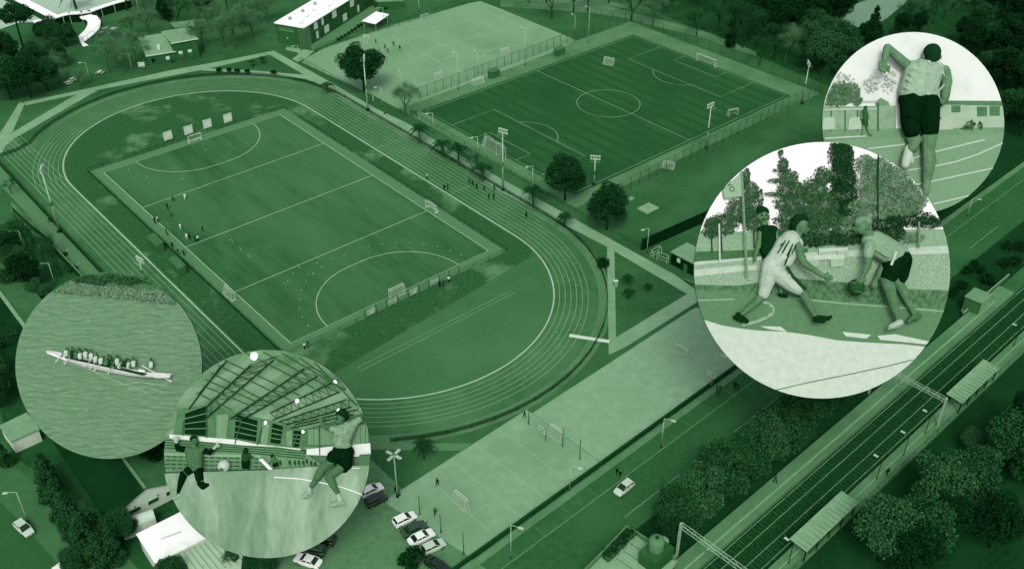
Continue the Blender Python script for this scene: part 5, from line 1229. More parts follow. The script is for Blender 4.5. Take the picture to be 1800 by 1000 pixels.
for px, ps, t, b, l in (((751, 315), 'walk', P_, D_, 'person in white top walking on the track inner lanes'), ((781, 335), 'walk', D_, D_, 'shorter person in black of the pair on the inner lanes'), ((787, 334), 'stand', D_, D_, 'taller person in black of the pair on the inner lanes')):
    person(px, ps, t, b, l)
for px in ((825, 323), (831, 328), (838, 333), (851, 335), (859, 351), (868, 351), (869, 336)): person(px, 'walk', D_, D_, 'person in black in the loose line crossing the outer track lanes', 'walkers on the outer lanes')
person((925, 384), 'stand', D_, D_, 'person in black alone at the track fence before the bend')
for px in ((661, 78), (677, 88), (682, 94), (692, 82), (703, 89)): person(px, 'run', D_, D_, 'player in dark clothes on the upper court', 'players on the upper court')
person((616, 92), 'stand', Mi, D_, 'person in muted clothes at the court edge behind the round tree')
person((677, 207), 'walk', D_, P_, 'person walking on the main path below the court tree')
for px, l in (((769, 853), 'person in dark clothes running on the near court slab'), ((765, 905), 'goalkeeper in muted clothes by the futsal goal on the near slab'), ((922, 734), 'person in black at the slab seam beside the track fence'), ((696, 866), 'person in black standing at the petal lamp mast'), ((88, 391), 'person in black walking along the side wall of the sprint straight'), ((1362, 848), 'person in black waiting on the street side platform'), ((1559, 835), 'person in black waiting on the park side platform')):
    person(px, 'walk', Mi if 'muted' in l else D_, D_, l, z=.95 if 'platform' in l else .07)
for px in ((1084, 834), (1090, 839)): person(px, 'walk', D_, D_, 'person in black of the pair crossing the street by the silver car', 'pair crossing the street')
for px in ((1291, 683), (1296, 685)): person(px, 'walk', D_, D_, 'person in black of the pair on the painted street bays', 'pair on the street bays')
for px in ((1259, 690), (1265, 688), (1263, 695)): person(px, 'stand', Mi, Mi, 'person in muted clothes of the group at the street kerb', 'group at the street kerb')
for px, t in (((773, 505), D_), ((779, 503), D_), ((789, 497), P_), ((536, 614), P_), ((542, 611), D_)): person(px, 'stand', t, D_, ('person in pale top' if t == P_ else 'person in dark top')+' behind the '+('banner fence' if px[0] > 700 else 'hockey corner fence by the apron'), 'spectators behind the end fence')
for px in ((298, 40), (300, 41)): person(px, 'stand', D_, D_, 'person in black of the pair on the lawn behind the clubhouse', 'pair behind the clubhouse')

# ------------------------------------------------------------------ four big round picture boards standing on the site
BD = 1.0
class Board:
    def __init__(s, cx, cy, r, zb, label):
        s.cx, s.cy, s.r = cx, cy, r
        p = G(cx, cy+r, zb); D = (p-Vector((0, 0, CAMH))).dot(FW); s.s = D/F
        o = Vector((0, 0, CAMH))+ray(cx, cy)*D
        s.mtx = Matrix(((RT.x*s.s, UPV.x*s.s, -FW.x*s.s, o.x), (RT.y*s.s, UPV.y*s.s, -FW.y*s.s, o.y), (RT.z*s.s, UPV.z*s.s, -FW.z*s.s, o.z), (0, 0, 0, 1)))
        s.root = bpy.data.objects.new('picture_board', None); C.objects.link(s.root); s.root.matrix_world = s.mtx
        tag(s.root, label, 'picture board', 'round picture boards'); s.k = 0; s.org = o
        n = 128; circ = [(r*math.cos(2*math.pi*i/n), r*math.sin(2*math.pi*i/n)) for i in range(n)]
        m = MB(); m.add([(x, y, -6) for x, y in circ]+[(x, y, -.5) for x, y in circ], [tuple(reversed(range(n))), tuple(range(n, 2*n))]+[(i, (i+1) % n, n+(i+1) % n, n+i) for i in range(n)])
        m.build('backing', 'steel_mid', s.root)
        # two struts from behind the disc straight down to the ground
        inv = s.mtx.inverted()
        for sx_ in (-.3, .3):
            t = s.mtx @ Vector((sx_*r, 0, -5)); f_ = Vector((t.x*1.1, t.y+r*s.s*1.0, 0)); MB().tube(inv @ t, inv @ f_, .5/s.s, .5/s.s, 8).build('strut', 'steel_dark', s.root)
    def loc(s, p, dz=0): return (p[0]-s.cx, s.cy-p[1], dz)
    def clip(s, poly, inset=.0):
        """clip pixel polygon to the disc (Sutherland-Hodgman against a 96-gon)"""
        q = [(p[0]-s.cx, s.cy-p[1]) for p in poly]; n = 96; rr_ = (s.r-inset)
        for i in range(n):
            a = 2*math.pi*(i+.5)/n; nx_, ny_ = math.cos(a), math.sin(a); lim = rr_*math.cos(math.pi/n)+.03; out = []
            for j in range(len(q)):
                A, B = q[j-1], q[j]; da, db = A[0]*nx_+A[1]*ny_-lim, B[0]*nx_+B[1]*ny_-lim
                if (da < 0) != (db < 0):
                    t = da/(da-db); out.append((A[0]+(B[0]-A[0])*t, A[1]+(B[1]-A[1])*t))
                if db < 0: out.append(B)
            q = out
            if not q: return []
        return q
    def area(s, name, poly, mat, dz=None, thick=.6):
        """a flat cut panel mounted on the disc"""
        q = s.clip(poly)
        if len(q) < 3: return
        if dz is None: s.k += 1; dz = s.k*.12
        n = len(q); ar = sum(q[i][0]*q[(i+1) % n][1]-q[(i+1) % n][0]*q[i][1] for i in range(n))
        if ar < 0: q = q[::-1]
        m = MB(); m.add([(x, y, -.4) for x, y in q]+[(x, y, dz) for x, y in q], [tuple(range(n, 2*n))]+[(i, (i+1) % n, n+(i+1) % n, n+i) for i in range(n)])
        return m.build(name, mat, s.root)
    def line(s, name, pts, w, mat, dz=None, closed=False):
        if dz is None: s.k += 1; dz = s.k*.12
        m = MB()
        for a, b in zip(pts, pts[1:]):
            d = Vector((b[0]-a[0], b[1]-a[1])).normalized(); n = Vector((-d.y, d.x))*w/2; e = d*w*.2
            q = s.clip([(a[0]+n.x-e.x, a[1]+n.y-e.y), (b[0]+n.x+e.x, b[1]+n.y+e.y), (b[0]-n.x+e.x, b[1]-n.y+e.y), (a[0]-n.x-e.x, a[1]-n.y-e.y)])
            if len(q) >= 3: m.add([(x, y, dz) for x, y in q], [tuple(range(len(q)))])
        if m.f: return m.build(name, mat, s.root)
    def bar(s, name, pts, w, mat, dz=3):
        m = MB()
        for a, b in zip(pts, pts[1:]):
            if math.hypot(a[0]-s.cx, a[1]-s.cy) > s.r or math.hypot(b[0]-s.cx, b[1]-s.cy) > s.r: continue
            m.tube(s.loc(a, dz), s.loc(b, dz), w/2, w/2, 6)
        if m.f: return m.build(name, mat, s.root)
    def leaves(s, name, lumps, n, size, mat, seed, dz=6, parent=None):
        """relief foliage: lumps (x, y, rx, ry) in pixels"""
        rng = np.random.default_rng(seed); L_ = np.array(lumps, float); w = L_[:, 2]*L_[:, 3]; k = rng.choice(len(L_), n, p=w/w.sum())
        a = rng.uniform(0, 6.283, n); rad = np.sqrt(rng.uniform(0, 1, n))*rng.uniform(.8, 1.15, n)
        x = L_[k, 0]+np.cos(a)*rad*L_[k, 2]; y = L_[k, 1]+np.sin(a)*rad*L_[k, 3]
        z = dz*np.sqrt(np.clip(1-rad**2, 0, 1))+rng.uniform(.5, 2.5, n)
        keep = np.hypot(x-s.cx, y-s.cy) < s.r-size
        pos = np.stack([x-s.cx, s.cy-y, z], 1)[keep]
        me = leaf_mesh(name, pos, size, rng, up=.6); me.materials.append(mat if not isinstance(mat, str) else MATS[mat])
        return put(name, me, parent or s.root)
    def figure(s, caps, mats, label, voxel=.8, name='person', cat='person', smooth=7, group=None):
        c2 = [(s.loc(a[:2], a[2]), s.loc(b[:2], b[2]), r0, r1, mi) for a, b, r0, r1, mi in caps]
        me = blob(name, c2, voxel, mats, smooth)
        # leave out what reaches past the disc's rim
        bm = bmesh.new(); bm.from_mesh(me); dv_ = [v for v in bm.verts if math.hypot(v.co.x, v.co.y) > s.r-.3]
        if dv_: bmesh.ops.delete(bm, geom=dv_, context='VERTS'); bm.to_mesh(me)
        bm.free()
        o = bpy.data.objects.new(name, me); C.objects.link(o); o.matrix_world = s.mtx
        return tag(o, label, cat, group)
# tones for what the boards show (they face the light squarely)
BK = .76
def B_(name, v, dv=5, sc=.12, **k): return M('board_'+name, v, dv, sc, coord='obj', k=BK, **k)
B_('sky', 236, 3, .02, coarse=(222, .012, .5, .7)); B_('skyw', 250, 2, .02)
# ---- runner
b1 = Board(1605, 217, 160, 9.0, 'round picture board showing a sprinter from behind on a running track')
b1.area('sky', [(1400, 40), (1800, 40), (1800, 250), (1400, 250)], 'board_sky')
b1.leaves('far_trees_foliage', [(1462, 165, 16, 16), (1480, 158, 18, 14), (1498, 162, 14, 16), (1505, 176, 10, 10), (1470, 178, 26, 10), (1450, 172, 10, 14)], 1500, 2.2, B_('blurtree', 138, 14, .08), 2, 3)
b1.leaves('soft_tree_foliage', [(1560, 140, 16, 22), (1530, 150, 14, 16), (1480, 140, 20, 12)], 260, 2.2, B_('haze_leaf', 214, 8), 3, 3)
b1.area('far_trees', [(1538, 180), (1548, 172), (1562, 180), (1568, 196), (1566, 232), (1540, 232)], B_('blurtree2', 150, 10, .1))
b1.area('fence_band', [(1430, 188), (1575, 186), (1575, 232), (1430, 232)], B_('fenceband', 168, 12, .06))
b1.area('building', [(1640, 180), (1780, 180), (1780, 228), (1640, 228)], B_('bldg', 188, 8, .05))
b1.area('building_roof', [(1640, 177), (1780, 178), (1780, 187), (1640, 184)], B_('bldgroof', 128, 10, .1))
for x0, x1, y0, y1 in ((1717, 1735, 188, 205), (1739, 1757, 187, 204), (1672, 1688, 186, 198)): b1.area('window', [(x0, y0), (x1, y0), (x1, y1), (x0, y1)], B_('bwin', 122, 10, .1))
b1.area('lawn', [(1430, 228), (1790, 224), (1790, 262), (1430, 262)], B_('lawn1', 152, 8, .05))
b1.area('track', [(1430, 250), (1520, 246), (1640, 240), (1800, 232), (1800, 400), (1430, 400)], B_('track1', 158, 6, .25, detail=8))
for x in (1461, 1485, 1507): b1.line('fence_post', [(x, 192), (x, 232)], 2.2, B_('fpost', 110))
b1.line('fence_post', [(1543, 182), (1543, 230)], 3, 'board_fpost')
for y in (181, 194): b1.line('fence_rail', [(1445, y), (1540, y-2)], 3, B_('pale1', 196))
for x0, x1 in ((1650, 1672), (1447, 1466), (1492, 1512)): b1.area('white_shape', [(x0, 208), (x1, 206), (x1+2, 228), (x0-2, 229)], 'board_pale1')
b1.leaves('bush_foliage', [(1706, 220, 9, 9), (1694, 225, 6, 4), (1722, 222, 4, 8)], 160, 1.6, B_('bush1', 98, 12), 4, 3)
LN = B_('line1', 206, 4)
for pts in ([(1525, 262), (1560, 258), (1590, 254)], [(1593, 282), (1640, 268), (1730, 246)], [(1595, 300), (1640, 293), (1678, 285), (1715, 273), (1764, 251)], [(1600, 327), (1680, 310), (1750, 295)], [(1640, 359), (1712, 342)], [(1450, 244), (1520, 240)]): b1.line('lane_line', pts, 2.6, LN)
B_('skin1', 138, 16, .05, rough=.6); B_('hair1', 58, 12, .5); B_('vest', 182, 12, .05, bump=.9); B_('shorts', 38, 6, .1, bump=.9); B_('shoe', 206, 12, .3); B_('vest_trim', 212)
sk, ha, ve, sh, so = 0, 1, 2, 3, 4
runner = [((1632, 100, 16), (1632, 96, 16), 14.5, 15.5, ha), ((1632, 103, 18), (1632, 106, 18), 13.5, 12, ha), ((1632, 110, 14), (1628, 122, 13), 9, 10, sk), ((1617.5, 101, 14), (1617.5, 104, 14), 3, 3, sk), ((1646.5, 102, 14), (1646.5, 105, 14), 3, 3, sk),
  ((1596, 122, 14), (1640, 124, 14), 12, 13, ve), ((1600, 128, 14), (1590, 165, 16), 17, 17, ve), ((1632, 130, 14), (1622, 168, 16), 19, 18, ve), ((1612, 125, 15), (1606, 165, 18), 18, 18, ve), ((1590, 158, 15), (1590, 168, 15), 14, 14, ve),
  ((1636, 165, 15), (1637, 174, 15), 10, 9, ve),
  ((1592, 122, 15), (1570, 105, 20), 9.5, 8.5, sk), ((1570, 105, 20), (1551, 90, 24), 8.5, 7, sk), ((1551, 90, 24), (1547, 104, 27), 7.2, 6.8, sk), ((1547, 104, 27), (1543, 117, 28), 6.4, 4.8, sk),
  ((1543, 120, 28), (1541, 127, 28), 6.5, 6.5, sk), ((1536, 121, 30), (1534, 128, 32), 3, 2.6, sk), ((1540, 124, 33), (1538, 132, 33), 3, 2.6, sk), ((1545, 125, 34), (1543, 134, 33), 3, 2.6, sk), ((1550, 125, 33), (1550, 132, 32), 2.8, 2.4, sk), ((1536, 117, 30), (1541, 115, 34), 2.8, 2.4, sk),
  ((1655, 128, 12), (1659, 146, 12), 10.5, 10, sk), ((1659, 146, 12), (1656, 172, 12), 9.5, 8, sk), ((1656, 176, 10), (1648, 186, 6), 7.5, 6, sk),
  ((1590, 178, 16), (1622, 180, 16), 17, 18, sh), ((1592, 184, 20), (1593, 218, 18), 18.5, 16.5, sh), ((1625, 186, 20), (1626, 222, 18), 19, 17.5, sh), ((1594, 222, 17), (1596, 231, 17), 16, 15, sh), ((1627, 224, 17), (1627, 230, 17), 16.8, 16.2, sh),
  ((1598, 232, 14), (1600, 246, 10), 13.5, 12, sk), ((1603, 248, 12), (1594, 264, 24), 11.5, 8, sk), ((1641, 114, 25), (1649, 140, 27), 1.1, 1.1, 5), ((1617, 113, 24), (1642, 114, 25), 1.0, 1.0, 5), ((1600, 258, 9), (1606, 262, 6), 8, 6, sk),
  ((1628, 232, 15), (1626, 262, 14), 15, 11.5, sk), ((1626, 262, 13), (1627, 285, 17), 10.5, 12, sk), ((1627, 285, 17), (1624, 318, 13), 12, 7.5, sk), ((1624, 318, 13), (1622, 340, 12), 7.2, 6, sk),
  ((1590, 264, 19), (1586, 282, 22), 7, 9, so), ((1586, 282, 22), (1583, 292, 22), 9, 7.5, so), ((1590, 268, 18), (1594, 286, 20), 6, 5, so)]
runner += [((1636, 170, 18), (1640, 180, 18), 8, 6, ve), ((1620, 176, 26), (1636, 182, 26), 6, 6, ve)] + [((1582, 146, 31), (1604, 166, 31), 2.4, 1.68, 2), ((1586, 136, 31), (1600, 150, 31), 2.2, 1.54, 2), ((1640, 140, 31), (1620, 168, 31), 2.4, 1.68, 2), ((1632, 132, 31), (1606, 160, 31), 2, 1.4, 2), ((1646, 156, 31), (1630, 174, 31), 2.2, 1.54, 2), ((1578, 160, 31), (1596, 170, 31), 2.2, 1.54, 2)] + [((1582, 186, 35), (1600, 196, 35), 2.2, 1.54, 3), ((1640, 190, 35), (1618, 204, 35), 2.2, 1.54, 3), ((1584, 210, 35), (1602, 218, 35), 2, 1.4, 3), ((1638, 214, 35), (1616, 222, 35), 2, 1.4, 3)]
b1.figure(runner, ['board_skin1', 'board_hair1', 'board_vest', 'board_shorts', 'board_shoe', 'board_vest_trim'], 'sprinter seen from behind in pale vest and dark tight shorts on a round board')
# vest lettering, softly curved across the shoulders; unreadable in the photograph, so plain strokes of the same size
m = MB()
for i in range(13):
    f = i/12; x = 1590+50*f; y = 127+8*f+3*math.sin(f*3.1); hgt_ = 4.2+1.5*math.sin(i*2.1)
    m.box(b1.loc((x, y), 33.2-4*abs(f-.45)), (1.1, hgt_, 1.0), 0); m.box(b1.loc((x+1.1, y+1.2*math.sin(i*1.7)), 33.2-4*abs(f-.45)), (2.0, 1.0, 1.0), 0)
m.build('vest_lettering', 'board_vest_trim', b1.root)
sm1 = [((1520, 190, 5), (1520, 192, 5), 3.2, 3.2, 1), ((1518, 198, 5), (1519, 212, 5), 5.2, 5, 1), ((1519, 214, 5), (1520, 220, 5), 5, 4.6, 3), ((1517, 222, 5), (1515, 235, 5), 2.3, 1.8, 0), ((1522, 222, 5), (1527, 236, 5), 2.3, 1.8, 0), ((1515, 236, 5), (1513, 238, 5), 1.8, 1.6, 0), ((1528, 237, 5), (1531, 238, 5), 1.8, 1.5, 0), ((1514, 198, 5), (1512, 210, 5), 1.8, 1.6, 0), ((1523, 198, 5), (1526, 208, 5), 1.8, 1.6, 0)]
b1.figure(sm1, [B_('blurskin', 150), B_('blurdark', 96), 'board_vest', B_('blurshort', 92)], 'small blurred runner in dark top far behind the sprinter', .5)

# ---- basketball
b2 = Board(1445, 475, 225, 22.0, 'large round picture board showing two men playing basketball outdoors')
b2.area('sky', [(1200, 240), (1700, 240), (1700, 450), (1200, 450)], 'board_skyw')
b2.area('meadow', [(1200, 408), (1700, 402), (1700, 446), (1200, 450)], B_('meadow', 168, 14, .15, detail=8))
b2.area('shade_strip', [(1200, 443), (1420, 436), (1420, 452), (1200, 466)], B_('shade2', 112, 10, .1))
b2.area('footpath', [(1200, 462), (1420, 444), (1700, 430), (1700, 446), (1420, 466), (1200, 486)], B_('footpath', 202, 8, .06))
b2.area('lawn', [(1200, 468), (1300, 458), (1700, 444), (1700, 520), (1200, 520)], B_('lawn2', 170, 22, .25, detail=9))
b2.area('footpath', [(1200, 476), (1290, 468), (1330, 466), (1330, 474), (1200, 488)], 'board_footpath')
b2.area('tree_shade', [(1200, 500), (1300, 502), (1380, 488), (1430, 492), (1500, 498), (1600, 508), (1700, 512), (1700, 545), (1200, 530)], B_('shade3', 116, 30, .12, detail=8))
b2.area('court', [(1200, 508), (1290, 515), (1420, 524), (1560, 536), (1700, 545), (1700, 720), (1200, 720)], B_('court2', 134, 6, .12, detail=7))  # tree shade over the court is put into this darker tone
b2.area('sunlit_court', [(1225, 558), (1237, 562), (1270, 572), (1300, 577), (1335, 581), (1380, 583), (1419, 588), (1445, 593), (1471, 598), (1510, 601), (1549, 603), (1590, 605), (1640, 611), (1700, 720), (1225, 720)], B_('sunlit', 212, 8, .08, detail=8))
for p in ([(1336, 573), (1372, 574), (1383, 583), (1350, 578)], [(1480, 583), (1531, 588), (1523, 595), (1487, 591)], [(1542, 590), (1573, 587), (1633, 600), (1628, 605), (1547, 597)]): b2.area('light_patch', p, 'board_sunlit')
PL = B_('courtline', 178, 6)
b2.line('court_line', [(1400, 525), (1480, 533), (1560, 539), (1670, 548)], 2.2, PL)
b2.line('court_line', [(1222, 528), (1290, 526)], 2, PL)
b2.line('court_arc', [(1341, 530), (1352, 534), (1359, 541), (1359, 549), (1349, 557), (1330, 565), (1306, 571)], 5, PL)
b2.line('crack', [(1364, 685), (1420, 672), (1500, 656), (1560, 643), (1604, 632)], 1.4, B_('crack', 96, 20, .3))
TD, TM, TL_ = M('board_leaf_dark', 66, leaf=24, k=BK), M('board_leaf_mid', 98, leaf=24, k=BK), M('board_leaf_light', 136, leaf=28, k=BK)
b2.leaves('cypress_foliage', [(1478, 275, 22, 28), (1480, 310, 24, 28), (1480, 345, 26, 26), (1478, 255, 18, 16), (1490, 375, 26, 22)], 4940, 1.9, TD, 11, 9)
b2.leaves('conifer_foliage', [(1371, 268, 4, 10), (1376, 290, 9, 14), (1384, 312, 18, 14), (1392, 335, 28, 16), (1398, 358, 38, 18), (1405, 385, 44, 22), (1400, 412, 46, 18), (1366, 300, 10, 3), (1362, 318, 14, 4), (1358, 342, 16, 4)], 5700, 1.8, TM, 12, 9)
b2.leaves('left_trees_foliage', [(1310, 312, 8, 20), (1318, 340, 16, 22), (1300, 370, 26, 22), (1325, 385, 26, 22), (1270, 395, 26, 20), (1250, 400, 18, 18), (1335, 350, 6, 20)], 4180, 1.8, TM, 13, 8)
b2.leaves('broad_tree_foliage', [(1430, 335, 24, 22), (1445, 310, 16, 16), (1455, 360, 24, 22), (1440, 385, 30, 20), (1470, 390, 30, 20)], 3800, 1.9, TM, 14, 9)
b2.leaves('broad_tree_foliage', [(1520, 290, 18, 18), (1545, 300, 24, 24), (1570, 320, 34, 28), (1600, 345, 32, 24), (1540, 345, 34, 26), (1585, 365, 36, 18), (1515, 325, 16, 18), (1500, 375, 22, 26), (1490, 395, 22, 22), (1535, 375, 34, 14)], 7980, 1.9, TL_, 15, 11)
b2.leaves('hedge_foliage', [(1600, 385, 46, 14), (1560, 392, 36, 12), (1630, 392, 30, 10), (1570, 410, 22, 14), (1480, 418, 40, 14), (1430, 420, 34, 14), (1530, 412, 30, 14)], 4940, 1.7, TD, 16, 7)
b2.leaves('low_growth_foliage', [(1490, 415, 34, 16), (1440, 418, 30, 14), (1600, 418, 26, 10), (1390, 424, 20, 10)], 1900, 1.4, TL_, 17, 5)
PO = B_('pole', 152, 8); PD = B_('pole_dark', 66)
b2.bar('pole', [(1301.5, 303), (1311, 487)], 5, PO, 9)
b2.bar('pole', [(1538, 274), (1537, 402)], 3, PD, 16)
b2.bar('post', [(1612, 390), (1612, 436)], 4, PO, 9)
b2.bar('goal_frame', [(1235, 394), (1262, 394), (1263, 458)], 3.2, B_('goalw', 214), 11)
for x, y0, y1 in ((1250, 412, 444), (1267, 415, 442), (1324, 395, 436), (1405, 412, 434), (1422, 398, 432)): b2.bar('trunk', [(x, y0), (x+1, y1)], 2.4, PD, 4)
so_ = b2.area('sign', [(1269, 333), (1302, 305), (1303, 346), (1271, 350)], B_('sign2', 178, 6), 10)
tx = text_obj('VO', 13, B_('signtext', 74), b2.loc((1282, 330), 10.4), (0, 0, math.radians(-62)), b2.root, 'sign_lettering'); tx.scale = (1, 1, 2)
def bench(b, x0, x1, y0, y1, dz, leg=.3):
    W_ = B_('benchw', 206, 8, .1); b.area('bench_top', [(x0, y0+2), (x1, y0), (x1, y0+(y1-y0)*.35), (x0, y0+2+(y1-y0)*.4)], W_, dz)
    for u in (0, .64): b.area('bench_leg', [(lerp(x0, x1, u), y0+3), (lerp(x0, x1, u+.34), y0+3), (lerp(x0, x1, u+.34), y1-2), (lerp(x0, x1, u), y1)], B_('benchl', 186, 8, .1), dz-.3)
bench(b2, 1438, 1489, 435, 451, 4); bench(b2, 1415, 1483, 447, 470, 5)
B_('skin2', 128, 12, .08, rough=.6); B_('hair2', 52, 10, .5); B_('singlet', 50, 7, bump=.9); B_('whitekit', 202, 8, .08, bump=.9); B_('stripe', 76); B_('greyshirt', 168, 8, .08, bump=.9); B_('darkshorts', 40, 6, bump=.9); B_('darkshoe', 48, 10, .4); B_('whiteshoe', 190, 10, .4); B_('hairgrey', 150, 24, .4)
p1 = [((1338, 382, 8), (1339, 378, 8), 9.5, 10, 0), ((1337, 372, 8), (1341, 373, 8), 9.5, 9, 1), ((1341, 390, 8), (1343, 398, 8), 5.5, 6, 0), ((1335, 405, 8), (1357, 404, 8), 6.5, 8, 2), ((1343, 404, 8), (1344, 440, 8), 10, 10, 2), ((1352, 406, 8), (1352, 440, 8), 10, 10, 2), ((1360, 404, 8), (1364, 425, 7), 6, 5, 0), ((1334, 408, 9), (1331, 432, 9), 5, 4.5, 0), ((1331, 432, 9), (1325, 450, 10), 4.2, 3.2, 0), ((1325, 452, 10), (1324, 459, 10), 3.4, 2.4, 0),
      ((1346, 444, 7), (1350, 480, 5), 9, 8, 3), ((1352, 444, 7), (1365, 478, 5), 8, 7, 3), ((1365, 478, 5), (1372, 512, 5), 6, 4, 0), ((1370, 518, 5), (1380, 520, 6), 4, 3.5, 4), ((1350, 480, 5), (1348, 508, 5), 6, 4, 0), ((1347, 510, 5), (1353, 513, 6), 4, 3, 4)]
p1 += [((1334.5, 379, 17), (1336, 379, 17), 1.2, 1.2, 1), ((1341.5, 379, 17), (1343, 379, 17), 1.2, 1.2, 1), ((1336, 387, 16), (1341, 387, 16), .9, .9, 1), ((1338.6, 381, 18), (1338.6, 384, 18.6), 1.6, 1.9, 0), ((1349, 381, 8), (1349, 384, 8), 2.2, 2, 0), ((1328.5, 381, 8), (1328.5, 384, 8), 2.2, 2, 0)]
b2.figure(p1, ['board_skin2', 'board_hair2', 'board_singlet', 'board_darkshorts', 'board_darkshoe'], 'man in dark singlet standing behind the two basketball players')
p2 = [((1402, 402, 20), (1403, 396, 20), 11, 12, 0), ((1409, 406, 20), (1411, 410, 20), 5, 4, 0), ((1414.5, 403, 20), (1416, 405, 20), 2.4, 2, 0), ((1396, 389, 20), (1406, 388, 20), 11, 9.5, 1), ((1391, 396, 20), (1391, 402, 20), 8, 6, 1), ((1397, 412, 19), (1392, 420, 18), 8, 9, 0),
      ((1382, 418, 18), (1396, 428, 18), 11, 11, 2), ((1384, 424, 18), (1362, 458, 17), 18, 17, 2), ((1375, 428, 16), (1352, 466, 16), 15, 15, 2), ((1392, 436, 20), (1376, 462, 18), 12, 12, 2), ((1352, 466, 16), (1350, 476, 16), 17, 17, 2),
      ((1392, 432, 27), (1402, 458, 30), 8.5, 7, 0), ((1402, 458, 30), (1408, 466, 31), 6.8, 6.4, 0), ((1408, 466, 31), (1434, 484, 34), 6.2, 4.2, 0), ((1434, 484, 34), (1443, 488, 35), 4.4, 3.6, 0), ((1443, 487, 36), (1453, 488, 36), 1.9, 1.5, 0), ((1443, 489, 35), (1452, 492, 35), 1.9, 1.4, 0), ((1441, 491, 34), (1448, 495, 34), 1.8, 1.4, 0), ((1441, 485, 37), (1449, 484, 37), 1.8, 1.4, 0), ((1438, 483, 37), (1444, 480, 38), 1.8, 1.5, 0),
      ((1350, 478, 15), (1344, 500, 12), 17, 13, 2), ((1344, 500, 12), (1340, 516, 11), 12, 10.5, 2), ((1358, 478, 18), (1384, 500, 22), 16, 13, 2), ((1384, 500, 22), (1396, 507, 23), 12.5, 11.5, 2),
      ((1384, 486, 34), (1405, 507, 34), 3.2, 3.2, 3), ((1375, 470, 34), (1384, 486, 34), 2.6, 3.0, 3), ((1381, 438, 34), (1371, 466, 33), 1.6, 1.6, 3),
      ((1338, 520, 11), (1318, 538, 10), 8, 6, 0), ((1318, 538, 10), (1300, 553, 9), 6.2, 4, 0), ((1296, 553, 9), (1310, 564, 10), 5.2, 4.5, 4), ((1290, 557, 9), (1302, 563, 10), 4, 4, 4),
      ((1402, 510, 23), (1414, 532, 22), 8.5, 7, 0), ((1414, 532, 22), (1426, 553, 21), 7, 4.4, 0), ((1428, 558, 21), (1448, 559, 24), 5.6, 4.2, 4), ((1426, 562, 21), (1440, 564, 23), 4, 3.6, 4), ((1448, 558, 24), (1453, 556, 25), 3.6, 2.8, 4)]
p2 += [((1352, 466, 30), (1372, 452, 33), 2.2, 1.6, 2), ((1346, 476, 30), (1366, 474, 33), 2.2, 1.6, 2), ((1340, 500, 23), (1352, 484, 28), 2.4, 1.6, 2), ((1378, 484, 33), (1392, 500, 33), 2.4, 1.6, 2), ((1364, 484, 33), (1382, 506, 33), 2.2, 1.5, 2), ((1386, 446, 31), (1370, 456, 33), 2, 1.4, 2), ((1411, 399.5, 29), (1412, 399.5, 28.5), .7, .7, 1), ((1409, 396.5, 30), (1413, 396.5, 28), .5, .5, 1), ((1411, 410.5, 25), (1414, 410, 24), .9, .9, 1), ((1399, 401, 31), (1399, 404.5, 31), 2.0, 1.8, 0), ((1362, 452, 33), (1374, 430, 34), 1.0, 1.0, 3)]
b2.figure(p2, ['board_skin2', 'board_hair2', 'board_whitekit', 'board_stripe', 'board_darkshoe'], 'young man in white basketball kit lunging with one arm stretched out')
m = MB()
for (x0, y0, x1, y1) in ((1371, 424, 1358, 446), (1378, 424, 1366, 446), (1369, 429, 1362, 432), (1384, 430, 1374, 450), (1390, 432, 1382, 448)): m.tube(b2.loc((x0, y0), 36), b2.loc((x1, y1), 35), 1.1, 1.1, 5)
m.build('shirt_number', 'board_stripe', b2.root)
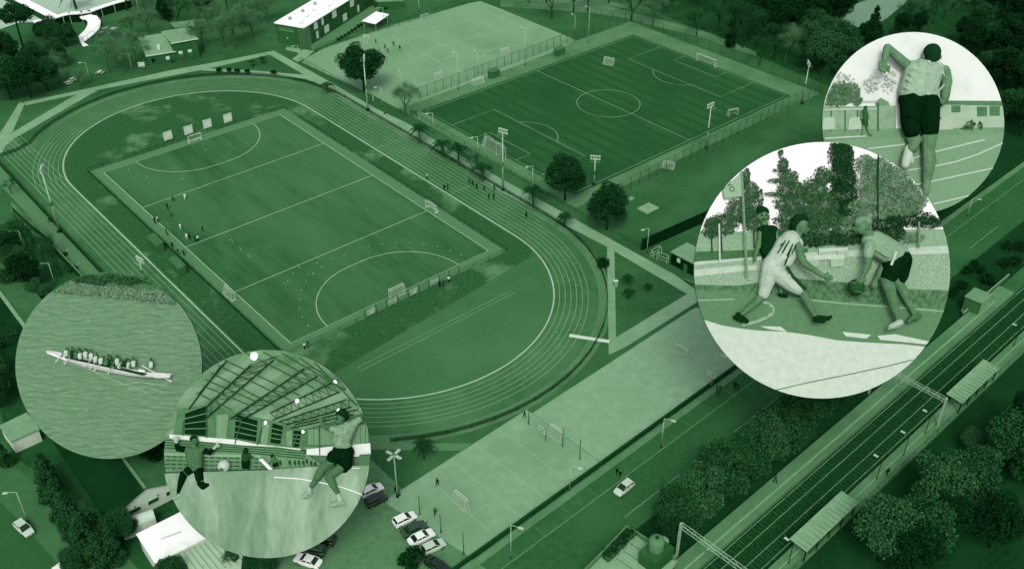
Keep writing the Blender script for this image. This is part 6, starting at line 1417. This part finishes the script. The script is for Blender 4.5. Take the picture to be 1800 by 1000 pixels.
p3 = [((1507, 402, 20), (1510, 397, 20), 12, 13, 0), ((1501, 404, 20), (1500, 408, 20), 6, 4.5, 0), ((1495, 402, 20), (1494, 405, 20), 2.4, 2.0, 0), ((1505, 392, 20), (1515, 391, 20), 10.5, 11, 1), ((1519, 397, 20), (1520, 402, 20), 6, 5, 1), ((1518, 412, 19), (1526, 420, 18), 10, 12, 0),
      ((1522, 424, 18), (1534, 430, 18), 14, 17, 2), ((1534, 424, 16), (1568, 446, 16), 18, 18, 2), ((1530, 434, 18), (1560, 452, 18), 17, 16, 2), ((1546, 424, 15), (1580, 446, 15), 13, 13, 2), ((1556, 452, 18), (1562, 462, 18), 13, 12, 2),
      ((1518, 432, 30), (1515, 448, 31), 10, 9.5, 2), ((1515, 450, 31), (1514, 466, 32), 7.8, 7, 0), ((1514, 466, 32), (1506, 484, 34), 7, 4.6, 0), ((1504, 487, 34), (1500, 491, 34), 4.6, 4, 0), ((1501, 489, 36), (1493, 494, 36), 1.9, 1.6, 0), ((1500, 491, 37), (1496, 498, 38), 1.9, 1.6, 0), ((1503, 492, 37), (1501, 499, 38), 1.9, 1.6, 0), ((1506, 491, 36), (1507, 498, 36), 1.8, 1.5, 0), ((1508, 488, 34), (1511, 494, 34), 1.9, 1.6, 0),
      ((1552, 462, 12), (1544, 474, 14), 7, 6, 0), ((1544, 474, 14), (1534, 490, 18), 5.8, 4.2, 0), ((1533, 492, 18), (1528, 498, 19), 4, 3, 0), ((1529, 497, 20), (1525, 504, 20), 1.7, 1.4, 0), ((1531, 498, 20), (1529, 506, 20), 1.7, 1.4, 0), ((1534, 497, 20), (1534, 505, 20), 1.7, 1.4, 0),
      ((1578, 456, 16), (1560, 466, 18), 18, 16, 3), ((1570, 462, 18), (1556, 484, 22), 17, 14.5, 3), ((1556, 484, 22), (1553, 490, 22), 14, 13, 3), ((1584, 458, 12), (1580, 484, 10), 15, 13, 3), ((1580, 484, 10), (1577, 492, 10), 12, 11, 3),
      ((1551, 494, 22), (1556, 512, 24), 12.5, 10.5, 0), ((1556, 514, 24), (1562, 534, 22), 10.5, 8.2, 0), ((1562, 534, 22), (1570, 558, 21), 8.2, 5, 0), ((1572, 494, 10), (1582, 510, 12), 10.5, 9, 0), ((1582, 510, 12), (1592, 530, 11), 8.8, 7, 0), ((1592, 530, 11), (1602, 549, 10), 7, 4.6, 0),
      ((1574, 566, 21), (1556, 573, 26), 6.2, 4.6, 4), ((1570, 571, 21), (1554, 576, 24), 4.6, 3.2, 4), ((1606, 554, 10), (1592, 564, 13), 6, 4.4, 5), ((1612, 555, 10), (1606, 560, 10), 4.6, 4.6, 5)]
p3 += [((1528, 440, 33), (1546, 452, 34), 2.2, 1.6, 2), ((1540, 432, 33), (1562, 448, 33), 2.2, 1.6, 2), ((1552, 428, 30), (1574, 444, 30), 2.2, 1.6, 2), ((1550, 458, 34), (1560, 446, 34), 2.2, 1.4, 2), ((1562, 476, 35), (1574, 460, 33), 2.2, 1.4, 3), ((1552, 482, 35), (1566, 470, 35), 2, 1.4, 3), ((1499, 399, 30), (1500, 399, 30.5), .7, .7, 3), ((1498, 396, 30), (1502, 396, 31), .5, .5, 3), ((1498, 409, 26), (1501, 409.5, 27), .9, .9, 3), ((1513, 400, 32), (1513, 404, 32), 2.1, 1.8, 0)]
b2.figure(p3, ['board_skin2', 'board_hairgrey', 'board_greyshirt', 'board_darkshorts', 'board_whiteshoe', B_('greyshoe', 112, 12, .4)], 'older man in grey shirt and dark shorts bending to bounce the ball')
b2.line('shorts_stripe', [(1561, 444), (1553, 466)], 4.5, 'board_whitekit', 37.5)
b2.line('shorts_stripe', [(1560, 446), (1557, 456)], 4.5, 'board_whitekit', 38.5)
m = MB().ball(b2.loc((1497.5, 505), 22), 14.6, 24, 14); o = m.build('basketball', B_('ball', 84, 8, .3), None, True); o.matrix_world = b2.mtx; tag(o, 'dark basketball under the hand of the man in the grey shirt', 'ball')
sm_ = MB()
for t0 in (-.55, .45):
    pts = [b2.loc((1497.5+14.7*math.cos(a)*math.cos(t0)+0, 505-14.7*math.sin(t0)+3*math.cos(a)), 22+14.7*abs(math.sin(a))*math.cos(t0)) for a in [math.pi*k/12 for k in range(13)]]
    sm_.path(pts, .7, 5)
sm_.build('seam', B_('ballseam', 150), o)

# ---- dragon boat
b3 = Board(191, 642, 164, 11.0, 'round picture board showing a paddled long boat on rippled water')
def water_mat():
    m = B_('water', 141, 5, .03); n = m.node_tree; L = n.links; b = n.nodes['Principled BSDF']
    tc = n.nodes.new('ShaderNodeTexCoord'); mp = n.nodes.new('ShaderNodeMapping'); mp.inputs['Scale'].default_value = (.020, .075, .1); mp.inputs['Rotation'].default_value = (0, 0, -.12)
    L.new(tc.outputs['Object'], mp.inputs[0]); t = n.nodes.new('ShaderNodeTexNoise'); t.inputs['Scale'].default_value = 2.2; t.inputs['Detail'].default_value = 5; t.inputs['Distortion'].default_value = .5; L.new(mp.outputs[0], t.inputs['Vector'])
    bp = n.nodes.new('ShaderNodeBump'); bp.inputs['Strength'].default_value = .5; bp.inputs['Distance'].default_value = 1.6; L.new(t.outputs['Fac'], bp.inputs['Height']); L.new(bp.outputs[0], b.inputs['Normal'])
    b.inputs['Roughness'].default_value = .45; b.inputs['Specular IOR Level'].default_value = .25; return m
b3.area('water', [(0, 500), (400, 500), (400, 820), (0, 820)], water_mat())
b3.area('bank', [(0, 470), (400, 470), (400, 536), (330, 534), (240, 527), (150, 520), (60, 512), (0, 505)], B_('bank', 112, 14, .2))
b3.leaves('reeds_foliage', [(110+k*16, 504+k*1.7, 12, 11) for k in range(14)], 3600, 2.2, M('board_reed', 150, leaf=24, k=BK), 31, 3)
b3.leaves('bank_shrubs_foliage', [(140+k*18, 488+(k % 3)*3, 14, 9) for k in range(8)], 1700, 1.8, M('board_shrub', 92, leaf=24, k=BK), 32, 4)
def boat_mesh():
    # hull stations from bow to stern in board pixels: top-left edge, near top edge, waterline
    st = [((85, 615), (85.5, 617), (88, 621)), ((100, 617), (99, 620), (103, 627)), ((118, 622), (114, 627), (118, 633)), ((150, 629), (145, 636), (148, 642)), ((190, 638), (186, 645), (188, 651)), ((230, 648), (226, 654), (227, 659)), ((262, 654), (260, 659), (261, 662.5)), ((285, 655), (284, 660.5), (285, 663.5)), ((303, 656.5), (302, 660), (302, 663))]
    m = MB(); vs = []; 
    for a, b, c in st: vs += [b3.loc(a, 3), b3.loc(b, 11), b3.loc(c, 9), b3.loc((c[0], c[1]), 1)]
    n = 4; fs = [(i*n+j, i*n+j+1, (i+1)*n+j+1, (i+1)*n+j) for i in range(len(st)-1) for j in range(3)]
    fs += [(0, 1, 2, 3), tuple((len(st)-1)*n+j for j in (3, 2, 1, 0))]
    return m.add(vs, fs), st
hm, st = boat_mesh()
boat = bpy.data.objects.new('long_boat', None); C.objects.link(boat); boat.matrix_world = b3.mtx; tag(boat, 'long white paddled boat with dotted hull on a round board', 'boat')
hm.build('hull', B_('hull', 246, 4, .1), boat)
dm = MB()
for i in range(58):
    f = i/57; x = 122+150*f; base = np.interp(x, [s_[1][0] for s_ in st], [s_[1][1] for s_ in st])
    for j in range(3): dm.box(b3.loc((x+(j % 2)*1.3, base+1.1+j*1.5), 11.4-.35*j), (.95, .75, .8), 0)
o = dm.build('dot_pattern', B_('dots', 70), boat); o['kind'] = 'stuff'
ins = MB(); ins.add([b3.loc(p, dz) for p, dz in (((120, 624), 8), ((262, 656), 8), ((258, 659.5), 11.4), ((118, 628), 11.4))], [(0, 1, 2, 3)]); ins.build('boat_interior', B_('inside', 66), boat)
ins = MB(); ins.box(b3.loc((254, 650), 13), (11, 3, 3), -.18); ins.build('seat_board', 'board_hull', boat)
B_('vestlife', 206, 14, .4); B_('darkvest', 58, 10, .4)
heads = [(119.5, 611, 1, 1), (131.5, 611, 0, 0), (141.5, 613, 0, 0), (145, 615.5, 1, 0), (153.5, 613.5, 1, 0), (164.5, 616, 1, 0), (171, 621, 1, 1), (181.5, 624, 1, 1), (194, 624, 0, 0), (197, 626.5, 0, 0), (205.5, 632, 0, 0), (210, 625.5, 1, 0), (213, 632, 1, 1), (222.5, 628.5, 0, 1), (229, 632, 1, 0), (238.5, 629, 1, 0)]
def paddler(x, y, pale, fair, dz, lab, tall=1.0):
    hs = 1 if fair else 0
    c = [((x, y, dz), (x, y+.6, dz), 2.5, 2.4, 0), ((x, y-1.0, dz), (x-.3, y-.6, dz), 2.3, 2.4, 1), ((x, y+2.6, dz), (x, y+4, dz), 1.4, 1.6, 0), ((x-2, y+5, dz), (x+2, y+5, dz), 2.2, 2.2, 2), ((x-.8, y+6, dz), (x-.6, y+11.5, dz), 3.2, 3.2, 2), ((x+.8, y+6, dz), (x+.8, y+11.5, dz), 3.2, 3.2, 2), ((x-3, y+5, dz+1), (x-5, y+9, dz+2.5), 1.5, 1.2, 0), ((x-5, y+9, dz+2.5), (x-6.5, y+13.5, dz+3.5), 1.2, 1.0, 0), ((x-6.5, y+13.5, dz+3.5), (x-6.8, y+14.5, dz+3.5), 1.1, .9, 0), ((x+3, y+5, dz), (x+4, y+9.5, dz+1), 1.4, 1.1, 0)]
    return b3.figure(c, ['board_skin2', 'board_hairgrey' if hs else 'board_hair2', 'board_vestlife' if pale else 'board_darkvest'], lab, .55, smooth=2, group='paddlers in the long boat')
for i, (x, y, pl_, fr_) in enumerate(heads):
    o = paddler(x, y+1, pl_, fr_, 8+(i % 2)*2.5, ('paddler in pale life vest with ' if pl_ else 'paddler in dark vest with ')+('fair hair' if fr_ else 'dark hair')+' seated in the long boat')
o = paddler(268.5, 632, 1, 0, 9, 'helmsman standing apart at the stern of the long boat', 1.2); del o['group']
def oar(pts, w, lab, grp=None):
    m = MB(); m.tube(b3.loc(pts[0], 14), b3.loc(pts[1], 12), w, w*.8, 6); d = Vector((pts[1][0]-pts[0][0], pts[1][1]-pts[0][1])).normalized(); e = (pts[1][0]+d.x*7, pts[1][1]+d.y*7)
    o = bpy.data.objects.new('oar', None); C.objects.link(o); o.matrix_world = b3.mtx; tag(o, lab, 'oar', grp)
    m.build('shaft', 'board_hull', o); m2 = MB(); m2.tube(b3.loc(pts[1], 12), b3.loc(e, 11), w*.9, w*1.5, 6); m2.build('blade', 'board_hull', o)
oar(((254, 641), (299, 666)), .75, 'long steering oar trailing from the stern of the long boat')
for x, y in ((109, 627), (124, 631), (160, 636), (168, 640), (176, 643), (200, 648)): oar(((x+5, y-5), (x-2, y+3)), .5, 'short paddle dipping beside the boat hull', 'paddles of the long boat')
b3.line('wake', [(98, 632), (150, 646), (190, 664), (215, 674), (260, 690)], 1.2, B_('wake', 178))
b3.line('wake', [(205, 676), (250, 672), (298, 678)], 1.0, 'board_wake'); b3.line('wake', [(225, 684), (260, 680), (290, 690)], .9, 'board_wake')

# ---- indoor hall
b4 = Board(471, 796, 181, 8.0, 'round picture board showing players and a ball in a truss-roofed sports hall')
def c5(x, y): return (280+x*.2111, 600+y*.2111)
def c6(x, y): return (280+x*.23, 760+y*.23)
b4.area('ceiling', [(280, 600), (680, 600), (680, 790), (280, 790)], B_('ceiling', 140, 22, .06, stretch=(.25, 1, 1, .5), coarse=(176, .025, .45, .7)))
b4.area('side_wall', [c5(150, 560), c5(420, 520), c5(640, 590), c5(1080, 690), c5(1220, 740), c5(1220, 900), c5(100, 900)], B_('sidewall', 126, 10, .08))
b4.area('end_wall', [c5(1190, 735), c5(1700, 590), c5(1800, 590), c5(1800, 880), c5(1190, 880)], B_('endwall', 118, 8, .1))
WD = B_('hallwin', 44, 8, .1); WF = B_('winframe', 150)
for q in ([(215, 600), (392, 535), (388, 785), (212, 768)], [(640, 605), (820, 660), (806, 832), (625, 800)], [(945, 680), (1030, 705), (1010, 852), (925, 840)], [(1120, 740), (1185, 745), (1160, 880), (1115, 870)]):
    P4 = [c5(*p) for p in q]; b4.area('window', P4, WD)
    for f in (.25, .5, .75): b4.line('window_bar', [(lerp(P4[0][0], P4[3][0], f), lerp(P4[0][1], P4[3][1], f)), (lerp(P4[1][0], P4[2][0], f), lerp(P4[1][1], P4[2][1], f))], 1.3, WF)
for q in ([(480, 610), (580, 600), (560, 830), (480, 830)], [(860, 680), (925, 690), (900, 860), (850, 850)], [(1060, 745), (1110, 740), (1110, 870), (1062, 865)]): b4.area('banner', [c5(*p) for p in q], B_('hallban', 152, 8, .1))
b4.area('end_panels', [c5(1240, 735), c5(1500, 690), c5(1740, 690), c5(1740, 850), c5(1240, 860)], B_('endpan', 146, 6, .1))
for x in (1290, 1340, 1480, 1680, 1720): b4.line('panel_joint', [c5(x, 700), c5(x, 860)], .9, B_('joint', 104))
b4.area('white_wall', [c5(90, 770), c5(640, 815), c5(800, 850), c5(1180, 890), c5(1180, 905), c5(90, 850)], B_('white4', 232, 4))
b4.area('white_wall', [c5(1230, 895), c5(1440, 870), c5(1800, 840), c5(1800, 960), c5(1230, 940)], 'board_white4')
b4.area('stand', [c6(0, 30), c6(170, 48), c6(640, 95), c6(900, 105), c6(1090, 135), c6(1240, 235), c6(1240, 260), c6(0, 300)], B_('stand', 142, 8, .1))
ST = B_('seatrow', 74, 12, .3)
for k in range(4):
    y0, y1 = 52+k*20, 100+k*16; b4.line('seat_row', [c6(40, y0), c6(660, y1), c6(1120, y1+38+k*3)], 1.8, ST)
b4.line('stand_front', [c6(30, 160), c6(780, 180)], 5, B_('standf', 168)); 
for k in range(4):
    y0 = 178+k*28
    for j in range(16): b4.line('seat', [c6(60+j*48, y0+1.2*j), c6(90+j*48, y0+1.2*j+1)], 1.9, ST)
b4.area('stairs', [c6(770, 195), c6(800, 190), c6(880, 270), c6(850, 275)], 'board_white4')
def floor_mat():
    m = B_('floor', 142, 16, .06, detail=10, stretch=(1, .3, 1), coarse=(190, .022, .5, .78)); b = m.node_tree.nodes['Principled BSDF']; b.inputs['Roughness'].default_value = .4; b.inputs['Specular IOR Level'].default_value = .3; return m  # pale vertical streaks put the floor's glare into its colour
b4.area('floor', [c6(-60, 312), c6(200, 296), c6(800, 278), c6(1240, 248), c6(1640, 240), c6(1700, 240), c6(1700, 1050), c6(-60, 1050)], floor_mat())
b4.line('floor_arc', [c6(890, 330), c6(1080, 342), c6(1230, 368), c6(1400, 405), c6(1500, 440), c6(1600, 482)], 1.8, B_('white5', 240))
b4.line('floor_line', [c6(1340, 262), c6(1540, 262)], 1.2, 'board_white5'); b4.line('floor_line', [c6(60, 320), c6(640, 316)], .9, 'board_standf')
b4.area('goal_box', [c6(1535, 165), c6(1625, 160), c6(1625, 240), c6(1535, 244)], B_('goalbox', 120)); b4.bar('goal_frame', [c6(1580, 240), c6(1580, 178), c6(1610, 176)], 1.6, 'board_white5', 6)
TB_ = B_('truss', 62, 8, .2); TB2 = B_('purlin', 88, 8, .2)
def truss(a, b, a2, b2_, n, dz, w=2.0):
    a, b, a2, b2_ = c5(*a), c5(*b), c5(*a2), c5(*b2_); m = MB()
    def ok(p): return math.hypot(p[0]-b4.cx, p[1]-b4.cy) < b4.r-1.5
    def seg_(p, q, ww):
        for k in range(8):
            u, v = (lerp(p[0], q[0], k/8), lerp(p[1], q[1], k/8)), (lerp(p[0], q[0], (k+1)/8), lerp(p[1], q[1], (k+1)/8))
            if ok(u) and ok(v): m.tube(b4.loc(u, dz), b4.loc(v, dz), ww/2, ww/2, 5)
    seg_(a, b, w); seg_(a2, b2_, w)
    for k in range(n):
        u0 = (lerp(a[0], b[0], k/n), lerp(a[1], b[1], k/n)); u1 = (lerp(a2[0], b2_[0], (k+.5)/n), lerp(a2[1], b2_[1], (k+.5)/n)); u2 = (lerp(a[0], b[0], (k+1)/n), lerp(a[1], b[1], (k+1)/n)); seg_(u0, u1, .9); seg_(u1, u2, .9)
    m.build('truss', TB_, b4.root)
for a, b in (((540, 140), (1180, 440)), ((500, 190), (1100, 480)), ((450, 255), (960, 520)), ((400, 310), (840, 500)), ((380, 360), (760, 520)), ((720, 80), (1300, 380)), ((880, 85), (1440, 380)), ((1030, 90), (1560, 400)), ((1300, 165), (1690, 560)), ((1180, 130), (1420, 300)), ((330, 420), (620, 560))):
    A, B = c5(*a), c5(*b)
    b4.line('purlin', [A, B], 2.0, TB2)
truss((250, 560), (560, 150), (330, 440), (600, 120), 8, 4, 2.4)
truss((395, 545), (770, 190), (400, 630), (1035, 85), 9, 6, 2.6)
truss((600, 640), (1300, 165), (690, 650), (1410, 235), 12, 7, 2.6)
truss((930, 590), (1490, 315), (950, 650), (1590, 380), 10, 6, 2.2)
truss((1000, 665), (1640, 455), (1060, 690), (1680, 520), 10, 5, 2.0)
truss((1100, 720), (1690, 590), (1130, 690), (1660, 560), 8, 4, 1.8)
for x0, y0, x1, y1 in ((400, 545, 400, 800), (640, 620, 690, 650), (690, 650, 635, 850), (860, 700, 820, 860), (1160, 760, 1120, 880), (210, 650, 200, 780), (1335, 700, 1340, 940), (1740, 680, 1755, 940)): b4.bar('column', [c5(x0, y0), c5(x1, y1)], 1.8, B_('column4', 110), 5)
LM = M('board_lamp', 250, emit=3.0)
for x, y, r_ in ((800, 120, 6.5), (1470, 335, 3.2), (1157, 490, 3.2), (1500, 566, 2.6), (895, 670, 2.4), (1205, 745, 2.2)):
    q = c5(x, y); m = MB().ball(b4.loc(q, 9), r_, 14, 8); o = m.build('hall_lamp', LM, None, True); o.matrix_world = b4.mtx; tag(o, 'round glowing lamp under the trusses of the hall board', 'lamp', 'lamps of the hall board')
B_('skin4', 118, 9, .1, rough=.6); B_('hair4', 52, 10, .5); B_('keepertop', 118, 18, .3, bump=.9); B_('keeperdark', 34, 6); B_('shirt4', 166, 14, .14, bump=.9); B_('shorts4', 36, 6, bump=.9); B_('sock4', 190, 8); B_('shoe4', 172, 20, .3)
def k6(l): return [((*c6(a[0], a[1]), a[2]), (*c6(b[0], b[1]), b[2]), r0, r1, mi) for a, b, r0, r1, mi in l]
keeper = k6([((283, 52, 10), (285, 60, 10), 6.6, 6.4, 0), ((270, 40, 10), (280, 36, 10), 5.8, 5.8, 1), ((280, 85, 10), (278, 100, 10), 4.5, 5, 0), ((225, 125, 10), (345, 128, 10), 6.5, 6.5, 2), ((255, 140, 10), (270, 245, 10), 9.5, 9, 2), ((310, 140, 10), (310, 245, 10), 9.5, 9, 2), ((280, 150, 12), (290, 250, 12), 9, 9, 2),
    ((215, 122, 11), (165, 115, 13), 5.2, 5, 3), ((160, 115, 13), (152, 85, 14), 4.6, 3.6, 3), ((150, 60, 14), (145, 45, 14), 3.4, 3.2, 4), ((142, 40, 14), (128, 20, 14), 1.4, 1.1, 4), ((148, 38, 14), (146, 14, 14), 1.4, 1.1, 4), ((154, 42, 14), (162, 20, 14), 1.4, 1.1, 4), ((140, 48, 14), (122, 42, 14), 1.4, 1.1, 4), ((156, 52, 14), (170, 44, 14), 1.3, 1.1, 4),
    ((350, 132, 11), (400, 142, 13), 5.2, 5, 3), ((400, 142, 13), (425, 125, 14), 4.8, 3.6, 3), ((435, 112, 14), (455, 92, 14), 2.8, 3, 4), ((458, 88, 14), (470, 70, 14), 1.3, 1.0, 4), ((462, 92, 14), (480, 84, 14), 1.3, 1.0, 4), ((455, 84, 14), (456, 66, 14), 1.3, 1.0, 4), ((460, 96, 14), (476, 98, 14), 1.2, 1.0, 4),
    ((265, 262, 10), (235, 285, 12), 9, 7.6, 3), ((310, 265, 10), (325, 340, 11), 9, 7.8, 3), ((240, 285, 12), (215, 300, 13), 6.8, 6.2, 0), ((205, 308, 14), (180, 380, 12), 7, 5.6, 3), ((180, 380, 12), (162, 445, 10), 5.4, 3.8, 3), ((160, 450, 10), (155, 465, 10), 3.6, 3.4, 0), ((165, 472, 10), (135, 490, 13), 4.4, 3.2, 5),
    ((328, 348, 11), (332, 360, 11), 7, 6.4, 0), ((330, 372, 12), (350, 398, 13), 6.6, 6, 3), ((355, 396, 12), (400, 385, 8), 5.4, 4, 3), ((412, 382, 8), (420, 415, 8), 4, 3.8, 5), ((425, 390, 7), (430, 425, 7), 3.4, 3.2, 5)])
keeper += k6([((280, 52, 17), (282, 52, 17), .8, .8, 1), ((294, 53, 16), (296, 53, 16), .8, .8, 1), ((284, 72, 16), (293, 72, 16), .6, .6, 1)])
b4.figure(keeper, ['board_skin4', 'board_hair4', 'board_keepertop', 'board_keeperdark', 'board_sock4', 'board_shoe4'], 'goalkeeper with arms spread, printed top and black leggings in the hall', .6)
pl2 = k6([((668, 130, 6), (668, 140, 6), 4.4, 4.2, 1), ((660, 145, 6), (658, 170, 6), 3.6, 3, 1), ((648, 172, 6), (690, 168, 6), 3.4, 3.4, 2), ((658, 175, 6), (660, 210, 6), 5, 4.8, 2), ((676, 175, 6), (676, 210, 6), 5, 4.8, 2), ((690, 168, 7), (715, 180, 8), 2.6, 2.2, 2), ((715, 180, 8), (745, 192, 8), 1.8, 1.4, 0), ((646, 175, 6), (645, 210, 6), 2.4, 2, 2), ((656, 215, 6), (656, 255, 6), 5, 4.6, 3), ((680, 215, 6), (682, 255, 6), 5, 4.6, 3), ((660, 262, 6), (662, 315, 6), 3, 2.2, 0), ((684, 262, 6), (678, 315, 6), 3, 2.2, 0), ((662, 322, 6), (664, 334, 6), 2.4, 2.2, 4), ((676, 322, 6), (695, 338, 7), 2.4, 2, 4)])
b4.figure(pl2, ['board_skin4', 'board_hair4', B_('top2', 78, 8), 'board_shorts4', 'board_keeperdark'], 'long haired player in dark top standing by the stand in the hall', .45)
pl3 = k6([((868, 172, 6), (868, 178, 6), 3, 3, 1), ((880, 195, 6), (892, 222, 6), 4.2, 4, 2), ((872, 200, 7), (845, 228, 8), 1.8, 1.4, 0), ((895, 200, 6), (915, 218, 6), 1.8, 1.4, 0), ((890, 228, 6), (885, 245, 6), 4, 3.4, 3), ((898, 228, 6), (905, 245, 6), 3.8, 3.2, 3), ((884, 250, 6), (878, 295, 6), 2.4, 1.6, 0), ((906, 250, 6), (925, 275, 6), 2.4, 1.7, 0), ((925, 275, 6), (932, 285, 6), 1.7, 1.5, 0), ((872, 304, 6), (884, 306, 6), 1.6, 1.5, 4), ((932, 288, 6), (935, 300, 6), 1.7, 1.4, 4)])
b4.figure(pl3, ['board_skin4', 'board_hair4', B_('top3', 112, 8), 'board_shorts4', 'board_keeperdark'], 'small player in muted top running in front of the stand in the hall', .4)
def c5p(l): return [((*c5(a[0], a[1]), a[2]), (*c5(b[0], b[1]), b[2]), r0, r1, mi) for a, b, r0, r1, mi in l]
big = c5p([((1520, 625, 16), (1515, 650, 16), 9.2, 8.2, 0), ((1535, 590, 16), (1550, 610, 14), 9, 8, 1), ((1510, 600, 16), (1540, 580, 15), 6.5, 7, 1), ((1492, 645, 18), (1490, 655, 18), 2, 1.7, 0), ((1530, 680, 15), (1545, 710, 14), 6, 7, 0),
    ((1500, 725, 15), (1630, 680, 14), 8, 8, 2), ((1530, 730, 15), (1505, 810, 16), 12, 11, 2), ((1590, 710, 15), (1545, 820, 16), 13, 12, 2), ((1560, 740, 18), (1520, 830, 18), 12, 12, 2), ((1510, 830, 16), (1560, 850, 16), 11, 11, 2),
    ((1495, 722, 18), (1450, 712, 20), 6, 5.4, 2), ((1450, 712, 20), (1390, 690, 22), 4.8, 4.2, 0), ((1385, 686, 22), (1365, 650, 24), 4, 3.2, 0), ((1362, 640, 24), (1360, 625, 24), 3.4, 3, 0), ((1352, 630, 25), (1350, 610, 25), 1.3, 1.1, 0), ((1360, 622, 26), (1360, 604, 26), 1.3, 1.1, 0), ((1368, 624, 26), (1372, 606, 26), 1.3, 1.1, 0), ((1375, 632, 25), (1384, 618, 25), 1.3, 1.1, 0), ((1356, 640, 26), (1345, 640, 27), 1.3, 1.1, 0),
    ((1630, 670, 14), (1680, 640, 14), 6.5, 6, 2), ((1690, 630, 14), (1720, 605, 14), 5.2, 4.6, 0)])
big += k6([((1390, 130, 16), (1440, 140, 15), 13, 14, 3), ((1380, 150, 18), (1340, 165, 19), 13, 10, 3), ((1430, 160, 16), (1440, 230, 14), 15, 11, 3), ((1420, 230, 14), (1425, 262, 13), 10, 8, 3), ((1360, 175, 18), (1330, 195, 19), 10.5, 9.5, 3),
    ((1330, 200, 19), (1262, 265, 20), 9.2, 7.4, 0), ((1258, 272, 20), (1220, 330, 17), 7.6, 6.8, 0), ((1220, 330, 17), (1172, 405, 14), 6.4, 3.8, 0), ((1165, 412, 14), (1155, 428, 14), 4, 4, 4), ((1160, 440, 14), (1115, 475, 16), 5.4, 4.2, 5), ((1168, 452, 13), (1135, 478, 14), 4.6, 4, 5),
    ((1405, 250, 14), (1315, 320, 16), 9.2, 7.6, 0), ((1310, 328, 16), (1340, 385, 15), 7.8, 6.6, 0), ((1340, 385, 15), (1375, 450, 13), 6.4, 4.2, 0), ((1380, 465, 13), (1390, 495, 13), 4.8, 5, 4), ((1395, 520, 13), (1330, 540, 17), 5.6, 4, 5), ((1400, 535, 12), (1340, 546, 15), 4, 3, 5), ((1400, 515, 13), (1425, 535, 11), 5, 4.4, 5)])
big += c5p([((1500, 760, 28), (1560, 740, 30), 1.6, 1.1, 2), ((1495, 790, 28), (1560, 765, 31), 1.6, 1.1, 2), ((1490, 820, 27), (1555, 800, 30), 1.6, 1.1, 2), ((1510, 850, 27), (1560, 830, 29), 1.6, 1.1, 2), ((1590, 730, 28), (1630, 690, 23), 1.6, 1.1, 2), ((1497, 632, 24), (1503, 632, 25), .9, .9, 1), ((1496, 622, 24), (1508, 620, 25), .7, .7, 1), ((1495, 668, 22), (1505, 670, 23), .7, .7, 1), ((1538, 640, 25), (1540, 655, 25), 1.5, 1.3, 0)])
b4.figure(big, ['board_skin4', 'board_hair4', 'board_shirt4', 'board_shorts4', 'board_sock4', 'board_shoe4'], 'player in pale striped shirt and dark shorts stepping away across the hall floor', .6)
for i, (x, y) in enumerate(((930, 225), (1000, 222), (1040, 222), (1070, 222), (1105, 225), (1130, 212), (1165, 230), (1195, 232))):
    b4.figure(k6([((x, y-9, 4), (x, y-8, 4), 1.4, 1.4, 1), ((x, y, 4), (x, y+8, 4), 2.2, 2.2, 2), ((x, y+10, 5), (x+5, y+14, 6), 1.4, 1.2, 2), ((x+5, y+14, 6), (x+5, y+24, 6), 1.1, .9, 0)]), ['board_skin4', 'board_hair4', 'board_top2'], 'tiny seated spectator in dark clothes at the foot of the hall stand', .4, smooth=1, group='spectators in the hall')
o = MB().ball(b4.loc(c6(505, 247), 9), 11, 20, 12).build('football', B_('football', 206, 10, .1), None, True); o.matrix_world = b4.mtx; tag(o, 'pale football in mid-air beside the goalkeeper in the hall', 'ball')
MB().ball(b4.loc(c6(500, 262), 15), 5.2, 12, 8).build('patch', B_('fbpatch', 112), o, True)
